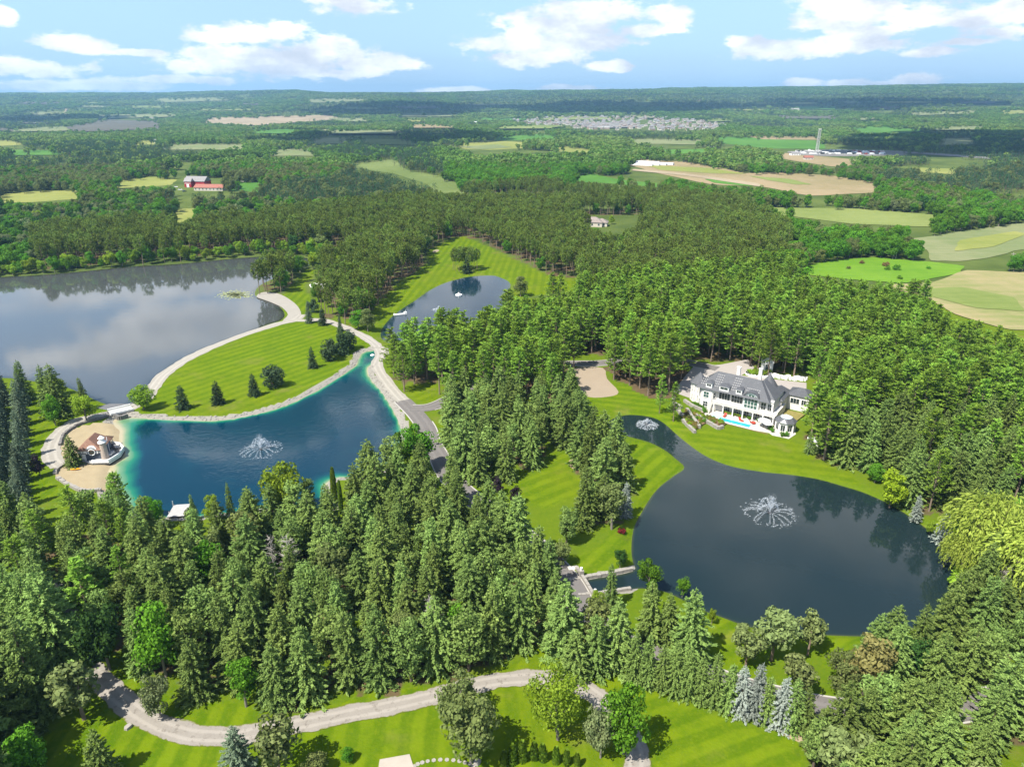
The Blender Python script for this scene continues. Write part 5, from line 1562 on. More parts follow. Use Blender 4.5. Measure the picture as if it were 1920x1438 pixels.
M_BLUE = plain('blue_canvas', (0.03, 0.05, 0.33), 0.7, 0.15, 2.0)
M_REDC = plain('red_canvas', (0.42, 0.05, 0.03), 0.7, 0.15, 2.0)
M_YEL = plain('yellow_plastic', (0.62, 0.30, 0.015), 0.4, 0.1, 2.0)
M_SOIL = plain('bed_soil', (0.17, 0.105, 0.06), 0.95, 0.3, 0.8)
M_BRICK = plain('house_brick', (0.33, 0.235, 0.18), 0.85, 0.2, 0.6)
M_BEIGE = plain('house_siding', (0.52, 0.47, 0.40), 0.8, 0.12, 0.6)
M_CONC = plain('concrete', (0.42, 0.41, 0.385), 0.85, 0.15, 0.6)

# ------------------------------------------------------------------ the mansion (local x along the pool front, y away from the pool)
O_ = G(1347, 784)
RZ = math.atan2(-0.58, 0.815)
ms = tag(empty('mansion', (O_[0], O_[1], 0), RZ), 'white limestone mansion with slate roofs, dormers and a great arched window', 'mansion')


def win(parent, x0, x1, y, z0, z1, cols=2, rows=1, glass=M_GLASS, side=None, fr=0.10):
    """a framed window on a front wall facing -y; pane behind the bars"""
    f = MB()
    f.box(x0 - fr, x1 + fr, y - 0.10, y + 0.02, z0 - fr, z0); f.box(x0 - fr, x1 + fr, y - 0.10, y + 0.02, z1, z1 + fr)
    f.box(x0 - fr, x0, y - 0.098, y + 0.02, z0, z1); f.box(x1, x1 + fr, y - 0.098, y + 0.02, z0, z1)
    for c in range(1, cols):
        xx = x0 + (x1 - x0) * c / cols; f.box(xx - 0.035, xx + 0.035, y - 0.075, y + 0.02, z0, z1)
    for r_ in range(1, rows):
        zz = z0 + (z1 - z0) * r_ / rows; f.box(x0, x1, y - 0.073, y + 0.02, zz - 0.035, zz + 0.035)
    w_ = link('window', f.mesh('window_frame', M_TRIM), parent)
    MB().box(x0, x1, y - 0.035, y + 0.03, z0, z1).build('pane', glass, w_)
    return w_


MB().box(-3.2, 15.2, 5.2, 16, 0, 3.0).build('wall', M_LIME, ms)
MB().box(-3.2, 14, 6.3, 16, 3.2, 6.75).build('wall', M_LIME, ms)
MB().prism([(-9.2, 7.0), (-7.9, 5.3), (-4.6, 5.0), (-3.25, 6.4), (-3.25, 14.5), (-9.2, 14.5)], 0, 6.25).build('wall', M_LIME, ms)
oct8 = lambda cx, cy, r, n=8, a0=math.pi / 8: [(cx + r * math.cos(a0 + 2 * math.pi * i / n), cy + r * math.sin(a0 + 2 * math.pi * i / n)) for i in range(n)]
MB().prism(oct8(-10.6, 10.2, 2.6), 0, 6.2).build('turret', M_LIME, ms)
MB().box(9.6, 14.6, 12.6, 22, 0.01, 5.0).build('wall', M_LIME, ms)
MB().box(14.6, 21, 19.6, 26, 0.02, 4.9).build('wall', M_LIME, ms)
rf = MB().hip(-9.3, 12.6, 5.0, 15.8, 6.6, 11.0, 4.8, ov=0.55).build('roof', M_SLATE, ms)
MB().hip(4.6, 13.6, 7.4, 17.5, 6.72, 10.4, 4.2, ov=0.45).build('roof', M_SLATE, ms)
MB().cone((-10.6, 10.2), 3.2, 6.2, 9.6, 8).build('roof', M_SLATE, ms)
MB().hip(9.6, 14.6, 12.6, 22, 5.0, 7.1, 2.3, ov=0.5).build('roof', M_SLATE, ms)
MB().hip(14.6, 21, 19.6, 26, 4.9, 6.6, 3.0, ov=0.5).build('roof', M_SLATE, ms)
tw = MB().prism(oct8(9.6, 15.2, 2.0, 12), 4.5, 8.3).build('tower', M_LIME, ms)
MB().cone((9.6, 15.2), 2.5, 8.3, 12.0, 14).build('roof', M_SLATE, tw)
for cx, cy in ((0.5, 13.0), (6.5, 15.5)):
    MB().box(cx - 0.5, cx + 0.5, cy - 0.4, cy + 0.4, 9, 12.6).box(cx - 0.6, cx + 0.6, cy - 0.5, cy + 0.5, 12.6, 12.85).build('chimney', M_LIME, ms)
# cornice lines
MB().box(-3.4, 14.1, 6.02, 6.3, 6.35, 6.6).build('cornice', M_TRIM, ms)
MB().box(-3.4, 15.4, 4.9, 5.2, 2.78, 2.99).build('cornice', M_TRIM, ms)
# great arched window in its own gable
arch = [(5.2, 3.2), (9.9, 3.2)] + [(7.55 + 2.35 * math.cos(a), 6.3 + 1.95 * math.sin(a)) for a in np.linspace(0, math.pi, 13)]
ina = [(5.65, 3.25), (9.45, 3.25)] + [(7.55 + 1.9 * math.cos(a), 6.25 + 1.5 * math.sin(a)) for a in np.linspace(0, math.pi, 13)]


def slab_xz(poly, y0, y1):
    n = len(poly)
    V = [(x, y0, z) for x, z in poly] + [(x, y1, z) for x, z in poly]
    return MB().add(V, [tuple(range(n)), tuple(range(n, 2 * n))[::-1]] + [(i, n + i, n + (i + 1) % n, (i + 1) % n) for i in range(n)])


ag = slab_xz(arch, 5.3, 6.28).build('arched_gable', M_TRIM, ms)
aw = slab_xz(ina, 5.22, 5.32).build('arched_window', M_GGLASS, ms)
bars = MB()
for xx in (6.6, 7.55, 8.5): bars.box(xx - 0.06, xx + 0.06, 5.14, 5.24, 3.25, 7.55)
for zz in (4.4, 5.6, 6.4): bars.box(5.65, 9.45, 5.15, 5.238, zz - 0.05, zz + 0.05)
bars.build('mullion', M_TRIM, aw)
top_arc = [(7.55 + 2.65 * math.cos(a), 6.45 + 2.2 * math.sin(a)) for a in np.linspace(0.05, math.pi - 0.05, 13)]
bot_arc = [(7.55 + 2.38 * math.cos(a), 6.33 + 1.98 * math.sin(a)) for a in np.linspace(math.pi - 0.05, 0.05, 13)]
slab_xz(top_arc + bot_arc, 4.95, 9.6).build('arched_roof', M_SLATE, ms)
# dormers
for i, (dx, hw, dz_) in enumerate(((-5.7, 0.95, 7.35), (-0.9, 1.45, 7.3), (3.7, 0.9, 7.35))):
    dm = MB().box(dx - hw, dx + hw, 4.95, 7.6, dz_ - 0.3, dz_ + 1.25).build('dormer', M_TRIM, ms)
    MB().hip(dx - hw, dx + hw, 4.9, 8.2, dz_ + 1.25, dz_ + 1.65, ov=0.18).build('roof', M_SLATE, dm)
    win(dm, dx - hw + 0.28, dx + hw - 0.28, 4.94, dz_ + 0.2, dz_ + 0.98, 2)
# windows of the front
for x0, x1, y, z0, z1, c_, r_ in ((-2.6, 0.8, 6.3, 3.7, 6.1, 4, 1), (1.3, 4.7, 6.3, 3.6, 6.1, 4, 2), (10.4, 11.8, 6.3, 3.4, 5.7, 2, 2), (12.4, 13.5, 6.3, 3.4, 5.6, 2, 2),
                               (-0.9, 1.4, 5.2, 0.7, 2.4, 4, 2), (2.2, 4.8, 5.2, 0.6, 2.4, 5, 2), (6.0, 7.4, 5.2, 0.25, 2.4, 2, 2), (8.2, 10.6, 5.2, 0.2, 2.4, 4, 2), (11.4, 13.6, 5.2, 0.3, 2.4, 3, 2)):
    win(ms, x0, x1, y, z0, z1, c_, r_)
win(ms, -7.1, -5.5, 5.06, 3.7, 5.5, 2, 2, M_GGLASS).rotation_euler = (0, 0, 0)
win(ms, -7.0, -5.6, 5.06, 0.7, 2.3, 2, 2)
for ang, cx, cy in ((math.radians(-52), -8.6, 6.15), (math.radians(46), -3.95, 5.68)):
    for z0, z1 in ((0.7, 2.4), (3.7, 5.5)):
        w_ = win(ms, -0.42, 0.42, -0.02, z0, z1, 1, 2)
        w_.location = (cx, cy, 0); w_.rotation_euler = (0, 0, ang)
for k in range(3):
    a = math.radians(-135 + 45 * k - 22)
    for z0, z1 in ((0.7, 2.5), (3.4, 5.5)):
        w_ = win(ms, -0.5, 0.5, 0, z0, z1, 1, 2)
        w_.location = (-10.6 + 2.42 * math.cos(a), 10.2 + 2.42 * math.sin(a), 0); w_.rotation_euler = (0, 0, a + math.pi / 2)
win(ms, 15.6, 18.2, 19.6, 2.2, 3.9, 3, 1)
win(ms, 18.9, 20.2, 19.6, 2.2, 3.9, 2, 1)
# terrace, columns and balustrade
MB().box(-3.4, 15.6, 3.0, 6.28, 3.0, 3.2).build('terrace', M_PAVE, ms)
for i in range(7):
    xx = -3.0 + i * 3.03
    MB().cyl((xx, 3.3, 0.12), (xx, 3.3, 3.0), 0.2, 0.17, 10).box(xx - 0.28, xx + 0.28, 3.02, 3.58, 2.78, 2.999).build('column', M_TRIM, ms)
bl = MB().box(-3.4, 15.6, 3.02, 3.22, 4.0, 4.12).build('balustrade', M_TRIM, ms)
bmesh_bal = MB().cyl((0, 0, 3.2), (0, 0, 4.0), 0.07, 0.05, 5).mesh('baluster', M_TRIM)
for i in range(48): link('baluster', bmesh_bal, bl, (-3.2 + i * 0.398, 3.12, 0))
st = MB()
for i in range(10): st.box(-4.6, -3.45, 0.9 + i * 0.24, 1.14 + i * 0.24, 0, 0.30 * (i + 1))
st.build('stair', M_PAVE, ms)
# roof bundles: pale packs laid out in rows on the slates
rb = MB()
for (x0, x1, n0) in ((-4.6, -2.6, 6), (0.9, 2.9, 6), (5.4, 9.0, 3), (-8.6, -6.9, 4)):
    for r_ in range(n0):
        z = 7.7 + r_ * 0.52 + (1.5 if x0 == 5.0 else 0)
        y = 4.45 + (z - 6.6) * (6.0 / 4.4)
        if x0 == 5.0: y = 6.95 + (z - 6.72) * (5.05 / 3.68)
        xx = x0
        while xx < x1:
            rb.box(xx, xx + 0.36, y - 0.2, y - 0.02, z - 0.04, z + 0.12); xx += 0.6
rbo = rb.build('roof_bundles', plain('bundle_wrap', (0.42, 0.41, 0.40), 0.7, 0.2, 2.0), ms); rbo['kind'] = 'stuff'
# patio, pool, gazebo
pt = sheet('pool_patio', [(-4.8, -0.4), (0.1, -2.3), (11.6, -2.3), (15.8, -1.6), (17, -2.6), (21.6, -2.2), (22.4, 2.0), (20.5, 6.0), (15.6, 5.6), (-4.8, 5.1), (-7.5, 4.2)], 0.12, M_PAVE, 'pale stone patio around the swimming pool', cat='patio', world_pts=True)
pt.location = (O_[0], O_[1], 0); pt.rotation_euler = (0, 0, RZ)
pool = tag(empty('swimming_pool', (O_[0], O_[1], 0), RZ), 'long turquoise swimming pool in front of the mansion', 'pool')
cp = MB().box(0.0, 11.5, -2.05, -1.75, 0.0, 0.24).box(0.0, 11.5, 0.65, 0.95, 0.0, 0.24).box(0.0, 0.3, -1.75, 0.65, 0.0, 0.238).box(11.2, 11.5, -1.75, 0.65, 0.0, 0.238).build('coping', M_TRIM, pool)
MB().box(0.3, 11.2, -1.75, 0.65, 0.0, 0.18).build('water', M_POOL, pool)
MB().box(9.9, 11.18, -1.74, 0.64, 0.182, 0.205).build('steps', M_PAVE, pool)
spa = tag(empty('spa_pool', (O_[0], O_[1], 0), RZ), 'small square spa next to the swimming pool', 'pool')
MB().box(-2.3, -0.3, -1.3, 0.7, 0.0, 0.4).build('basin', M_TRIM, spa)
MB().box(-2.0, -0.6, -1.0, 0.4, 0.3, 0.42).build('water', plain('spa_water', (0.30, 0.42, 0.46), 0.1, 0.1, 2.0), spa)
rw = MB().box(0.0, 15.7, -2.75, -2.45, -0.3, 0.1).build('patio_hedge', M_SOIL); rw.location = (O_[0], O_[1], 0); rw.rotation_euler = (0, 0, RZ)
tag(rw, 'dark planting strip along the pool patio edge', 'planting strip')
gz_ = tag(empty('garden_pavilion', (O_[0], O_[1], 0), RZ), 'octagonal white pavilion with glass dome roof at the end of the patio', 'pavilion')
for i, (a, b_) in enumerate(zip(oct8(18.9, 2.9, 2.7), oct8(18.9, 2.9, 2.7)[1:] + oct8(18.9, 2.9, 2.7)[:1])):
    MB().cyl((a[0], a[1], 0.12), (a[0], a[1], 3.3), 0.2, 0.18, 8).build('column', M_TRIM, gz_)
    mx, my = (a[0] + b_[0]) / 2, (a[1] + b_[1]) / 2
    an = math.atan2(b_[1] - a[1], b_[0] - a[0])
    pw = MB().box(-0.85, 0.85, -0.06, 0.06, 0.12, 0.7).box(-0.85, -0.6, -0.058, 0.06, 0.7, 2.6).box(0.6, 0.85, -0.058, 0.06, 0.7, 2.6).box(-0.85, 0.85, -0.06, 0.06, 2.6, 3.3).build('wall', M_LIME, gz_, (mx, my, 0), an)
    MB().box(-0.6, 0.6, -0.02, 0.03, 0.7, 2.6).box(-0.03, 0.03, -0.06, 0.07, 0.7, 2.6, 1).build('pane', [M_GLASS, M_TRIM], pw)
fr_ = MB(); o1, o2 = oct8(18.9, 2.9, 3.2), oct8(18.9, 2.9, 1.75)
fr_.add([(x, y, 3.3) for x, y in o1] + [(x, y, 4.35) for x, y in o2], [(i, (i + 1) % 8, 8 + (i + 1) % 8, 8 + i) for i in range(8)] + [tuple(range(8))[::-1]])
fr_.build('roof', M_SLATE, gz_)
MB().cone((18.9, 2.9), 1.72, 4.36, 5.0, 8).build('glass_dome', M_SKYL, gz_)
dome = MB()
for x, y in o2: dome.cyl((18.9 + (x - 18.9) * .98, 2.9 + (y - 2.9) * .98, 4.4), (18.9, 2.9, 5.04), 0.07, 0.05, 4)
dome.build('dome_rib', M_TRIM, gz_)
slab_xz([(17.9, 3.3), (19.9, 3.3), (18.9, 4.2)], 0.0, 1.2).build('pediment', M_TRIM, gz_)
# umbrella, loungers
loc = lambda x, y, z=0.0: (O_[0] + 0.815 * x + 0.58 * y, O_[1] - 0.58 * x + 0.815 * y, z)
um = tag(empty('patio_umbrella', loc(13.2, 1.2, 0.12), RZ), 'large white umbrella on the pool patio', 'umbrella')
MB().cyl((0, 0, 0), (0, 0, 2.7), 0.05, 0.05, 6).build('pole', M_BLACK, um)
MB().cone((0, 0), 1.9, 2.2, 2.85, 8).build('canopy', M_WHITE, um)
um2 = tag(empty('patio_umbrella', loc(14.6, 0.1, 0.12), RZ), 'smaller white umbrella nearer the pavilion', 'umbrella')
MB().cyl((0, 0, 0), (0, 0, 2.4), 0.05, 0.05, 6).build('pole', M_BLACK, um2)
MB().cone((0, 0), 1.3, 2.0, 2.5, 8).build('canopy', M_WHITE, um2)
for i, (lx, ly, lb) in enumerate(((1.2, 1.9, 'red lounger at the spa end of the pool'), (6.4, 1.6, 'red lounger beside the middle of the pool'), (9.6, 2.2, 'red lounger in front of the patio doors'), (10.2, 1.4, 'red lounger at the step end of the pool'))):
    lg = tag(empty('sun_lounger', loc(lx, ly, 0.12), RZ + i), lb, 'lounger', 'red loungers on the pool patio')
    MB().box(-0.35, 0.35, -0.9, 0.5, 0.28, 0.4).build('seat', M_REDC, lg)
    bk = MB().box(-0.35, 0.35, 0, 0.75, 0, 0.1).build('backrest', M_REDC, lg, (0, 0.5, 0.34)); bk.rotation_euler = (0.8, 0, 0)
    for a, b_ in ((-.3, -.8), (.3, -.8), (-.3, .4), (.3, .4)): MB().box(a - .03, a + .03, b_ - .03, b_ + .03, 0, .28).build('leg', M_BLACK, lg)
# small planting along the patio and terraces
BEDS = []
for i in range(9): BEDS.append((0.2 + i * 0.75, 4.3, 'bush_leaf_light%d' % (i % 3), 0.8))
for x, y in ((-5.2, 2.2), (-4.6, 1.2), (5.4, 4.4), (7.9, 4.3), (10.9, 4.2), (15.6, 0.6), (16.3, -0.6), (19.5, -1.6), (20.6, -0.9), (-8.5, 4.0), (-7.0, 3.8), (-9.8, 4.5)): BEDS.append((x, y, 'bush_leaf%d' % random.randint(0, 2), random.uniform(0.9, 1.6)))
WALLS = [('lowest', [(-8.0, -8.5), (-5.2, -11.2), (-1.8, -14.3)], 0.9), ('middle', [(-10.1, -0.3), (-7.0, -4.2), (-2.2, -10.2)], 1.0), ('upper', [(-6.3, -2.6), (-1.2, -5.6), (2.8, -7.8), (3.6, -6.4)], 1.0), ('lawn', [(-13.0, -1.0), (-10.6, -4.2), (-9.0, -5.2)], 0.8), ('step', [(-17.5, 6.5), (-15.5, 2.0), (-12.5, 0.5)], 0.9), ('house', [(-13.5, 6.0), (-9.5, 3.2), (-6.0, 2.2)], 0.9)]
for nm, pl_, hh in WALLS:
    wl = tag(empty('stone_wall', loc(*pl_[0]), 0), {'lowest': 'pale stone retaining wall nearest the slate pond', 'middle': 'pale stone retaining wall in the middle of the flower terraces', 'upper': 'long pale stone retaining wall below the spa', 'lawn': 'short pale stone wall at the start of the flower terraces', 'step': 'pale stone wall edging the forecourt steps', 'house': 'pale stone wall below the bay of the mansion'}[nm], 'stone wall', 'terraced stone walls')
    k = 0
    for a, b_ in zip(pl_[:-1], pl_[1:]):
        L_ = math.hypot(b_[0] - a[0], b_[1] - a[1]); an = math.atan2(b_[1] - a[1], b_[0] - a[0]) + RZ
        s = 0.0
        while s < L_:
            ln = random.uniform(0.7, 1.3)
            for c_ in range(2):
                p = loc(a[0] + (b_[0] - a[0]) * min(1, (s + ln / 2) / L_), a[1] + (b_[1] - a[1]) * min(1, (s + ln / 2) / L_))
                o0 = wl.location
                hw = random.uniform(0.36, 0.5)
                MB().box(-ln / 2 + .03, ln / 2 - .03, -hw, hw, -0.1 if c_ == 0 else hh * .5 + .02, hh * .5 if c_ == 0 else hh + random.uniform(-.06, .08)).build('stone', M_ROCK, wl, (p[0] - o0[0], p[1] - o0[1], 0), an + random.uniform(-.05, .05))
            s += ln
sheet('flower_bed', [loc(-9.6, -1.0)[:2], loc(-7.4, -5.0)[:2], loc(-2.6, -10.4)[:2], loc(-2.2, -13.4)[:2], loc(-8.0, -8.2)[:2], loc(-10.5, -4.0)[:2]], 0.30, M_SOIL, 'brown flower bed between the lower stone walls', cat='flower bed', world_pts=True)
sheet('flower_bed', [loc(-9.4, 0.6)[:2], loc(-6.4, -2.4)[:2], loc(-2.2, -9.4)[:2], loc(-1.6, -6.4)[:2], loc(-5.0, 0.6)[:2]], 0.45, M_SOIL, 'brown flower bed in the middle of the terraces', cat='flower bed', world_pts=True)
sheet('flower_bed', [loc(-5.8, -2.2)[:2], loc(-1.2, -5.0)[:2], loc(3.2, -6.8)[:2], loc(3.6, -3.0)[:2], loc(-2.6, -1.6)[:2]], 0.5, M_SOIL, 'brown flower bed below the spa and pool', cat='flower bed', world_pts=True)
for (P_, n_) in (([(-9.6, -1.5), (-2.6, -10.8), (-2.4, -13.0), (-8.2, -7.6)], 34), ([(-9.0, 0.2), (-2.4, -8.8), (-1.8, -6.4), (-5.2, 0.2)], 34), ([(-5.4, -2.3), (2.8, -6.6), (3.2, -3.4), (-2.6, -1.9)], 26)):
    got = 0
    while got < n_:
        x, y = random.uniform(-10, 4), random.uniform(-14, 1)
        if inpoly(np.array([x]), np.array([y]), P_)[0]:
            BEDS.append((x, y, random.choice(['bush_flower0', 'bush_flower1', 'bush_leaf_olive0', 'bush_leaf1', 'bush_yellow_leaf0', 'bush_leaf_light2']), random.uniform(0.7, 1.3))); got += 1
for (x, y, k, hh) in BEDS:
    p = loc(x, y, 0.3)
    up = y > -0.5
    plant(k, p[0], p[1], hh, random.uniform(0, 6), 1.0, 'clipped green shrub on the pool patio' if up else 'small flowering shrub in the terraced beds', 'patio shrubs' if up else 'flower bed shrubs', 0.3, 'patio_shrub' if up else 'flower_shrub', 'shrub')
# garden steps of the bed on the far right of the house: orange planted slope
sheet('planted_slope', [loc(14.8, 8.5)[:2], loc(20.0, 9.5)[:2], loc(21.0, 17.5)[:2], loc(15.0, 17.5)[:2]], 0.5, plain('orange_groundcover', (0.20, 0.17, 0.05), 0.9, 0.5, 1.5), 'orange-brown planted slope beside the mansion', cat='planting', world_pts=True)
pw_ = tag(empty('white_planter', (*G(1400, 702), 0)), 'curved white stone planter behind the mansion', 'planter')
for i in range(14):
    a = math.radians(130 + i * 14)
    MB().box(-0.9, 0.9, -0.35, 0.35, 0, 0.7).build('stone', M_TRIM, pw_, (6 + 6.0 * math.cos(a), 3.2 * math.sin(a), 0), math.atan2(3.2 * math.cos(a), -6.0 * math.sin(a)))
for i in range(7):
    q = G(1404 + i * 6, 699 + (i % 2) * 3)
    plant('bush_leaf_light%d' % (i % 3), q[0], q[1], 1.5, i, 1.2, 'yellow-green shrub in the white stone planter', 'shrubs in the white planter', 0, 'planter_shrub', 'shrub')
# rubble along the back of the court
rk = tag(empty('stone_wall', (*G(1470, 712), 0)), 'tumbled pale boulders along the back of the mansion court', 'stone wall')
for i in range(34):
    q = G(1442 + i * 2.1, 706 + i * 0.22 + random.uniform(-2, 2)); o0 = rk.location
    MB().prism(oct8(0, 0, random.uniform(0.5, 0.95), 6, random.uniform(0, 1)), -0.1, random.uniform(0.5, 1.1)).build('stone', M_TRIM, rk, (q[0] - o0[0], q[1] - o0[1], 0))
# white kiosk at the forest edge and white pump house in the pines
for (bx, by, s_, lb) in ((1523, 838, 1.0, 'small white garden kiosk at the forest edge'), (1437, 694, 1.5, 'white garden house among the pines behind the mansion')):
    k_ = tag(empty('garden_kiosk', (*G(bx, by), 0), -0.3), lb, 'kiosk')
    MB().box(-1.3 * s_, 1.3 * s_, -1.1 * s_, 1.1 * s_, 0, 2.3 * s_).build('wall', M_WHITE, k_)
    MB().hip(-1.3 * s_, 1.3 * s_, -1.1 * s_, 1.1 * s_, 2.3 * s_, 3.1 * s_, ov=0.25).build('roof', M_WHITE, k_)
    win(k_, -0.5, 0.5, -1.1 * s_, 0.7, 1.9 * s_, 2, 2)

# ------------------------------------------------------------------ boathouse, deck and beach
bo = G(150, 866); b2 = G(184, 864)
brz = math.atan2(b2[1] - bo[1], b2[0] - bo[0])
bh = tag(empty('boathouse', (bo[0], bo[1], 0), brz), 'beach boathouse with brown roof and round porthole window', 'boathouse')
MB().box(0, 5.8, 0.0, 6.6, 0, 3.3).build('wall', M_NAVY, bh)
MB().hip(0, 5.8, 0, 6.6, 3.3, 6.0, 1.6, ov=0.4).build('roof', M_BROOF, bh)
ga = [(2.1, 2.3), (5.1, 2.3)] + [(3.6 + 1.5 * math.cos(a), 3.0 + 1.5 * math.sin(a)) for a in np.linspace(0, math.pi, 11)]
gb = slab_xz(ga, -0.25, 1.6).build('arched_dormer', M_WHITE, bh)
gi_ = [(3.6 + 1.22 * math.cos(a), 2.85 + 1.22 * math.sin(a)) for a in np.linspace(0, 2 * math.pi, 20, endpoint=False)]
slab_xz(gi_, -0.30, -0.2).build('panel', M_NAVY, gb)
po = MB()
for i in range(20):
    a0, a1 = 2 * math.pi * i / 20, 2 * math.pi * (i + 1) / 20
    po.cyl((3.6 + 0.85 * math.cos(a0), -0.33, 2.8 + 0.85 * math.sin(a0)), (3.6 + 0.85 * math.cos(a1), -0.33, 2.8 + 0.85 * math.sin(a1)), 0.12, 0.12, 5)
pv_ = po.build('porthole', M_WHITE, bh)
slab_xz([(3.6 + 0.75 * math.cos(a), 2.8 + 0.75 * math.sin(a)) for a in np.linspace(0, 2 * math.pi, 18, endpoint=False)], -0.34, -0.28).build('pane', M_GLASS, pv_)
MB().box(0, 2.1, -0.16, -0.02, 2.5, 3.2).box(5.1, 5.8, -0.16, -0.02, 2.5, 3.2).build('trim_band', M_WHITE, bh)
for xx in (0.7, 1.4, 5.3, 5.6):
    w_ = link('porthole', slab_xz([(xx + 0.17 * math.cos(a), 2.85 + 0.17 * math.sin(a)) for a in np.linspace(0, 6.283, 10, endpoint=False)], -0.2, -0.14).mesh('p', M_GLASS), bh)
MB().box(0.6, 1.8, -0.05, 0.02, 0.1, 2.2).build('door', M_WHITE, bh)
tq = G(199, 862)
lt = tag(empty('stone_lighthouse', (tq[0], tq[1], 0)), 'stone tower with white lantern top beside the boathouse', 'tower')
M_TSTONE = plain('tower_stone', (0.40, 0.33, 0.27), 0.85, 0.35, 1.6)
MB().cyl((0, 0, 0), (0, 0, 5.2), 1.0, 0.8, 14).build('tower_shaft', M_TSTONE, lt)
MB().cyl((0, 0, 5.2), (0, 0, 5.45), 1.1, 1.1, 14).cyl((0, 0, 5.45), (0, 0, 6.5), 0.6, 0.6, 10).build('lantern', M_WHITE, lt)
MB().cone((0, 0), 0.85, 6.5, 7.3, 12).build('roof', M_WHITE, lt)
dk = tag(empty('boat_deck', (0, 0, 0)), 'white hull-shaped wooden deck jutting into the blue pond', 'deck')
dpx = [(160, 866), (172, 868), (204, 867), (226, 853), (233, 841), (226, 834), (210, 831), (196, 840), (190, 855)]
dp = GP(dpx, 0.6)
MB().prism(dp, 0.35, 0.6).build('decking', M_WOOD, dk)
hl = MB()
for a, b_ in zip(dp[1:6], dp[2:7]):
    dv = Vector((b_[0] - a[0], b_[1] - a[1])); nn = Vector((-dv.y, dv.x)).normalized() * 0.22
    hl.prism([(a[0], a[1]), (b_[0], b_[1]), (b_[0] + nn.x, b_[1] + nn.y), (a[0] + nn.x, a[1] + nn.y)], 0.1, 1.35)
hl.build('bulwark', M_WHITE, dk)
MB().prism([(x * .985 + dp[4][0] * .015, y) for x, y in dp], -1.2, 0.34).build('hull', M_BLACK, dk)
mq = G(206, 848)
MB().cyl((mq[0], mq[1], 0.6), (mq[0], mq[1], 4.6), 0.16, 0.1, 8).build('mast', M_WHITE, dk)
for i, (bx, by) in enumerate(((208, 841), (216, 843), (222, 842), (214, 850), (206, 855), (219, 848))):
    q = G(bx, by, 0.6)
    lg = tag(empty('deck_chair', (q[0], q[1], 0.6), i * 1.1), ['dark deck chair beside the bar hut', 'dark deck chair in the middle of the boat deck', 'dark deck chair nearest the bow', 'pale deck chair by the bulwark', 'pale deck chair by the mast', 'dark deck chair by the bow rail'][i], 'chair', 'deck chairs on the boat deck')
    m_ = M_BLACK if i in (0, 1, 2, 5) else M_TRIM
    MB().box(-0.4, 0.4, -0.7, 0.5, 0.3, 0.42).build('seat', m_, lg)
    bk = MB().box(-0.4, 0.4, 0, 0.8, 0, 0.1).build('backrest', m_, lg, (0, 0.5, 0.36)); bk.rotation_euler = (0.9, 0, 0)
    for a, b_ in ((-.35, -.6), (.35, -.6), (-.35, .4), (.35, .4)): MB().box(a - .03, a + .03, b_ - .03, b_ + .03, 0, .3).build('leg', M_BLACK, lg)
hq = G(203, 836)
ht_ = tag(empty('bar_hut', (hq[0], hq[1], 0.0), 0.2), 'small brown-roofed bar hut behind the lighthouse', 'hut')
for a, b_ in ((-1, -1), (1, -1), (1, 1), (-1, 1)): MB().cyl((a, b_, 0), (a, b_, 2.2), 0.09, 0.09, 6).build('post', M_WOOD, ht_)
MB().hip(-1.1, 1.1, -1.1, 1.1, 2.2, 3.2, ov=0.4).build('roof', plain('thatch', (0.10, 0.06, 0.04), 0.9, 0.3, 3.0), ht_)
MB().box(-0.9, 0.9, -0.95, -0.6, 0, 1.1).build('counter', M_WOOD, ht_)
q = G(181, 858)
bt = tag(empty('beach_umbrella', (q[0], q[1], 0)), 'blue canvas umbrella in front of the boathouse', 'umbrella')
MB().cyl((0, 0, 0), (0, 0, 2.0), 0.04, 0.04, 6).build('pole', M_WHITE, bt)
MB().cone((0, 0), 0.95, 1.6, 2.1, 8).build('canopy', M_BLUE, bt)
q = G(142, 881)
kk = tag(empty('yellow_kayak', (q[0], q[1], 0.05), 0.15), 'yellow kayak lying on the sand beach', 'kayak')
V, Fc = [], []
for i in range(9):
    t_ = i / 8; x_ = -1.25 + 2.5 * t_; w_ = 0.42 * math.sin(math.pi * min(max(t_, 0.04), 0.96)) ** 0.7
    V += [(x_, -w_, 0.32), (x_, -w_ * .7, 0.05), (x_, w_ * .7, 0.05), (x_, w_, 0.32), (x_, 0, 0.42)]
for i in range(8):
    b_ = i * 5
    for j in range(5): Fc.append((b_ + j, b_ + (j + 1) % 5, b_ + 5 + (j + 1) % 5, b_ + 5 + j))
link('hull', new_mesh('kayak', V, Fc + [(0, 1, 2, 3, 4), (44, 43, 42, 41, 40)], [M_YEL]), kk)
MB().prism(oct8(0, 0, 0.3), 0.38, 0.44).build('cockpit', M_BLACK, kk)
# stone edgings round the beach
def edging(name, px, label, m, hh=0.6, wd=0.5, group=None):
    pts = smooth_open(GP(px), 5)
    e = tag(empty(name, (pts[0][0], pts[0][1], 0)), label, 'stone wall', group)
    for a, b_ in zip(pts[:-1], pts[1:]):
        L_ = math.hypot(*(b_ - a)); n_ = max(1, int(round(L_ / 1.0))); an = math.atan2(b_[1] - a[1], b_[0] - a[0])
        for i in range(n_):
            p = a + (b_ - a) * (i + .5) / n_
            MB().box(-L_ / n_ / 2 + .03, L_ / n_ / 2 - .03, -wd / 2 * random.uniform(.8, 1.2), wd / 2 * random.uniform(.8, 1.2), -0.5, hh * random.uniform(.75, 1.1)).build('stone', m, e, (p[0] - pts[0][0], p[1] - pts[0][1], 0), an)
    return e


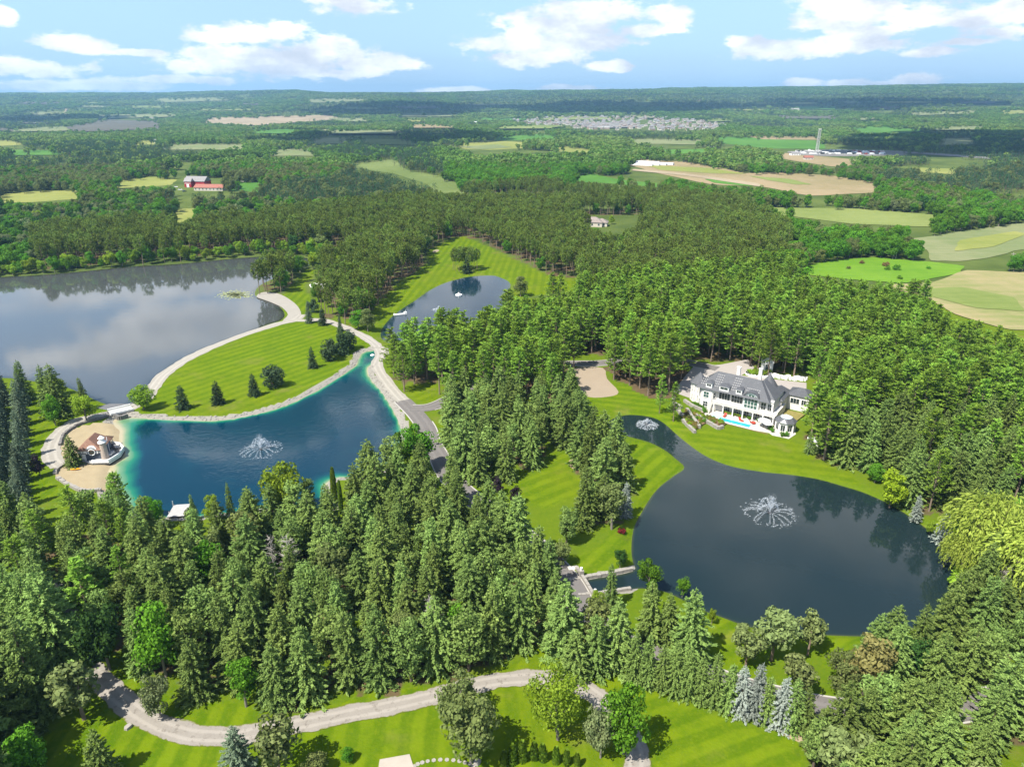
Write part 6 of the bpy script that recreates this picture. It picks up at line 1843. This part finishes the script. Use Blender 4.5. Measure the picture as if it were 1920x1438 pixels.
edging('stone_wall', [(205, 781), (180, 788), (150, 797), (130, 808), (118, 820), (113, 836)], 'curved grey stone wall above the upper beach', M_DSTONE, 0.8, 0.7)
edging('stone_wall', [(103, 890), (108, 880), (120, 872), (135, 868)], 'short grey stone wall at the foot of the purple maple', M_ROCK, 0.6, 0.9)
edging('stone_wall', [(108, 897), (125, 908), (145, 918), (165, 922), (190, 920)], 'grey stone wall along the lower beach', M_ROCK, 0.7, 0.9)
edging('stone_wall', [(215, 781), (225, 784), (240, 780)], 'dark stone abutment below the white bridge', M_DSTONE, 0.9, 0.9)
# the white bridge between lake and pond
ba, bb = G(212, 775), G(242, 768)
bg_ = tag(empty('foot_bridge', (ba[0], ba[1], 0), math.atan2(bb[1] - ba[1], bb[0] - ba[0])), 'low white concrete bridge between lake and blue pond', 'bridge')
bL = math.hypot(bb[0] - ba[0], bb[1] - ba[1])
MB().box(-1, bL + 1, -2.2, 2.2, 0.1, 0.4).build('bridge_deck', M_CONC, bg_)
for s_ in (-1, 1):
    MB().box(-1, bL + 1, s_ * 2.2 - .15, s_ * 2.2 + .15, 0.4, 0.95).build('parapet', M_TRIM, bg_)
MB().box(-1.2, -0.2, -2.3, 2.3, -1.5, 0.1).box(bL + .2, bL + 1.2, -2.3, 2.3, -1.5, 0.1).build('abutment', M_DSTONE, bg_)
sheet('spillway', [(178, 764), (205, 757), (240, 757), (262, 752), (262, 764), (236, 766), (205, 770)], 0.03, plain('dark_tarmac', (0.12, 0.12, 0.125), 0.9, 0.2, 0.5), 'dark grey apron behind the white bridge')
# stone bridge on the driveway
sa, sb = G(1063, 1088), G(1084, 1124)
sbr = tag(empty('stone_bridge', (sa[0], sa[1], 0), math.atan2(sb[1] - sa[1], sb[0] - sa[0])), 'driveway bridge with pale stone parapets over the channel', 'bridge')
sL = math.hypot(sb[0] - sa[0], sb[1] - sa[1])
MB().box(-1.0, sL + 1, -3.1, 3.1, -0.7, 0.085).build('bridge_deck', M_ASPH, sbr)
for s_ in (-1, 1):
    for i in range(int((sL + 6) / 1.1)):
        MB().box(-3 + i * 1.1, -3 + i * 1.1 + 1.04, s_ * 3.25 - .3, s_ * 3.25 + .3, -0.8, 0.75 + random.uniform(-.08, .08)).build('stone', M_ROCK, sbr)
    for xx in (-0.5, sL + 0.5):
        pi_ = MB().box(xx - .45, xx + .45, s_ * 3.25 - .45, s_ * 3.25 + .45, -0.8, 1.5).build('pillar', M_ROCK, sbr)
        MB().cyl((xx, s_ * 3.25, 1.5), (xx, s_ * 3.25, 2.1), 0.2, 0.28, 8).build('lamp', M_TRIM, pi_)
edging('stone_edge', [(1066, 1087), (1110, 1079), (1150, 1072), (1186, 1065)], 'pale stone edging on the far bank of the channel', M_ROCK, 0.25, 0.8)
edging('stone_edge', [(1084, 1115), (1130, 1110), (1183, 1102)], 'pale stone edging on the near bank of the channel', M_ROCK, 0.2, 0.6)
# wooden dock
da, db = G(318, 944), G(350, 942)
dc = G(330, 968)
dko = tag(empty('wooden_dock', (dc[0], dc[1], 0), math.atan2(db[1] - da[1], db[0] - da[0])), 'grey wooden dock at the near shore of the blue pond', 'dock')
for i in range(16): MB().box(-1.9 + 0.02, 1.9, -0.4 + i * 0.335, -0.4 + i * 0.335 + 0.315, 0.18, 0.26).build('plank', M_WOOD, dko)
for a, b_ in ((-1.95, 4.6), (1.95, 4.6), (-1.95, 1.5), (1.95, 1.5)): MB().cyl((a, b_, -2), (a, b_, 1.5 if b_ > 4 else 0.5), 0.11, 0.11, 7).build('post', M_WOOD, dko)
MB().box(-1.85, 1.85, -0.4, 4.9, 0.0, 0.17).build('frame', M_BLACK, dko)
# white raft with a winged float at the upper pond
q = G(752, 588)
rf_ = tag(empty('swim_raft', (q[0], q[1], WATER_Z), 0.35), 'long white raft moored at the shore of the fairway pond', 'raft')
MB().box(-3.4, 2.6, -.7, .7, 0.05, 0.4).build('raft_deck', M_WHITE, rf_)
MB().box(1.4, 2.5, -.7, .7, 0.4, 1.1).build('raft_box', M_WHITE, rf_)
MB().cyl((-3.2, 0, 0.4), (-3.2, 0, 1.3), 0.08, 0.08, 6).cyl((2.3, 0.5, 1.1), (2.3, 0.5, 1.8), 0.06, 0.06, 6).build('post', M_WHITE, rf_)
for i, (bx, by, lb) in enumerate(((698, 664, 'white float in the narrow end of the blue pond'), (1106, 1101, 'white float in the channel'), (860, 552, 'white float in the middle of the fairway pond'))):
    q = G(bx, by)
    fl = tag(empty('pond_float', (q[0], q[1], WATER_Z)), lb, 'float', 'white pond floats')
    sc = (0.8, 0.55, 1.7)[i]
    MB().prism(oct8(0, 0, 1.0 * sc, 10), -0.1, 0.25 * sc).build('float_ring', M_WHITE, fl)
    MB().cyl((0, 0, 0.25 * sc), (0, 0, 0.8 * sc), 0.35 * sc, 0.2 * sc, 8).build('cap', M_WHITE, fl)

# ------------------------------------------------------------------ fountains
def spray_shader(t):
    nz = t.noise(t.n('ShaderNodeTexCoord').outputs['Object'], 2.6, 4, 0.7)
    df = t.n('ShaderNodeBsdfDiffuse', ins={'Color': (0.86, 0.9, 0.94, 1)})
    tl = t.n('ShaderNodeBsdfTranslucent', ins={'Color': (0.86, 0.9, 0.94, 1)})
    wm = t.n('ShaderNodeMixShader', ins={0: 0.5, 1: df.outputs[0], 2: tl.outputs[0]})
    tp = t.n('ShaderNodeBsdfTransparent')
    return t.n('ShaderNodeMixShader', ins={0: t.math('MULTIPLY_ADD', t.step(nz, 0.38, 0.62), 0.26, 0.14), 1: tp.outputs[0], 2: wm.outputs[0]}).outputs[0]


M_SPRAY = mat('water_spray', spray_shader)


def fountain(bx, by, rad, hgt, label, njet=15, seed=1):
    q = np.random.default_rng(seed)
    x, y = G(bx, by, WATER_Z)
    f = tag(empty('water_fountain', (x, y, WATER_Z)), label, 'fountain', 'pond fountains')
    MB().cyl((0, 0, -0.2), (0, 0, 0.2), 0.6, 0.45, 10).build('nozzle_float', M_BLACK, f)
    for k in range(njet + njet // 2):
        inner = k >= njet
        a = 2 * math.pi * (k + (0.5 if inner else 0)) / njet + q.normal(0, 0.09)
        R = rad * (q.uniform(0.78, 1.05) if not inner else q.uniform(0.3, 0.6))
        hh = hgt * (q.uniform(0.08, 0.20) if not inner else q.uniform(0.3, 0.7))
        mb = MB()
        for i in range(150):
            t_ = 0.12 + 0.88 * q.uniform(0, 1) ** 0.75; w_ = 0.02 + 0.13 * t_ ** 1.5
            c = (math.cos(a) * R * t_ + q.normal(0, w_), math.sin(a) * R * t_ + q.normal(0, w_), max(0.03, 0.15 + hh * 4 * t_ * (1 - t_) + q.normal(0, w_)))
            sl = hh * 4 * (1 - 2 * t_) / max(R, .1); dl = q.uniform(.12, .34)
            mb.cyl(c, (c[0] + math.cos(a) * dl, c[1] + math.sin(a) * dl, max(0.02, c[2] + sl * dl)), q.uniform(.012, .034), 0.006, 3, cap=False)
        mb.build('jet', M_SPRAY, f)
    pl_ = MB()
    for i in range(520):
        t_ = q.uniform(0, 1) ** 0.8; w_ = rad * 0.05 * (0.4 + 1.4 * t_)
        c = (q.normal(0, w_), q.normal(0, w_), 0.2 + hgt * t_ * q.uniform(0.75, 1.0))
        pl_.cyl(c, (c[0], c[1], c[2] + 0.26), 0.032, 0.01, 3)
    pl_.build('plume', M_SPRAY, f)
    fm_ = MB()
    for k in range(140):
        a = q.uniform(0, 6.283); R = rad * q.normal(0.93, 0.09)
        fm_.prism(oct8(math.cos(a) * R, math.sin(a) * R, q.uniform(0.05, 0.2), 5), 0.01, 0.03)
    fo = fm_.build('foam', M_SPRAY, f); fo['kind'] = 'stuff'


fountain(489, 843, 5.6, 4.6, 'tall white fountain in the middle of the blue pond', 16, 3)
fountain(1443, 962, 6.0, 5.0, 'wide white fountain in the middle of the slate pond', 16, 4)
fountain(1213, 797, 3.2, 2.0, 'low round fountain at the narrow end of the slate pond', 20, 5)
fountain(823, 581, 2.8, 1.6, 'white fountain near the pines of the fairway pond', 12, 6)

# ------------------------------------------------------------------ stepping stones and small garden things at the bottom edge
for i in range(13):
    a = math.radians(165 - i * 11.5)
    bx, by = 832 + 62 * math.cos(a), 1446 - 22 * math.sin(a)
    q = G(bx, by)
    o = MB().prism(oct8(0, 0, random.uniform(.30, .38), 6, random.uniform(0, 1)), 0, 0.07).build('stepping_stone', M_ROCK, None, (q[0], q[1], 0.02), a)
    tag(o, '%s stepping stone of the arc beside the stone terrace' % ('first second third fourth fifth sixth seventh eighth ninth tenth eleventh twelfth thirteenth'.split()[i]), 'stepping stone', 'stepping stones at the bottom edge')
q = G(1074, 1065)
tag(MB().box(-1.0, 1.0, -0.6, 0.6, 0, 0.15).build('stone_slab', M_PAVE, None, (q[0], q[1], 0.0), 0.2), 'pale stone slab on the channel lawn', 'slab')
for (bx, by, lb) in ((240, 1364, 'pale boulder on the bottom lawn below the gravel drive'), (894, 1430, 'small upright stone by the olive tree')):
    q = G(bx, by)
    mb = MB().prism(oct8(0, 0, 0.6, 7), -0.1, 0.35); mb.xf(lambda x, y, z: (x * (1 - .25 * z) + .1 * math.sin(7 * y), y * (1 - .2 * z), z * (1.1 + .3 * math.sin(3 * x))))
    tag(mb.build('boulder', M_ROCK, None, (q[0], q[1], 0)), lb, 'boulder')
# lily pads
lp = MB(); q_ = np.random.default_rng(4)
for i in range(420):
    q = G(440 + q_.normal(0, 13), 551 + q_.normal(0, 3.2))
    lp.prism(oct8(q[0], q[1], q_.uniform(.25, .6), 6, q_.uniform(0, 1)), WATER_Z + .01, WATER_Z + .03)
tag(lp.build('lily_leaves', plain('lily_pad', (0.30, 0.33, 0.14), 0.7, 0.2, 1.0)), 'patch of pale lily pads on the grey lake', 'lily pads', kind='stuff')
# shore rocks
rocks = {}
for i in range(4):
    q_ = np.random.default_rng(i); mb = MB().prism(oct8(0, 0, 0.5, 6, i), -0.2, 0.25)
    mb.xf(lambda x, y, z: (x * (1 - .5 * max(z, 0)) + q_.normal(0, .06), y * (1 - .5 * max(z, 0)) + q_.normal(0, .06), z + q_.normal(0, .05)))
    rocks['rock%d' % i] = mb.mesh('rock%d' % i, M_ROCK)
ri = []
P_ = PONDS['blue']
for a, b_ in zip(P_, np.roll(P_, -1, 0)):
    dv = b_ - a; L_ = np.linalg.norm(dv); nn = np.array([dv[1], -dv[0]]) / L_
    for k in range(int(L_ * 5)):
        p = a + dv * random.random() + nn * random.choice((-1, 1)) * random.uniform(0.0, 2.2)
        ppx, ppy = proj(p[0], p[1], 0)
        s_ = float(sdf(np.array([p[0]]), np.array([p[1]]), P_)[0])
        if s_ < 0.15 or inpoly(np.array([ppx]), np.array([ppy]), BEACH)[0]: continue
        ri.append(('rock%d' % random.randint(0, 3), p[0], p[1], float(WATER_Z + .25 * s_), random.uniform(.25, .75), 1.0))
scatter('shore_gravel', ri, 'pale shore stones round the blue pond', 'gravel', rocks)

# ------------------------------------------------------------------ farm, houses and works in the distance
def house(bx, by, w_, d_, hh, rh, wallm, roofm, rz, label, name='farm_house', cat='house', group=None, gable=True, wins=True):
    x, y = land_hit(bx, by)
    e = tag(empty(name, (x, y, float(hills(x, y))), rz), label, cat, group)
    MB().box(-w_ / 2, w_ / 2, -d_ / 2, d_ / 2, -0.5, hh).build('wall', wallm, e)
    if gable:
        g_ = MB().add([(-w_ / 2 + .02, -d_ / 2, hh), (-w_ / 2 + .02, d_ / 2, hh), (-w_ / 2 + .02, 0, hh + rh - .1), (w_ / 2 - .02, -d_ / 2, hh), (w_ / 2 - .02, d_ / 2, hh), (w_ / 2 - .02, 0, hh + rh - .1)], [(0, 2, 1), (3, 4, 5)])
        g_.build('gable', wallm, e)
    MB().hip(-w_ / 2, w_ / 2, -d_ / 2, d_ / 2, hh, hh + rh, None, ov=0.5, gable=gable).build('roof', roofm, e)
    if wins:
        n_ = max(2, int(w_ / 4))
        for i in range(n_):
            xx = -w_ / 2 + w_ * (i + .5) / n_
            win(e, xx - .7, xx + .7, -d_ / 2, 1.0, min(2.6, hh - .4), 2, 1, fr=.15)
    return e


bn = house(372, 350, 24, 14, 6.0, 5.0, M_RED, M_GROOF, -0.15, 'red barn with grey roof and white-trimmed front', 'red_barn', 'barn')
fg = MB().box(-9, -1, -12, -7, 0, 6.2).build('wall', M_RED, bn)
MB().hip(-9, -1, -12, -6, 6.2, 9.8, 0, ov=.5, gable=True).build('roof', M_GROOF, bn)
MB().box(-6.4, -3.6, -12.12, -12.0, 0.1, 3.6).box(-8.6, -1.4, -12.1, -12.0, 4.2, 4.6).build('door', M_WHITE, bn)
house(396, 357, 32, 12, 3.2, 3.2, M_BEIGE, M_RROOF, -0.1, 'long shed with rust red roof next to the red barn', 'farm_shed', 'shed')
house(443, 341, 22, 10, 3.0, 2.8, M_BEIGE, M_GROOF, 0.2, 'grey-roofed farmhouse beside the green paddock', 'farm_house')
house(1112, 424, 15, 11, 3.4, 3.4, M_BEIGE, M_TROOF, -0.25, 'house with taupe hip roof in a clearing of the pine woods', 'forest_house', gable=False)
house(1128, 424, 9, 8, 3.0, 2.6, M_BEIGE, M_TROOF, -0.25, 'lower garage wing beside the house in the pine woods', 'forest_garage', 'garage', gable=False)
house(1338, 276, 22, 10, 4, 4, M_WHITE, M_GROOF, 0.1, 'white barn beside the tan field', 'white_barn', 'barn')
house(882, 233, 80, 26, 8, 1.5, M_WHITE, M_WHITE, 0.05, 'long white warehouse at the edge of the suburb', 'white_warehouse', 'warehouse', wins=False)
house(1125, 243, 60, 24, 6, 2, M_BRICK, M_CONC, 0.0, 'long low school building in front of the suburb', 'school_building', 'school')
house(1490, 209, 40, 16, 12, 2, M_BEIGE, M_CONC, 0.1, 'pale block on the wooded hillside', 'hill_building', 'building')
house(1490, 292, 16, 9, 4, 2.5, M_WHITE, M_GROOF, 0.1, 'white building at the works yard end by the tower', 'yard_building', 'building')
house(1515, 300, 14, 8, 3.5, 3, M_BEIGE, M_RROOF, 0.0, 'small house with rust roof below the works yard', 'farm_house')
for i, (bx, by, lb) in enumerate(((492, 217, 'white farm sheds on the far plain near the ploughed field'), (285, 223, 'farmhouse in trees beside the ploughed field'), (300, 268, 'pale house beside the small hay field'), (620, 330, 'house hidden in woods beyond the barn paddock'), (40, 262, 'pale house at the far left field'), (95, 258, 'grey house near the far left field'),
                              (210, 326, 'pale house in woods beyond the hay fields'), (250, 372, 'pale shed in trees below the hay fields'), (960, 330, 'brown house in woods above the marsh'), (985, 328, 'dark-roofed house in woods above the marsh'), (1310, 190, 'white house high on the wooded hills'), (1560, 187, 'pale houses on the upper hillside'), (1535, 186, 'large pale house on the upper hillside'),
                              (1850, 193, 'white house on the far right hillside'), (700, 195, 'white houses on the far plain'), (1395, 250, 'white house near the suburb edge'), (1290, 303, 'pale house at the top of the tan field'), (1310, 301, 'white shed at the top of the tan field'), (1400, 303, 'red-roofed house in the field trees'), (1360, 305, 'pale house in the field trees'))):
    house(bx, by, random.uniform(14, 24), 10, 4.5, 3.2, random.choice((M_WHITE, M_BEIGE, M_BEIGE)), random.choice((M_GROOF, M_TROOF)), random.uniform(-.4, .4), lb, 'country_house')
# suburb: rows of houses
hm_ = []
for i in range(6):
    mb = MB().box(-6, 6, -5, 5, 0, 6, 0); mb.hip(-6, 6, -5, 5, 6, 9.5, None, 1, .5, gable=(i % 2 == 0))
    mb.box(-3.5, -1.5, -5.06, -5.0, 3.5, 5, 2).box(1.5, 3.5, -5.06, -5.0, 3.5, 5, 2).box(-4, -1, -5.06, -5.0, 0, 2.3, 3)
    hm_.append(mb.mesh('suburb_house', [(M_BRICK, M_BEIGE, M_BEIGE)[i % 3], (M_GROOF, M_TROOF)[i % 2], M_GLASS, M_WHITE]))
cand = []
for r_ in range(60):
    y = 2350 + r_ * 33
    xs = np.arange(-300, 1400, 15.5)
    for x in xs:
        xx, yy = x + random.uniform(-2, 2), y + random.uniform(-4, 4)
        ppx, ppy = proj(xx, yy, float(hills(xx, yy)))
        if inpoly(np.array([ppx]), np.array([ppy]), SUBURB)[0] and random.random() < 0.62: cand.append((xx, yy))
random.shuffle(cand)
cand.sort(key=lambda c: c[1])
if len(cand) > 290:
    cand = random.sample(cand, 290)
for i, (xx, yy) in enumerate(cand):
    o = link('suburb_house', hm_[i % 6], None, (xx, yy, float(hills(xx, yy))), random.choice((0, 0, math.pi, math.pi / 2)) + .15)
    tag(o, 'small pale house in the distant suburb', 'house', 'houses of the distant suburb')
print('SUBURB', len(cand))
# tower
x, y = land_hit(1531, 288)
x2, y2, th = height_px(1531, 288, 243)
tt = tag(empty('lattice_tower', (x, y, 0)), 'tall white lattice tower standing at the works yard', 'tower')
for a, b_ in ((-1, -1), (1, -1), (1, 1), (-1, 1)): MB().cyl((a * 1.9, b_ * 1.9, 0), (a * 1.5, b_ * 1.5, th), 0.45, 0.34, 6).build('leg', M_CONC, tt)
for i in range(12):
    z = th * (i + .6) / 12
    MB().box(-1.9, 1.9, -1.9, -1.6, z - .2, z + .2).box(-1.9, 1.9, 1.6, 1.9, z - .2, z + .2).build('brace', M_CONC, tt)
MB().box(-2, 2, -2, 2, th, th + .8).build('top_platform', M_TRIM, tt)
# greenhouses
for i in range(6):
    x, y = land_hit(1202 + (i % 4) * 13, 311 - (i // 4) * 4 - (i % 4) * .6)
    e = tag(empty('tunnel_greenhouse', (x, y, 0), -0.5), '%s white tunnel greenhouse at the end of the tan field' % ('first second third fourth fifth sixth seventh'.split()[i]), 'greenhouse', 'tunnel greenhouses')
    n_ = 9
    V = [(sx_ * 18, 4 * math.cos(a), 3.2 * math.sin(a)) for sx_ in (-1, 1) for a in np.linspace(0, math.pi, n_)]
    link('cover', new_mesh('cover', V, [(j, j + 1, n_ + j + 1, n_ + j) for j in range(n_ - 1)] + [tuple(range(n_))[::-1], tuple(range(n_, 2 * n_))], [plain('greenhouse_film', (0.50, 0.51, 0.52), 0.5, 0.15, 0.3)]), e)
    MB().box(18.0, 18.1, -1.2, 1.2, 0, 2.4).build('door', M_CONC, e)
# works yard: parked trucks and containers
tm = []
for i, m_ in enumerate((M_WHITE, M_TRIM, plain('faded_red', (0.24, 0.06, 0.055), 0.7, 0.2, 0.6), M_BLACK, M_CONC)):
    mb = MB().box(-5, 3.2, -1.25, 1.25, 1.0, 3.9, 0).box(3.5, 5.4, -1.2, 1.2, 0.6, 3.0, 1 if i % 2 else 0).box(-5, 5.2, -1.0, 1.0, 0.6, 0.98, 2)
    for xx in (-4, -2.8, 4.4):
        for s_ in (-1.25, .95): mb.cyl((xx, s_, .5), (xx, s_ + .3, .5), .5, .5, 8, 2)
    tm.append(mb.mesh('truck', [m_, M_WHITE, M_BLACK]))
for i in range(60):
    bx = random.uniform(1482, 1665); by = random.uniform(283.5, 291)
    if bx > 1600: k = random.choice((2, 2, 0))
    else: k = random.choice((0, 0, 1, 3, 4))
    x, y = land_hit(bx, by + (bx - 1570) * 0.006)
    o = link('parked_truck', tm[k], None, (x, y, 0.15), random.choice((0.1, 1.6)) + random.uniform(-.15, .15), 0.8)
    tag(o, 'red truck parked in the works yard below the dark wood' if k == 2 else ('dark truck parked in the works yard near the tower' if k == 3 else 'pale truck parked in the works yard near the tower'), 'truck', 'trucks parked in the works yard')
for i, (bx, by, lb) in enumerate(((1679, 487, 'utility pole at the bright meadow'), (1892, 508, 'utility pole at the corner of the tan field'))):
    x, y = G(bx, by)
    e = tag(empty('utility_pole', (x, y, 0)), 'wooden ' + lb, 'pole')
    MB().cyl((0, 0, -0.3), (0, 0, 10.5), 0.2, 0.14, 7).build('pole', BARK['dead'], e)
    MB().box(-1.2, 1.2, -.08, .08, 9.6, 9.8).build('crossarm', BARK['dead'], e)
# cars at the barn and the forecourt
def car(bx, by, rz, m_, lb, s_=1.0):
    x, y = land_hit(bx, by) if by < 600 else G(bx, by)
    e = tag(empty('parked_car', (x, y, 0.1), rz), lb, 'car')
    MB().add([(-2.2, -.9, .35), (2.2, -.9, .35), (2.2, .9, .35), (-2.2, .9, .35), (-2.15, -.9, .85), (2.1, -.85, .8), (2.1, .85, .8), (-2.15, .9, .85), (-1.9, -.75, 1.0), (1.1, -.8, .9), (1.1, .8, .9), (-1.9, .75, 1.0)],
             [(0, 3, 2, 1), (0, 1, 5, 4), (1, 2, 6, 5), (2, 3, 7, 6), (3, 0, 4, 7), (4, 5, 9, 8), (5, 6, 10, 9), (6, 7, 11, 10), (7, 4, 8, 11), (8, 9, 10, 11)]).build('body', m_, e)
    MB().add([(-1.85, -.74, .95), (1.0, -.76, .88), (1.0, .76, .88), (-1.85, .74, .95), (-1.4, -.6, 1.45), (.35, -.6, 1.45), (.35, .6, 1.45), (-1.4, .6, 1.45)], [(0, 1, 5, 4), (1, 2, 6, 5), (2, 3, 7, 6), (3, 0, 4, 7), (4, 5, 6, 7)]).build('windows', M_GLASS, e)
    for a in (-1.35, 1.35):
        for b_ in (-.92, .72): MB().cyl((a, b_, .33), (a, b_ + .2, .33), .33, .33, 10).build('wheel', M_BLACK, e)


car(338, 357, .2, M_WHITE, 'white car in the yard left of the red barn'); car(346, 360, .9, M_BLACK, 'dark car in the yard in front of the red barn'); car(330, 352, .1, M_TRIM, 'pale car at the far side of the barn yard')

# ------------------------------------------------------------------ cumulus clouds drifting over the plain, high above the frame; their shadows fall on the far woods
M_CLOUD = mat('cloud_white', lambda t: t.n('ShaderNodeMixShader', ins={0: 0.35, 1: t.n('ShaderNodeBsdfDiffuse', ins={'Color': (0.9, 0.9, 0.9, 1)}).outputs[0], 2: t.n('ShaderNodeBsdfTranslucent', ins={'Color': (0.9, 0.9, 0.9, 1)}).outputs[0]}).outputs[0])
ico = bmesh.new(); bmesh.ops.create_icosphere(ico, subdivisions=3, radius=1.0)
icV = np.array([v.co[:] for v in ico.verts]); icF = np.array([[v.index for v in f.verts] for f in ico.faces]); ico.free()


def cumulus(tx, ty, wx, wy, seed, alt=1500.0):
    q = np.random.default_rng(seed)
    gx_, gy_ = land_hit(tx, ty)
    k = alt / math.sin(SUN_EL)
    cx_, cy_ = gx_ - L_DIR.x * k, gy_ - L_DIR.y * k
    Vs, Fs = [], []
    n = 26
    for i in range(n):
        a, rr = q.uniform(0, 6.283), math.sqrt(q.uniform(0, 1))
        r = min(wx, wy) * q.uniform(0.22, 0.42) * (1.15 - 0.6 * rr)
        c = np.array([math.cos(a) * rr * wx * .8, math.sin(a) * rr * wy * .8, r * 0.25])
        P = icV * (1 + 0.16 * (fbm(icV[:, 0] * 2.3 + i, icV[:, 1] * 2.3 + icV[:, 2] * 1.7, seed + i, 3) - .5)[:, None] * 2)
        P = P * np.array([r * 1.25, r * 1.25, r * 0.8]) + c
        P[:, 2] = np.where(P[:, 2] < 0, P[:, 2] * 0.12, P[:, 2])
        Fs.append(icF + len(Vs) * len(icV)); Vs.append(P)
    me = fast_mesh('cloud', np.concatenate(Vs), np.concatenate(Fs), [M_CLOUD])
    o = link('clouds', me, None, (cx_, cy_, alt))
    tag(o, 'fair-weather cumulus above the plain', 'cloud', kind='stuff')


for i, c in enumerate(((700, 262, 330, 420), (60, 226, 420, 600), (1800, 283, 330, 260), (1900, 262, 420, 420), (1150, 203, 900, 800), (1640, 196, 900, 700), (760, 205, 700, 900))):
    cumulus(c[0], c[1], c[2], c[3], 900 + i)

# ------------------------------------------------------------------ haze: one even volume round camera and land
hz = MB().box(-15000, 15000, -600, 13200, -130, 330).build('haze', bpy.data.materials.new('haze_air'))
hm = hz.data.materials[0]; hm.use_nodes = True
ht = NT(hm.node_tree)
pv = ht.n('ShaderNodeVolumePrincipled', ins={'Color': (0.36, 0.68, 1.0, 1), 'Density': 8.0e-5, 'Anisotropy': 0.2})
ho = ht.n('ShaderNodeOutputMaterial'); ht.s(ho, 'Volume', pv.outputs[0])
tag(hz, 'thin blue summer haze over the whole landscape', 'haze', kind='stuff')
